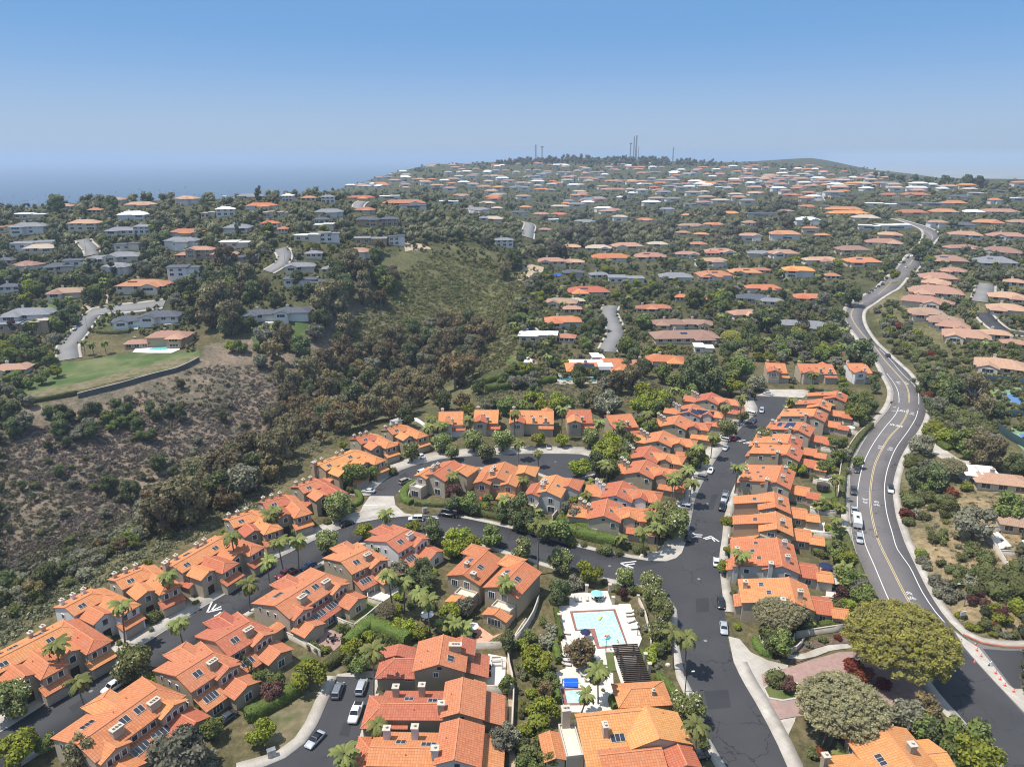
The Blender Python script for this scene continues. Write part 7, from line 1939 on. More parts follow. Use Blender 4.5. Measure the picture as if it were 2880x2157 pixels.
plantlist('K', 'gry 1120 60 4;shr 1100 150 3;shr 1340 190 2.6;lime 1690 60 5;brd 1700 140 5;shr 1720 210 3;brd 2060 60 6;drk 2080 160 5;lsh 1750 250 3;gry 740 120 5;shr 800 150 2.4;brd 1690 -40 6;brd 1830 350 12;brd 1900 470 9;lime 1780 440 7;brd 1940 420 8;drk 1600 820 5;brd 1700 790 5;lime 1540 1090 5;brd 1470 1080 6;brd 1550 1050 6;pal 1650 1230 8;brd 1650 950 7;gry 1740 920 6;brd 1880 1010 5;pal 1700 1560 6;dat 1440 1520 2.6;dat 1510 1500 2.4;lsh 1620 1560 5;shr 1400 950 4;pal 1360 20 8;lime 1100 390 5;lime 1060 420 4;brd 1970 280 8;drk 2040 380 6;brd 1730 220 7;lime 1200 1000 5;lime 1130 1060 6;lime 1210 1100 5;shr 760 1040 4;brd 1000 30 5;pal 400 0 7;brd 1330 160 4;gsh 1740 1130 4;shr 1380 1220 4;lsh 1560 760 4')
LIMP = PLANTS
# ---- hedges: leafy box runs
def hedge(label, pts, w, h, mat='hedge', dens=16, name='hedge'):
    rg = np.random.default_rng(abs(hash(label)) % 9999 if False else len(label) * 7 + int(w * 10))
    P = smooth_line(Gmix(pts), 1.2) if len(pts) > 2 else resample(np.asarray(Gmix(pts))[:, :2], 12)
    n = normals(P); zg = H(P[:, 0], P[:, 1]); k = len(P)
    wv = w * (1 + rg.normal(0, .07, k)); hv = h * (1 + rg.normal(0, .06, k))
    o3 = np.array([P[0][0], P[0][1], zg[0]])
    prof = [(-.5, 0), (-.52, .55), (-.40, .93), (0, 1.0), (.40, .93), (.52, .55), (.5, 0)]
    V = np.concatenate([np.c_[P + n * (a * wv * .92)[:, None], zg + b_ * hv * .95 - (.3 if b_ == 0 else 0)][:, None, :] for a, b_ in prof], 1)
    V = V + rg.normal(0, .05, V.shape)
    m = len(prof); idx = np.arange(k * m).reshape(k, m)
    F = np.stack([idx[:-1, :-1], idx[:-1, 1:], idx[1:, 1:], idx[1:, :-1]], -1).reshape(-1, 4)
    Vf = V.reshape(-1, 3)
    ends = [np.array([idx[0, 0], idx[0, 2], idx[0, 4], idx[0, 6]]), np.array([idx[-1, 6], idx[-1, 4], idx[-1, 2], idx[-1, 0]])]
    F = np.vstack([F, ends])
    cen = Vf[F].mean(1); ar = np.linalg.norm(np.cross(Vf[F[:, 1]] - Vf[F[:, 0]], Vf[F[:, 3]] - Vf[F[:, 0]]), axis=1)
    nr_ = np.cross(Vf[F[:, 1]] - Vf[F[:, 0]], Vf[F[:, 3]] - Vf[F[:, 0]]); nr_ /= np.linalg.norm(nr_, axis=1)[:, None] + 1e-9
    nr_[(nr_[:, 2] < -.2)] *= -1
    q_ = np.repeat(np.arange(len(F)), np.maximum(1, (ar * dens).astype(int)))
    ab = rg.uniform(0, 1, (len(q_), 2))
    A0, B0, C0, D0_ = (Vf[F[q_, j]] for j in range(4))
    pt = (A0 * (1 - ab[:, :1]) + B0 * ab[:, :1]) * (1 - ab[:, 1:]) + (D0_ * (1 - ab[:, :1]) + C0 * ab[:, :1]) * ab[:, 1:]
    v2, f2 = leafquads(pt, np.abs(nr_[q_]) * 0 + nr_[q_] + np.array([0, 0, .4]), .17, rg, .8)
    VV = np.vstack([Vf, v2]) - o3; FF = np.vstack([F, f2 + len(Vf)])
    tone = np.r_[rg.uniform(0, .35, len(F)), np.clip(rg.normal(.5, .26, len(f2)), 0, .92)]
    o = link(name, nmesh(name, VV, FF, FOL[mat], tone=tone), loc=o3)
    return tag(o, label, 'hedge', 'hedges of the neighbourhood')
HEDGES = [('dark hedge along the dry lawn of the parking street', q('B', (-60, 1370), (100, 1290), (260, 1190)), 3, 2.6, 'hedge'), ('short dark hedge above the parking street trees', q('B', (430, 1060), (500, 1010), (570, 960)), 2.4, 2.4, 'hedge_dark'),
 ('thick hedge running down beside the olive townhouse', q('B', (690, 790), (800, 840), (940, 905)), 3.6, 3.2, 'hedge'), ('thick hedge leading up to the planted garden corner', q('B', (560, 930), (630, 860), (720, 790)), 3.2, 3, 'hedge'),
 ('tall hedge wrapping the street corner house', q('C', (290, 190), (420, 235), (540, 265), (640, 285)), 3.6, 2.8, 'hedge'), ('low hedge behind the street corner planting', q('C', (640, 300), (760, 312), (830, 310)), 2, 1.6, 'hedge_dark'),
 ('narrow hedge down the left side of the pool deck', q('N', (75, 260), (105, 420), (125, 520)), 1.3, 2.0, 'hedge'), ('narrow hedge left of the dark round pool tree', q('N', (62, 580), (85, 660), (100, 730)), 1.5, 2.0, 'hedge'), ('narrow hedge down the left side of the spa', q('N', (35, 870), (70, 980), (90, 1090)), 1.6, 2.2, 'hedge'),
 ('tall narrow hedge between the spa and the grass steps', q('N', (405, 760), (425, 840), (440, 920)), 1.6, 2.6, 'hedge'), ('flowering hedge along the lower side of the pool house', q('N', (640, 1135), (760, 1135), (900, 1125)), 1.8, 1.8, 'hedge_dark'), ('hedge along the left end of the pool house', q('N', (575, 1060), (595, 1110), (620, 1160)), 1.6, 2, 'hedge'),
 ('hedge along the street end of the pool house', q('N', (990, 860), (1080, 950), (1150, 1050)), 2, 2, 'hedge'), ('rounded hedge curving round the island pool terrace', q('E', (1570, 1165), (1440, 1220), (1380, 1290), (1390, 1350), (1450, 1385)), 2.8, 1.6, 'hedge'), ('hedge along the street below the island pool terrace', q('E', (1480, 1390), (1640, 1400), (1780, 1405)), 1.8, 1.6, 'hedge_dark'),
 ('curved hedge beside the dark red roofed townhouse', q('E', (890, 1265), (970, 1310), (960, 1380), (900, 1410)), 1.8, 1.4, 'hedge'), ('long hedge along the street below the island houses', q('F', (330, 1440), (520, 1490), (700, 1530), (800, 1560)), 2.2, 2.0, 'hedge_dark'), ('hedge right of the grey island house garden', q('F', (1230, 1540), (1380, 1590), (1540, 1640)), 3, 2.4, 'hedge'),
 ('upper long hedge above the hillside behind the loop', q('F', (530, 270), (700, 230), (880, 190), (1050, 150)), 4, 3.4, 'hedge'), ('lower long hedge below the long swimming pool', q('F', (560, 340), (800, 300), (1000, 275), (1200, 245)), 4, 3.4, 'hedge'), ('clipped hedge beside the entrance garden house', q('Z', (820, 720), (1100, 680), (1480, 610)), 2.2, 2.0, 'hedge'),
 ('rounded hedge inside the curved entrance wall', q('Z', (230, 850), (260, 950), (340, 1030), (470, 1060)), 2.0, 1.8, 'hedge'), ('long clipped hedge between the yards and the main road', q('K', (2030, 620), (1900, 760), (1790, 930), (1720, 1120), (1690, 1330), (1680, 1600)), 2.2, 2.2, 'hedge_dark'), ('lower roadside hedge running to the coral tree', q('D', (470, 240), (520, 380), (580, 520), (650, 650)), 2.2, 2.2, 'hedge_dark'),
 ('dark hedge across the yard below the white umbrella', q('K', (1520, 830), (1620, 850), (1740, 870)), 2, 2, 'hedge_dark'), ('yellow-green hedge block in a right-hand yard', q('K', (1600, 1500), (1610, 1560), (1620, 1640)), 2.2, 2.0, 'hedge'), ('hedge above the small square lawn by the main road', q('H', (1010, 855), (1090, 850), (1180, 840)), 2, 1.8, 'hedge_dark'),
 ('curved hedge beside the concrete driveway off the main road', q('J', (900, 560), (960, 610), (1050, 690), (1110, 720)), 3.4, 1.8, 'hedge'), ('hedge along the left side of the estate lawn', q('P', (90, 690), (170, 620), (260, 560), (330, 510)), 4.5, 3, 'hedge'), ('hedge at the far corner of the estate lawn', q('P', (20, 700), (60, 690), (110, 660)), 4, 3, 'hedge'),
 ('low hedge between the estate house and the white villa', q('P', (700, 345), (820, 350), (930, 340)), 3, 2, 'hedge_dark'), ('clipped hedge below the long orange roofed house', q('O', (1150, 1330), (1280, 1320), (1500, 1290)), 4, 3, 'hedge_dark'), ('dark hedge below the dark roofed house on the left', q('O', (290, 1200), (450, 1200), (640, 1180)), 4, 3.4, 'hedge_dark'),
 ('hedge on the ivy covered wall under the estate lawn', q('P', (230, 850), (400, 820), (560, 790)), 2, 2.4, 'hedge_dark'), ('dark clipped hedge left of the cul-de-sac', q('T', (1030, 410), (1100, 405), (1180, 400)), 4, 3, 'hedge_dark'), ('yellow-green hedge by the red roofed hillside house', q('T', (870, 260), (970, 270), (1070, 285)), 3, 2, 'hedge')]
for lab, pts, w, h, mt in HEDGES: hedge(lab, pts, w, h, mt)
# ================================================================ HOUSES BEYOND THE COMMUNITY
FH = []
ROOFC = {'o': 'tile_dull', 'r': 'tile_red', 'p': 'tile_pink', 'b': 'tile_brown', 'g': 'grey_roof', 'd': 'dark_roof', 'w': 'white_roof', 't': 'tan_roof', 'l': 'tile_pale'}
WALLC = {'w': 'white_stucco', 'c': 'cream', 't': 'tan_stucco', 'g': 'grey_stucco'}
RW = {'o': 'orange tiled', 'r': 'red tiled', 'p': 'pinkish tiled', 'b': 'brown tiled', 'g': 'grey roofed', 'd': 'dark roofed', 'w': 'white roofed', 't': 'tan roofed', 'l': 'pale orange tiled'}
WW = {'w': 'white', 'c': 'cream', 't': 'tan', 'g': 'grey'}
FARTXT = {
 'O': 'F 1600 1170 280 d w 2;F 1790 1175 170 d w 1;H 1230 1290 400 o c 1;H 570 1345 280 b c 1;H 230 1540 380 g w 1;H 80 1290 170 d w 1;H 505 1115 220 d c 1;H 1060 1030 280 g c 1;H 860 1050 220 g c 1;F 690 1075 260 d w 1;H 1730 1005 220 p t 2;H 1940 1010 210 p t 1;H 1610 1015 160 p t 1;F 2030 915 230 w c 1;F 2110 1045 190 d g 1;H 2050 775 220 g w 1;H 1040 800 230 g w 1;H 1235 795 140 g w 2;H 725 765 240 p c 2;H 240 795 260 g w 2;F 60 775 120 o c 1;H 1140 660 230 w w 1;F 270 925 330 g w 1;H 340 955 240 t c 1;H 45 1060 130 d c 1;F 255 660 230 w c 1;H 280 525 190 g c 1;H 820 615 110 o c 1;H 1590 468 110 o c 1;H 1945 470 130 w c 1;H 1945 640 150 w w 2;F 1800 655 110 t c 1;F 1100 935 200 d c 1',
 'P': 'H 930 300 230 d w 1;H 1150 270 260 d w 1;H 1210 440 270 p t 2;H 985 455 160 p t 1;H 70 640 230 p w 1;F 120 330 250 g t 1;F 300 345 100 t t 2',
 'Q': 'H 470 1370 260 d w 1;H 230 1380 240 d w 1;H 695 1130 170 d c 1;F 540 1115 240 d w 1;H 785 1020 150 g c 1;H 530 1005 220 g c 1;F 1080 785 240 g t 1;F 1285 800 120 d w 2;F 760 775 150 g w 2;F 600 770 200 w c 1;H 1060 655 170 d t 2;H 1230 650 130 d t 2;F 725 680 140 w c 1;H 700 630 120 d c 1;H 300 690 130 r w 2;H 398 705 70 o c 1;H 70 690 160 g c 1;H 1340 492 320 o w 1;F 1230 440 150 w w 1;F 1410 515 200 d w 1;F 1690 480 140 w w 1;H 440 462 80 w c 2;H 750 470 100 g w 2;H 600 455 110 o c 1;F 100 945 200 d c 1;H 640 900 120 g c 1;F 290 585 70 t c 1;F 405 580 70 t c 1;H 1355 365 60 t c 1;H 1960 610 60 g w 1',
 'Rr': 'H 770 1120 240 p c 1;H 960 1125 180 p c 1;H 1290 1085 320 l w 1;H 1630 1075 260 p w 1;H 1430 985 260 p c 1;H 1690 965 160 t c 1;H 1180 1000 210 t c 1;H 940 990 160 p c 1;H 1950 1055 190 p w 1;H 2165 1045 110 o c 1;H 960 1215 170 d g 1;H 1180 1235 150 g w 1;F 1420 1270 300 g w 1;H 1850 1255 270 g w 1;H 2150 1250 190 o w 1;H 360 965 150 g w 2;H 260 745 170 t c 1;F 790 755 80 w w 1;H 715 840 100 p c 1;H 1365 740 120 t w 2;H 1615 605 80 o c 2;F 2050 615 250 g w 1;F 460 475 90 w w 2;H 215 605 130 t c 1;H 300 650 90 t c 1;H 190 460 130 p w 1;H 110 398 30 o c 1;F 1345 405 140 w w 1;H 1465 525 65 w c 2;H 1320 485 210 p c 1;F 2050 435 180 w w 1;H 1910 865 110 p c 1;H 2070 880 120 o c 1;H 2040 965 140 o c 1;H 1700 492 110 l c 1;H 1320 312 100 o c 1;F 1660 335 110 w c 1;H 1450 275 85 w c 1;H 1605 255 65 t c 1;H 2040 305 80 p c 1;H 1835 330 90 w c 1;H 1130 395 110 b c 1',
 'S': 'H 120 970 220 o w 1;H 330 950 200 o c 1;H 440 935 110 o c 1;H 690 960 190 l w 2;H 920 975 90 o c 1;H 1130 880 220 r c 1;H 600 705 190 o w 2;H 365 715 135 p w 2;H 770 665 100 o c 2;H 750 605 150 w w 2;H 1150 575 160 t c 1;H 1030 545 260 l c 1;H 1000 518 230 o c 1;F 440 550 180 d c 1;H 1060 795 200 b c 1;H 1275 750 220 p w 1;H 1310 695 150 p c 1;F 1340 635 200 w w 1;F 1170 635 130 w w 1;H 590 820 190 p w 1;H 430 820 150 g c 1;H 160 810 190 p w 1;H 850 695 90 o c 1;H 1460 540 190 o c 1;H 1680 535 170 o c 1;H 1870 535 120 w c 1;H 2050 535 240 p w 1;H 1750 475 150 o c 1;F 1600 478 160 g c 1;F 1250 482 190 w w 1;F 1410 478 150 d c 1;H 1800 625 150 d w 1;H 1980 610 180 o c 1;H 1830 695 190 p w 1;H 2110 705 230 p w 1;H 1310 418 110 o c 1;H 1480 418 170 o c 1;H 1500 388 90 p c 1;H 420 365 150 p w 1;H 565 375 100 d c 1;H 690 372 100 o c 1;H 640 418 110 o c 1;H 740 450 100 o c 2;F 950 500 190 d c 1;H 360 302 210 p c 1;H 570 338 70 o c 1;F 340 278 60 w w 1;H 705 305 110 p c 1;H 820 302 90 p c 1;H 890 348 90 o c 1;H 1000 302 80 g c 1;H 1110 303 100 p c 1;H 915 278 60 p c 1;H 990 393 90 l c 1;H 1850 378 90 t c 1;F 1890 408 90 w c 1;F 2170 445 100 w w 1;F 2050 392 100 g c 1;F 60 480 110 d c 1;F 180 365 100 w c 1;F 1010 420 250 d c 1;H 390 1130 210 d g 1;H 510 1150 150 g w 1;H 770 1125 190 r c 1;H 20 1110 60 r c 1;F 130 345 60 w c 1',
 'I': 'H 1110 475 300 b t 1;H 1550 490 330 g c 1;H 1600 395 330 b c 1;H 1150 575 200 p c 1;H 1010 640 290 p c 1;H 990 690 220 p c 1;H 1000 780 430 p c 1;H 880 865 330 p c 1;H 1060 880 150 p c 1;H 900 975 290 b c 1;H 1080 1050 280 b c 1;H 1150 1100 260 p c 1;H 1290 1190 370 p c 1;H 1550 1170 220 p c 1;H 1720 680 170 p c 1;H 1660 825 280 p c 1;H 1660 940 300 p c 1;H 1720 1260 200 p c 1;H 1620 1480 400 p c 1',
 'J': 'H 1590 1080 420 p c 1;F 1390 1030 240 w g 1;H 1790 1480 330 b c 1',
 'T': 'H 870 510 300 r w 1;F 660 650 320 w c 1;H 910 650 130 o w 1;H 1560 880 150 o c 1;H 1760 850 300 l w 1;H 1690 390 210 o c 1;H 1580 395 140 o c 1;H 1790 530 260 b c 1;H 2030 530 250 b c 1;H 1930 650 550 b c 1;H 860 345 260 b c 1;H 980 330 140 t c 1;H 950 400 150 p c 1;H 1090 250 340 r c 1;H 1900 295 110 r c 1;H 2040 310 140 r c 1;F 2090 740 150 w w 1;F 1170 830 90 w w 1'}
FLAND = [('estate lawn', G('P', 700, 640)), ('canyon head', G('Q', 1450, 800)), ('cul-de-sac', G('T', 1330, 560)), ('side street mouth', G('I', 150, 830)), ('right-hand court', G('I', 1420, 740)), ('tennis courts', G('J', 1700, 300)), ('upper main road', G('I', 900, 200)), ('estate street', G('P', 620, 260)), ('hillside bend', G('Q', 390, 950)), ('dirt track', G('Rr', 600, 1180)), ('far ridge masts', G('Rr', 1480, 260)), ('left skyline', G('O', 900, 480)), ('upper canyon street', G('Rr', 575, 830))]
rg = random.Random(5)
for c, txt in FARTXT.items():
    it = [t_.split() for t_ in txt.split(';')]
    pts = [S(c, float(i[1]), float(i[2])) for i in it]
    P, ok = march([p[0] for p in pts], [p[1] for p in pts], H)
    for i, p, px, k in zip(it, P, pts, ok):
        if not k: continue
        dep = p[1] * CP + (CAMH - p[2]) * SP
        wpx = float(i[3]) * CR[c][2]
        W_ = wpx * dep / 2000.0
        W_ = min(W_, 46)
        near = dep < 700
        D_ = min(max(W_ * (.7 if c == 'I' else .55), 8), 20 if c == 'I' else 16)
        two_ = i[6] == '2'
        ang = rg.uniform(-.16, .16) + (-p[0] / max(p[1], 1)) * .35
        if c in 'I': ang += -.25
        h = House('house', None, 'houses beyond the community' , (p[0], p[1] + D_ * .3), ang, WALLC[i[5]], ROOFC[i[4]], -1)
        h.W, h.D, h.px = W_, D_, px
        e1 = (6.2 if two_ else 3.6) if i[0] == 'F' else (5.7 if two_ else 3.0)
        hw = W_ / 2
        if i[0] == 'H':
            r_ = e1 + D_ * .5 * .36
            if W_ > 16:
                k = rg.choice([-1, 1])
                b1 = h.block(-hw, hw, -D_ / 2, D_ / 2, r_, 'u', pitch=.36, hip=(.95, .95), ov=1.0, cap=False, z0=-3)
                wv = min(W_ * .19, 5.5)
                xw = k * hw * .5
                h.block(xw - wv, xw + wv, -D_ * .2, D_ * .82, e1 + wv * .36 - .05, 'v', pitch=.36, hip=(0, .95 if rg.random() < .6 else 0), ov=.9, cap=False, z0=-3)
                if near:
                    h.window('v+', D_ * .82, xw, 1.5, wv * 1.2, 1.6, 3)
                    if two_: h.window('v+', D_ * .82, xw, 4.4, wv * 1.2, 1.5, 3)
                if rg.random() < .75:
                    xw = -k * hw * .55
                    h.block(xw - wv * .8, xw + wv * .8, -D_ * .85, D_ * .2, e1 + wv * .22, 'v', pitch=.30, hip=(.9, 0), ov=.6, cap=False, z0=-3)
            else:
                b1 = h.block(-hw, hw, -D_ / 2, D_ / 2, r_, 'u', pitch=.36, hip=(.95, .95), ov=.9, cap=False, z0=-3)
                xw = hw * .35
            if near:
                h.chimney(-hw * .3, -D_ * .1, e1 - .5, r_ + 1.0, 1.3, .9, 1, 'white_stucco' if i[5] == 'w' else None)
        else:
            q_ = hw * rg.uniform(-.2, .25)
            h.block(-hw, q_, -D_ / 2, D_ / 2, e1 + .25, 'u', pitch=.02, ov=.9, ovg=.9, cap=False, z0=-3)
            h.block(q_ + .05, hw, -D_ * .38, D_ * .45, e1 - .35 + (1.2 if rg.random() < .4 else 0), 'u', pitch=.02, ov=.7, ovg=.7, cap=False, z0=-3)
            xw = hw * .6
        yf = D_ / 2
        if near:
            nw = max(3, int(W_ / 5))
            for k in range(nw):
                u_ = -hw + W_ * (k + .5) / nw
                if abs(u_ - xw) < 3.5 and i[0] == 'H' and W_ > 16: continue
                if i[0] == 'F' and u_ > q_: continue
                h.window('v+', yf, u_, 1.5, min(2.6, W_ / nw * .62), 1.7, 2)
                if two_: h.window('v+', yf, u_, 4.5, min(2.2, W_ / nw * .55), 1.4, 2)
            if W_ > 24 and rg.random() < .45 and i[0] == 'H':
                try: h.solar(b1, 1, hw * rg.uniform(-.5, .1), D_ * .22, rg.randint(4, 7), 1)
                except Exception: pass
        else:
            h.window('v+', yf, 0, 1.6, W_ * .5, 1.5, 4)
        # garden terrace of the nearer houses
        FH.append((h, RW[i[4]], WW[i[5]], 'two-storey' if two_ else ('flat-roofed' if i[0] == 'F' else 'low'), p, wpx, dep))
ROADS = [smooth_line(Gs(c, p), 8) for c, p in [('P', [(495, 540), (490, 440), (560, 360), (620, 270), (680, 200), (800, 180), (1000, 165), (1180, 140)]), ('T', [(1250, 740), (1290, 660), (1330, 560), (1300, 480), (1270, 400), (1290, 340)]), ('Q', [(290, 1010), (390, 950), (420, 880), (385, 830)]), ('Q', [(985, 520), (1030, 465)]), ('O', [(800, 980), (740, 880), (720, 845)]), ('Rr', [(565, 890), (585, 780), (545, 755)]), ('S', [(830, 450), (820, 390)]), ('I', [(1390, 830), (1430, 660)]), ('I', [(1400, 930), (1480, 1020), (1600, 1100), (1790, 1130)])]] + [smooth_line(.5 * (resample(ML[:17, :2], 60) + resample(MR[:19, :2], 60)), 8)]
_r = np.random.default_rng(77)
RX = np.r_[_r.uniform(880, 2500, 260), _r.uniform(1500, 2440, 90), _r.uniform(0, 1150, 120), _r.uniform(2420, 2880, 60), _r.uniform(1150, 2880, 170)]; RY = np.r_[np.where(RX[:260] < 1200, _r.uniform(478, 530, 260), np.where(RX[:260] < 1800, _r.uniform(460, 530, 260), _r.uniform(470, 530, 260))), _r.uniform(690, 960, 90), _r.uniform(555, 800, 120), _r.uniform(560, 780, 60), _r.uniform(515, 640, 170)]
_tk = [(h_[0].px[0], h_[0].px[1], h_[5]) for h_ in FH]
PP, ok_ = march(RX, RY, H)
for p, k, rx, ry in zip(PP, ok_, RX, RY):
    dep = p[1] * CP + (CAMH - p[2]) * SP
    if not k or dep < 300 or dep > 3000 or (p[1] > 2300 and p[0] > 480): continue
    W_ = rg.uniform(16, 30); D_ = 11; wq = W_ * 2000 / dep
    if dep < 1100 and (any(abs(rx - a_) < (wq + w_) * .52 and abs(ry - b_) < (wq + w_) * .17 for a_, b_, w_ in _tk) or bool(inpoly(np.array([p[0]]), np.array([p[1]]), CAN_POLY)[0])): continue
    if dep < 1100 and min(segdist(np.array([p[0]]), np.array([p[1]]), rd_)[0][0] for rd_ in ROADS) < W_ * .5 + 8: continue
    _tk.append((rx, ry, wq))
    rc = rg.choice('ppwtglo') if dep > 1100 else rg.choice('pporbglgd'); wc = rg.choice('wwwc')
    h = House('house' if dep < 640 else 'hill_house', None, 'houses beyond the community' if dep < 640 else 'small houses on the far ridge', (p[0], p[1]), rg.uniform(-.3, .3), WALLC[wc], ROOFC[rc], -1); h.W, h.D, h.px = W_, D_, (rx, ry)
    tw = rg.random() < (.45 if dep > 1100 else .15); e1 = (6.2 if tw else 4.0) if dep > 1100 else (5.4 if tw else 2.8)
    h.block(-W_/2, W_/2, -D_/2, D_/2, e1 + 2.0, 'u', pitch=.36, hip=(.9, .9), ov=.9, cap=False, z0=-3)
    if dep < 1100: h.block(-W_*.1, W_*.3, 0, D_*.8, e1 + 1.3, 'v', pitch=.36, hip=(0, .9), ov=.9, cap=False, z0=-3)
    h.window('v+', D_/2, 0, e1 * .5, W_ * .4, 1.8, 4)
    FH.append((h, RW[rc], WW[wc], 'two-storey' if tw else 'low', p, W_ * 2000 / dep, dep))
va, vb = G('T', 910, 945), G('T', 1500, 945)
vw = float(np.hypot(*(vb - va)[:2])); vm = .5 * (va + vb)
h = House('house', 'villa with a glass front, solar panels and a long dark pool before it', 'houses beyond the community', (vm[0], vm[1] + 4), math.atan2(*(vb - va)[1::-1]), 'white_stucco', 'tile_orange', -1)
hw = vw / 2
b1 = h.block(-hw, -hw * .12, -7, 5, 5.4, 'u', r=-2, pitch=.30, hip=(.8, 0), ov=.9, z0=-3); h.solar(b1, 1, -hw * .5, 3.4, int(hw * .62), 3)
h.block(-hw * .11, hw * .34, -6, 1.0, 4.3, 'u', pitch=.02, ov=.4, roof='white_roof', cap=False, z0=-3); h.block(-hw * .9, hw * .1, -12, -6.6, 4.4, 'u', pitch=.02, roof='white_roof', cap=False, z0=-3)
b2 = h.block(hw * .3, hw, -9, 5.5, 5.2, 'u', pitch=.30, hip=(.5, .8), ov=.9, z0=-3); h.block(hw * .36, hw * .7, 2, 9, 4.4, 'v', pitch=.32, hip=(0, .6), ov=.8, z0=-3)
h.block(hw * .1, hw * .75, -16, -8, 5.0, 'u', pitch=.3, hip=(.8, .8), z0=-3); h.solar(b2, 1, hw * .82, 3.4, 3, 2)
for k in range(7): h.slab('white_beam', 'v+', 4.6 - k * .6, hw * .1, 3.5, hw * .36, .16, 'white_paint')
h.window('v+', 5, -hw * .72, 1.7, hw * .42, 2.3, 6); h.window('v+', 5, -hw * .32, 1.7, hw * .3, 2.3, 4); h.window('v+', 1.0, hw * .1, 1.7, hw * .34, 2.2, 4); h.window('v+', 9, hw * .53, 1.5, 3.2, 1.8, 3); h.chimney(-hw * .45, -2, 4.4, 6.6, 1.6, 1.2, 1)
# swimming pools and courts of the far gardens
def fpool(name, pts, mat, c, off=.3): sheet(name, Gmix([(c, *s_) for s_ in pts]), off, mat, skirt=0)
fpool('pool_terrace', ((715, 940), (800, 925), (1170, 960), (1165, 1015), (820, 1020)), M['concrete'], 'T', .3); fpool('pool_water', ((800, 955), (1165, 968), (1150, 1000), (860, 985)), M['dark_pool'], 'T', .36)
fpool('pool_terrace', ((500, 580), (545, 530), (640, 525), (690, 590)), M['concrete'], 'T', .4); fpool('pool_cover', ((545, 575), (570, 535), (612, 532), (610, 575)), M['cover_blue'], 'T', .46)
fpool('pool_terrace', ((440, 785), (575, 775), (670, 840), (640, 850), (530, 850)), M['brick'], 'T', .3); fpool('empty_court', ((475, 788), (570, 782), (640, 838), (540, 842)), M['white_roof'], 'T', .36)
fpool('pool_terrace', ((950, 490), (980, 450), (1300, 440), (1290, 470), (1230, 495), (1060, 495)), M['deck'], 'P', .3); fpool('pool_water', ((1065, 470), (1100, 455), (1240, 448), (1200, 468), (1120, 480)), M['teal_pool'], 'P', .36)
fpool('pool_terrace', ((860, 320), (1000, 295), (1230, 275), (1240, 285), (1000, 325)), M['concrete'], 'P', .3); fpool('pool_water', ((930, 318), (1010, 298), (1120, 292), (1080, 308)), M['teal_pool'], 'P', .38)
fpool('pool_water', ((780, 1205), (840, 1198), (860, 1220), (810, 1230)), M['cover_blue'], 'Rr', .4); fpool('pool_terrace', ((260, 1400), (600, 1355), (610, 1380), (290, 1410)), M['deck'], 'Q', .4)
fpool('pool_water', ((390, 1395), (560, 1370), (570, 1378), (400, 1402)), M['teal_pool'], 'Q', .46); fpool('white_terrace', ((1285, 205), (1400, 195), (1500, 300), (1410, 325), (1360, 260)), M['deck'], 'D', .25)
# radio masts on the far ridge
def mast(c, x, y0, y1, w, label, top=None):
    px, py = S(c, x, y0)
    for _ in range(40):
        P, ok = march([px], [py], H)
        if ok[0] and P[0][1] > 1100: break
        py += 2 if not ok[0] else -1
    P = P[0]
    dep = P[1] * CP + (CAMH - P[2]) * SP
    hgt = (py - S(c, x, y1)[1]) * dep / 2000
    e = empty('radio_mast', (P[0], P[1], P[2] - 2), 0, label, 'mast', 'radio masts on the far ridge')
    b = MB()
    for a in range(3): b.tube([(w * math.cos(a * 2.09), w * math.sin(a * 2.09), 0), (w * .7 * math.cos(a * 2.09), w * .7 * math.sin(a * 2.09), hgt + 2)], w * .32, 4)
    b.build('lattice_leg', M['metal'], e)
    b = MB()
    for k in range(int(hgt / 6)):
        z = k * 6
        for a in range(3): b.tube([(w * math.cos(a * 2.09), w * math.sin(a * 2.09), z), (w * .9 * math.cos((a + 1) * 2.09), w * .9 * math.sin((a + 1) * 2.09), z + 6)], w * .2, 3)
    b.build('brace', M['metal'], e)
    if top: b = MB(); b.lathe([(w * 2.6, 0), (w * 2.6, 3), (w, 4)], 8, (0, 0, hgt - 2)); b.build('antenna', M['metal'], e)
mast('Rr', 1498, 190, 15, 2.4, 'tallest of the radio masts on the far ridge'); mast('Rr', 1478, 190, 20, 1.9, 'thin tall mast just left of the tallest one'); mast('Rr', 1450, 175, 75, 1.7, 'shorter mast with a ring top left of the tall pair', True)
mast('Rr', 633, 165, 90, 2.4, 'lattice mast at the left end of the far ridge'); mast('Rr', 688, 170, 103, 1.9, 'mast with a flat top right of the left lattice mast', True); mast('Rr', 1818, 205, 110, 1.7, 'lone thin mast right of the skyline trees'); mast('Rr', 1520, 160, 105, .8, 'short mast half behind the skyline trees')
# ---------------------------------------------------------------- trees beyond the community
FPX = [(h.px[0], h.px[1], wpx, dep, p) for h, _, _, _, p, wpx, dep in FH]
HX = np.array([h.o[0] for h, *_ in FH]); HY = np.array([h.o[1] for h, *_ in FH]); HW = np.array([h.W for h, *_ in FH])
HPX = np.array([f[0] for f in FPX]); HPY = np.array([f[1] for f in FPX]); HPW = np.array([f[2] for f in FPX]); HDEP = np.array([f[3] for f in FPX])
_m = resample(.5 * (resample(ML[:17, :2], 200) + resample(MR[:19, :2], 200)), 90)
_rx, _ry, _rz = project(np.c_[_m, H(_m[:, 0], _m[:, 1])])
RDP = np.stack([_rx, _ry, _rz], -1)
for rd_ in ROADS[:-1]:
    _rx, _ry, _rz = project(np.c_[rd_, H(rd_[:, 0], rd_[:, 1])]); RDP = np.vstack([RDP, np.stack([_rx, _ry, _rz], -1)])
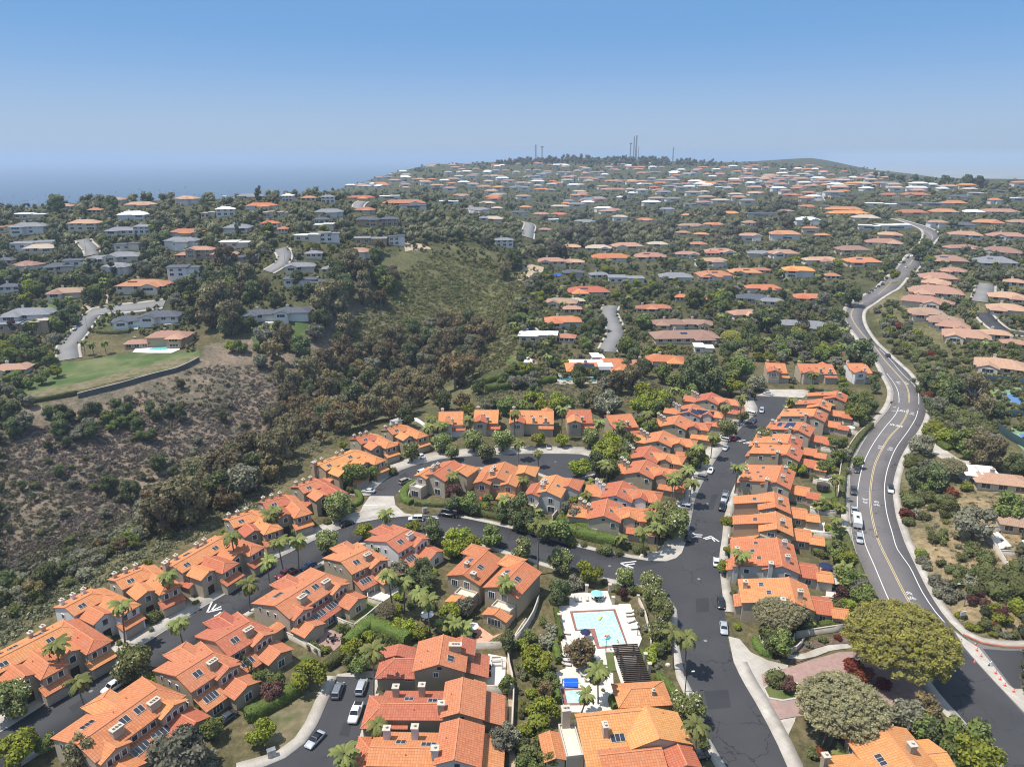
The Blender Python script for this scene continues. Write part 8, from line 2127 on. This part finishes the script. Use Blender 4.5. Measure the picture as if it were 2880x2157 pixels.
def scatter(poly, n, sizes, seed, mind=None, cap=(0, 1e9), cover=.8, roadgap=5):
    """ground points under a picture-shaped area, thinned so that houses and roads stay visible"""
    g_ = np.random.default_rng(seed); poly = np.array([S(*p_) for p_ in poly])
    x0, y0 = poly.min(0); x1, y1 = poly.max(0)
    X = g_.uniform(x0, x1, n * 4); Y = g_.uniform(y0, y1, n * 4)
    k = inpoly(X, Y, poly); X, Y = X[k][:n], Y[k][:n]
    P, ok = march(X, Y, H); dep = P[:, 1] * CP + (CAMH - P[:, 2]) * SP
    D = g_.uniform(sizes[0], sizes[1], len(X)) ** 1.0
    ok &= (dep > cap[0]) & (dep < cap[1])
    for rd in ROADS:
        d, _ = segdist(P[:, 0], P[:, 1], rd); ok &= d > roadgap + D * .45
    dx = P[:, 0][:, None] - HX[None]; dy = P[:, 1][:, None] - HY[None]
    ok &= ~((np.hypot(dx, dy * 1.3) < HW[None] * .5 + D[:, None] * .38).any(1))
    tp = (D * 1.15) * 2000 / dep           # picture height of the plant
    front = (dep[:, None] < HDEP[None]) & (np.abs(X[:, None] - HPX[None]) < HPW[None] * .5 + tp[:, None] * .35) & (Y[:, None] > HPY[None] - 4) & (Y[:, None] - tp[:, None] < HPY[None] - HPW[None] * .13)
    ok &= ~(front.any(1) & (g_.uniform(0, 1, len(X)) < cover))
    if len(RDP):
        cov = (np.abs(X[:, None] - RDP[None, :, 0]) < tp[:, None] * .42 + 7) & (Y[:, None] > RDP[None, :, 1]) & (Y[:, None] - tp[:, None] < RDP[None, :, 1] + 6) & (dep[:, None] < RDP[None, :, 2])
        ok &= ~cov.any(1)
    P, D, dep = P[ok], D[ok], dep[ok]
    if mind:
        keep = []; cell = {}
        for i in range(len(P)):
            r_ = mind * D[i]; good = True
            cx, cy_ = int(P[i, 0] // 12), int(P[i, 1] // 12)
            for a in (-1, 0, 1):
                for b_ in (-1, 0, 1):
                    for j in cell.get((cx + a, cy_ + b_), []):
                        if (P[i, 0] - P[j, 0])**2 + (P[i, 1] - P[j, 1])**2 < (r_ * .5 + mind * D[j] * .5)**2: good = False
            if good: keep.append(i); cell.setdefault((cx, cy_), []).append(i)
        P, D, dep = P[keep], D[keep], dep[keep]
    return P, D, dep
def place(pts, kinds, seed):
    r_ = random.Random(seed); P, D, dep = pts
    for p, d in zip(P, D):
        k = r_.choices([a for a, _ in kinds], [b_ for _, b_ in kinds])[0]
        grow(k, p, d * (1.0 if k not in ('pal', 'fan') else 1.1), rg=r_)
# canyon floor and the wooded near slope
place(scatter(q('V', (560, 940), (620, 860), (700, 800), (780, 760), (900, 720), (1010, 690), (1060, 720), (1030, 790), (940, 850), (880, 900), (760, 930), (650, 960)), 420, (7, 15), 3, .55), [('euc', 5), ('eub', 3.2), ('drk', 1.6), ('gry', 1)], 1)
place(scatter(q('V', (540, 760), (600, 720), (700, 690), (760, 640), (800, 600), (840, 640), (780, 720), (700, 800), (640, 850), (580, 830)), 60, (8, 15), 4, .7), [('euc', 4), ('drk', 2), ('gry', 2), ('eub', 1)], 2)
place(scatter(q('V', (430, 640), (470, 580), (560, 560), (680, 560), (800, 510), (870, 560), (860, 640), (760, 660), (680, 700), (600, 690), (480, 740), (440, 700)), 120, (8, 17), 5, .6, cover=.55), [('euc', 5), ('drk', 4), ('brd', 1.5)], 3)
place(scatter(q('V', (0, 870), (0, 780), (30, 830), (90, 880), (60, 950), (0, 950)), 26, (6, 11), 6, .6), [('drk', 3), ('gry', 2)], 4)
place(scatter(q('V', (330, 1110), (400, 1060), (500, 1000), (620, 940), (640, 990), (560, 1060), (440, 1130), (370, 1150)), 90, (4, 9), 7, .65), [('eub', 3), ('euc', 3), ('gry', 2), ('drk', 1)], 5)
place(scatter(q('V', (190, 880), (280, 890), (420, 900), (330, 960), (230, 930)), 30, (5, 8), 8, .6), [('drk', 3), ('brd', 1)], 6)
place(scatter(q('V', (100, 900), (200, 890), (210, 960), (110, 960)), 22, (5, 8), 9, .6), [('drk', 3), ('gry', 1)], 6)
plantlist('V', 'eub 1000 715 20;euc 985 735 15;euc 470 660 24;euc 500 690 18;drk 725 590 16;euc 708 655 22;drk 690 690 14;euc 760 570 16;euc 620 735 12;drk 540 700 10;brd 520 745 9;brd 560 750 8;lime 500 745 8;drk 280 1060 9;drk 235 1045 8;euc 400 1090 14;eub 430 1070 9;drk 340 1000 8;eub 740 740 14;eub 980 790 13;drk 1110 560 16;euc 1090 585 12;drk 1170 430 10;drk 545 625 12;brd 590 640 10;brd 530 640 9;drk 240 440 14;drk 400 405 16;drk 375 412 12;pin 305 395 9;drk 330 405 10;drk 280 410 10;drk 120 440 16;brd 80 620 11;lime 60 640 8;pin 240 580 10;drk 220 600 9;pal 240 660 10;pal 178 738 8;pal 200 742 7.5;pal 225 738 7;fan 405 640 9;drk 160 690 7;lime 70 700 10;plm 30 700 8;drk 640 600 10;umb 1580 720 12;drk 1860 770 18;drk 1640 690 14;brd 1500 640 16;lime 1560 640 8;lime 1600 655 8;brd 1390 690 12;drk 1350 650 9;pal 1180 770 12;pal 1175 740 11;pal 1110 700 9;pal 1108 728 8;pal 1165 690 10;pal 1270 660 10;brd 1270 700 12;drk 1300 700 9;brd 1265 740 9;brd 1355 745 14;drk 1840 640 14;gry 1780 640 12;euc 1730 700 13;drk 1985 545 14;drk 2000 530 12;lime 1930 590 10')
place(scatter(q('V', (300, 1150), (360, 1080), (480, 1010), (600, 930), (700, 890), (800, 870), (760, 910), (660, 960), (600, 1020), (520, 1075), (420, 1120), (340, 1165)), 130, (8, 14), 47, .55), [('eub', 2.2), ('euc', 3), ('gry', 1.5), ('drk', 1)], 21)
place(scatter(q('V', (0, 1330), (0, 1280), (120, 1215), (220, 1165), (300, 1140), (330, 1170), (220, 1215), (100, 1290)), 60, (3.5, 6.5), 48, .6), [('gry', 2), ('drk', 1.5), ('brd', 1), ('gsh', 2)], 22)
# wooded hillsides: individual trees where they show large, one mass farther out
MIDP = q('V', (0, 560), (150, 560), (400, 560), (700, 540), (860, 520), (860, 470), (600, 440), (300, 430), (0, 450))
place(scatter(q('V', (0, 800), (0, 520), (200, 500), (420, 500), (640, 500), (760, 500), (700, 560), (560, 600), (430, 640), (420, 700), (250, 690), (160, 780)), 420, (5, 12), 12, .45, cover=.85), [('drk', 3), ('brd', 2), ('gry', 1.5), ('lime', 1), ('pin', .8), ('pal', .7)], 9)
place(scatter(q('V', (1100, 700), (1130, 620), (1250, 560), (1500, 560), (1800, 560), (1850, 640), (1830, 700), (1600, 730), (1400, 740), (1250, 760), (1120, 760)), 700, (4, 9), 13, .45, cover=.8), [('drk', 2), ('brd', 2), ('gry', 2), ('lime', 1.2), ('pal', 1.2)], 10)
place(scatter(q('V', (1850, 560), (1960, 560), (2212, 560), (2212, 780), (2100, 760), (1990, 640), (1900, 640)), 260, (4, 8), 14, .45, cover=.85), [('brd', 3), ('gry', 1.5), ('drk', 1), ('pal', .6)], 11)
place(scatter(q('V', (0, 700), (160, 690), (160, 800), (60, 850), (0, 830)), 30, (5, 9), 15, .7, cover=.97), [('brd', 3), ('drk', 2), ('lime', 1)], 12)
place(scatter(q('V', (1660, 690), (1830, 700), (1870, 760), (1860, 800), (1640, 790), (1560, 800), (1560, 740)), 130, (6, 12), 45, .55, cover=.5), [('drk', 2.5), ('brd', 2), ('gry', 1.5), ('lime', 1), ('pal', .8)], 19)
place(scatter(q('V', (1060, 800), (1200, 740), (1450, 760), (1560, 800), (1480, 850), (1300, 850), (1080, 840)), 60, (5, 9), 46, .6, cover=.9), [('drk', 2), ('brd', 2), ('gry', 2), ('lime', 1)], 20)
# shrubs of the slope right of the main road
place(scatter(q('V', (1885, 670), (1930, 650), (2010, 740), (2090, 830), (2130, 900), (2150, 960), (2090, 980), (2010, 930), (1990, 850), (1930, 770)), 420, (3.5, 7.5), 16, .62), [('shr', 4), ('gsh', 3), ('bsh', 2), ('lsh', 1.2), ('rsh', .25)], 13)
place(scatter(q('V', (1985, 1080), (2050, 1050), (2100, 1120), (2130, 1220), (2190, 1290), (2212, 1340), (2150, 1350), (2080, 1300), (2010, 1200)), 46, (1.2, 2.6), 17, .9), [('shr', 3), ('gsh', 3), ('lsh', 1)], 14)
# small garden plants inside the community, in plain sight
place(scatter(q('V', (1115, 1480), (1150, 1370), (1185, 1330), (1200, 1420), (1190, 1560), (1180, 1657), (1120, 1657)), 60, (1.2, 3.2), 18, .8), [('shr', 3), ('lsh', 2), ('gsh', 2)], 15)
place(scatter(q('V', (840, 1230), (940, 1230), (930, 1330), (870, 1370), (800, 1350)), 30, (2, 4), 19, .8), [('lsh', 3), ('shr', 3)], 16)
# the mass of far woodland as one mesh
def mass(name, P, D, mats, seed):
    g_ = np.random.default_rng(seed)
    lv = []
    for s_ in range(6):
        r_ = np.random.default_rng(300 + s_ + seed); Vs, Fs, T = [], [], []; n0 = 0
        nl = 5
        for k in range(nl):
            d = r_.normal(0, 1, 3); d /= np.linalg.norm(d); c = d * .45 * np.array([1, 1, .8 if s_ < 4 else 1.5]); rr_ = r_.uniform(.38, .62)
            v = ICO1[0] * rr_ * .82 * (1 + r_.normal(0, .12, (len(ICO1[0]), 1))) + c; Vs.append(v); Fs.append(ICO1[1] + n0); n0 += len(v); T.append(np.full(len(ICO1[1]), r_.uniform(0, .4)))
            dd = r_.normal(0, 1, (26, 3)); dd /= np.linalg.norm(dd, axis=1)[:, None]
            v, f = leafquads(c + dd * rr_, dd + [0, 0, .3], .16, r_); f3 = f[:, :3]
            Vs.append(v); Fs.append(f3 + n0); n0 += len(v); T.append(np.clip(r_.normal(.55, .25, len(f3)), 0, 1))
        lv.append((np.vstack(Vs) * np.array([1, 1, .95]), np.vstack(Fs), np.concatenate(T)))
    VV, FF, TT = [], [], []; n0 = 0
    for p, d in zip(P, D):
        v, f, t_ = lv[g_.integers(0, 6)]
        a = g_.uniform(0, 6.28); ca, sa = math.cos(a), math.sin(a); r = d / 2; hz = g_.uniform(.8, 1.25)
        w = np.c_[v[:, 0] * ca - v[:, 1] * sa, v[:, 0] * sa + v[:, 1] * ca, v[:, 2] * hz] * r + [p[0], p[1], p[2] + r * hz * .78]
        VV.append(w.astype(np.float32)); FF.append(f + n0); n0 += len(v); TT.append(np.clip(t_ + g_.normal(0, .22), 0, 1))
    o = link(name, nmesh(name, np.vstack(VV), np.vstack(FF), mats, tone=np.concatenate(TT)))
    return tag(o, 'far wooded hillsides of mixed dark and mid green trees', 'woodland', kind='stuff')
P1_, D1_, _ = scatter(q('V', (-40, 640), (-40, 520), (0, 425), (300, 400), (640, 400), (760, 375), (860, 350), (1060, 345), (1160, 333), (1450, 343), (1560, 350), (1880, 365), (1960, 385), (2212, 400), (2260, 440), (2260, 600), (2000, 640), (1880, 560), (1500, 560), (1130, 560), (1000, 520), (860, 540), (760, 520), (560, 560), (300, 600)), 9000, (4, 13), 21, .42, cap=(330, 5200), cover=.985)
mass('woodland', P1_, D1_, FOL['far'], 3)
P1_, D1_, _ = scatter(q('V', (-20, 840), (-20, 440), (640, 410), (1060, 360), (1900, 380), (2230, 410), (2230, 1000), (2160, 960), (1990, 640), (1850, 600), (1840, 720), (1660, 780), (1500, 800), (1180, 820), (1120, 760), (1130, 600), (900, 540), (760, 560), (700, 660), (430, 700), (420, 770), (250, 700), (150, 760), (60, 840)), 12000, (1.6, 4.4), 22, .45, cap=(280, 1700), cover=.9, roadgap=3)
o = mass('garden_shrubbery', P1_, D1_, FOL['garden'], 5); o['label'] = 'low garden shrubs and ground cover around the far houses'; o['category'] = 'shrubbery'
P1_, D1_, _ = scatter(q('V', (2205, 420), (2700, 430), (2800, 800), (2600, 1500), (2215, 1500), (2205, 900)), 3800, (1.8, 8), 27, .5, cap=(120, 2600), cover=.6)
P2_, D2_, _ = scatter(q('V', (-400, 520), (0, 480), (5, 900), (5, 1290), (-400, 1400)), 2200, (1.8, 8), 28, .5, cap=(150, 2600), cover=.6)
o = mass('outer_woodland', np.vstack([P1_, P2_]), np.r_[D1_, D2_], FOL['far'], 11); o['label'] = 'trees and shrubs continuing at both sides of the neighbourhood'; o['category'] = 'woodland'
P1_, D1_, _ = scatter(q('V', (1140, 560), (1170, 480), (1290, 425), (1500, 415), (1720, 440), (1700, 520), (1500, 545), (1280, 560)), 420, (8, 17), 23, .5, cap=(330, 5200), cover=.95)
o = mass('eucalyptus_grove', P1_, D1_, FOL['grove'], 9); o['label'] = 'grey-olive eucalyptus grove beyond the hillside houses'; o['category'] = 'woodland'
P1_, D1_, _ = scatter(q('V', (1060, 358), (1110, 344), (1200, 342), (1450, 347), (1560, 352), (1560, 360), (1400, 358), (1180, 355)), 260, (11, 20), 24, .3, cap=(900, 5200), cover=.3)
o = mass('ridge_woodland', P1_, D1_, FOL['grove'], 10); o['label'] = 'dark band of trees along the far ridge line'; o['category'] = 'woodland'
# skyline trees that stand out one by one
for c, txt in (('V', 'drk 1130 340 14;drk 1150 337 12;drk 1370 343 16;drk 1395 338 20;drk 1412 342 18;pin 1345 330 12;drk 1330 338 14;pin 735 372 9;drk 772 362 10;drk 790 362 9;drk 838 353 12;drk 905 352 12;drk 930 354 10;pin 810 366 8;drk 1975 375 14;drk 1890 366 14;drk 1905 366 13;drk 1925 370 12;drk 1945 374 12;drk 2000 381 14;drk 2040 381 16;drk 2085 386 20;drk 2110 386 18;pin 1655 345 9;drk 1690 345 8;pin 560 420 10;pin 668 392 11;pin 640 400 9;drk 20 430 14;drk 60 425 12;drk 100 420 12;drk 150 408 12;drk 200 410 12;drk 250 398 12;drk 300 392 13;drk 345 394 12;drk 420 404 12;pin 450 402 8;drk 480 404 12;drk 540 406 12'),):
    for t_ in txt.split(';'):
        k, x, y, d = t_.split(); px, py = S(c, float(x), float(y)); d = float(d) * 1.1
        P, ok = march([px], [py + 26], H)
        if ok[0]: grow(k, (P[0][0], P[0][1], float(H(P[0][0], P[0][1])) - .5), d)
# dry scrub on the canyon slope: uncountable low twigs and bushes
def scrub(name, label, poly, n, size, mat, seed, ok_fn=None, patch=0):
    g_ = np.random.default_rng(seed); pl = np.array([S(*p_) for p_ in poly]); x0, y0 = pl.min(0); x1, y1 = pl.max(0)
    X = g_.uniform(x0, x1, n * 3); Y = g_.uniform(y0, y1, n * 3); k = inpoly(X, Y, pl); X, Y = X[k][:n], Y[k][:n]
    P, ok = march(X, Y, H); P = P[ok]
    if ok_fn is not None: P = P[ok_fn(P)]
    if patch:
        w_ = np.sin(P[:, 0] * .07 + 2 * np.sin(P[:, 1] * .05)) + np.sin(P[:, 1] * .09 + 1.6 * np.sin(P[:, 0] * .06 + 1)) + g_.normal(0, .45, len(P)); P = P[w_ * patch > -.35]
    VV, FF, TT = [], [], []; n0 = 0
    for p in P:
        r = g_.uniform(*size) * (1.0 if g_.random() < .85 else 1.6); m = 38
        d = g_.normal(0, 1, (m, 3)); d[:, 2] = np.abs(d[:, 2]); d /= np.linalg.norm(d, axis=1)[:, None]
        v, f = leafquads(p + d * r * np.array([1, 1, .62]) * g_.uniform(.5, 1, (m, 1)), d, r * .24, g_)
        VV.append(v); FF.append(f + n0); n0 += len(v); TT.append(np.clip(g_.normal(.5, .22, m) + g_.normal(0, .2), 0, 1))
    o = link(name, nmesh(name, np.vstack(VV), np.vstack(FF), mat, tone=np.concatenate(TT)))
    return tag(o, label, 'scrub', kind='stuff')
inc = lambda P: inpoly(P[:, 0], P[:, 1], CAN_POLY)
scrub('dry_scrub', 'dry purple-brown scrub covering the canyon slope', q('V', (-20, 960), (200, 880), (330, 830), (440, 790), (560, 790), (700, 820), (700, 900), (560, 960), (400, 1050), (300, 1110), (150, 1200), (-20, 1290)), 6000, (.5, 1.2), FOL['scrub'], 31, inc, 1)
scrub('olive_scrub', 'patches of olive green brush on the brown canyon slope', q('V', (-20, 960), (200, 880), (330, 830), (440, 790), (560, 790), (700, 820), (700, 900), (560, 960), (400, 1050), (300, 1110), (150, 1200), (-20, 1290)), 2600, (.5, 1.3), FOL['brush'], 36, inc, -1)
place(scatter(q('V', (-10, 1000), (200, 900), (330, 850), (560, 810), (700, 840), (640, 900), (400, 1040), (150, 1190), (-10, 1270)), 75, (2.4, 6), 44, .9), [('gry', 2), ('drk', 2), ('shr', 3), ('gsh', 3)], 18)
scrub('green_scrub', 'olive green brush along the near canyon slope', q('V', (-20, 1380), (-20, 1240), (150, 1170), (300, 1090), (420, 1040), (560, 960), (680, 900), (760, 880), (720, 940), (620, 980), (500, 1060), (330, 1170), (200, 1240), (80, 1330)), 3600, (.6, 1.7), FOL['brush'], 32, inc)
place(scatter(q('V', (0, 1345), (0, 1290), (120, 1230), (250, 1150), (380, 1080), (480, 1030), (600, 960), (660, 950), (740, 910), (800, 900), (760, 930), (650, 985), (600, 1040), (520, 1090), (440, 1130), (330, 1190), (230, 1225), (130, 1285)), 170, (3, 6.5), 41, .6), [('gry', 2), ('shr', 3), ('gsh', 2), ('eub', 1), ('lsh', .6)], 17)
scrub('rear_brush', 'olive brush behind the canyon edge townhouses', q('V', (-20, 1380), (-20, 1290), (120, 1225), (250, 1150), (380, 1080), (480, 1025), (600, 955), (760, 895), (800, 915), (660, 1000), (600, 1065), (520, 1115), (440, 1155), (330, 1215), (230, 1255), (110, 1330), (0, 1400)), 2300, (.5, 1.4), FOL['brush'], 42)
scrub('canyon_brush', 'pale green brush on the upper canyon slopes', q('V', (700, 820), (760, 700), (850, 600), (930, 550), (1060, 560), (1130, 590), (1130, 650), (1060, 740), (1000, 800), (900, 800)), 3800, (.6, 1.9), FOL['garden'], 33)
scrub('flank_brush', 'green brush on the right flank of the canyon', q('V', (1000, 770), (1040, 700), (1080, 640), (1130, 590), (1190, 640), (1130, 720), (1090, 790), (1030, 820)), 1100, (.7, 1.9), FOL['garden'], 37)
scrub('slope_scrub', 'low mixed ground cover on the slope beside the main road', q('V', (1880, 680), (1930, 650), (2160, 960), (2212, 1200), (2212, 1340), (2060, 1280), (1990, 1120), (1990, 960), (2010, 880)), 700, (.35, .8), FOL['twig'], 34, lambda P: inpoly(P[:, 0], P[:, 1], RISE_POLY))
scrub('hillside_brush', 'brush on the hillside behind the loop road', q('V', (1020, 850), (1100, 800), (1250, 810), (1400, 820), (1450, 850), (1400, 880), (1200, 880), (1040, 880)), 1000, (.5, 1.4), FOL['brush'], 35)
# ================================================================ LABELS THAT COUNT OUT FROM LANDMARKS
ORD = 'first second third fourth fifth sixth seventh eighth ninth tenth eleventh twelfth thirteenth fourteenth fifteenth sixteenth seventeenth eighteenth nineteenth twentieth'.split()
TENS = ['', '', 'twenty', 'thirty', 'forty', 'fifty', 'sixty', 'seventy', 'eighty', 'ninety']
def ordw(k):
    if k < 20: return ORD[k]
    t_, u_ = divmod(k + 1, 10)
    return (TENS[t_] + '-' + ORD[u_ - 1]) if u_ else TENS[t_][:-1] + 'ieth'
NL = [('swimming pool', G('N', 470, 400)), ('spa', G('N', 250, 1030)), ('concrete apron', G('E', 1150, 1400)), ('head of the loop road', G('F', 1300, 1000)), ('paver entrance drive', G('D', 300, 1080)), ('parking street end', G('B', 600, 1110)), ('street corner chevrons', G('C', 1220, 250)), ('red car', G('G', 1208, 780)), ('head of the street', G('G', 1600, 400)), ('white camper trailer', G('J', 230, 1410)), ('terracotta patio', G('B', 1400, 860)), ('trampoline', G('H', 1105, 265)), ('lower left street chevrons', G('A', 1320, 680)), ('island pool terrace', G('E', 1480, 1340)), ('traffic cones', G('D', 1340, 1010)), ('street bend van', G('B', 1185, 112)), ('white terrace', G('D', 1400, 260)), ('long dark pool', G('T', 1000, 975))] + FLAND
LP_ = np.array([p[:2] for _, p in NL])
used_ = {}
for o, desc, x, y, cat in PLANTS:
    d = np.hypot(LP_[:, 0] - x, LP_[:, 1] - y); k = int(np.argmin(d))
    used_.setdefault((desc, k), []).append((d[k], o))
for (desc, k), lst in used_.items():
    lst.sort(key=lambda a: a[0])
    for i, (dd, o) in enumerate(lst):
        o['label'] = f'{desc}, {ordw(i)} one out from the {NL[k][0]}' if len(lst) > 1 else f'{desc} standing out from the {NL[k][0]}'
used_ = {}
FL_ = np.array([p[:2] for _, p in FLAND])
for h, rw, ww, st_, p, wpx, dep in FH:
    d = np.hypot(FL_[:, 0] - p[0], FL_[:, 1] - p[1]); k = int(np.argmin(d))
    used_.setdefault((f'{st_} {rw} house with {ww} walls', k), []).append((d[k], h))
for (desc, k), lst in used_.items():
    lst.sort(key=lambda a: a[0])
    for i, (dd, h) in enumerate(lst):
        h.e['label'] = f'{desc}, {ordw(i)} one out from the {FLAND[k][0]}' if len(lst) > 1 else f'{desc}, out from the {FLAND[k][0]}'
        h.e['category'] = 'house'
# ================================================================ HAZE
hz = MB(); hz.box(-40000, -160, -137, 40000, 45000, 180)
t = NT('haze_air'); t.t.nodes.remove(t.b)
pv = t.n('VolumePrincipled'); pv.inputs['Color'].default_value = (.55, .69, .87, 1); pv.inputs['Density'].default_value = .000125; pv.inputs['Anisotropy'].default_value = .1
t.l(pv.outputs[0], t.out.inputs['Volume'])
o = hz.build('haze', t.m); tag(o, 'pale blue haze over the far hills and sea', 'haze', kind='stuff')
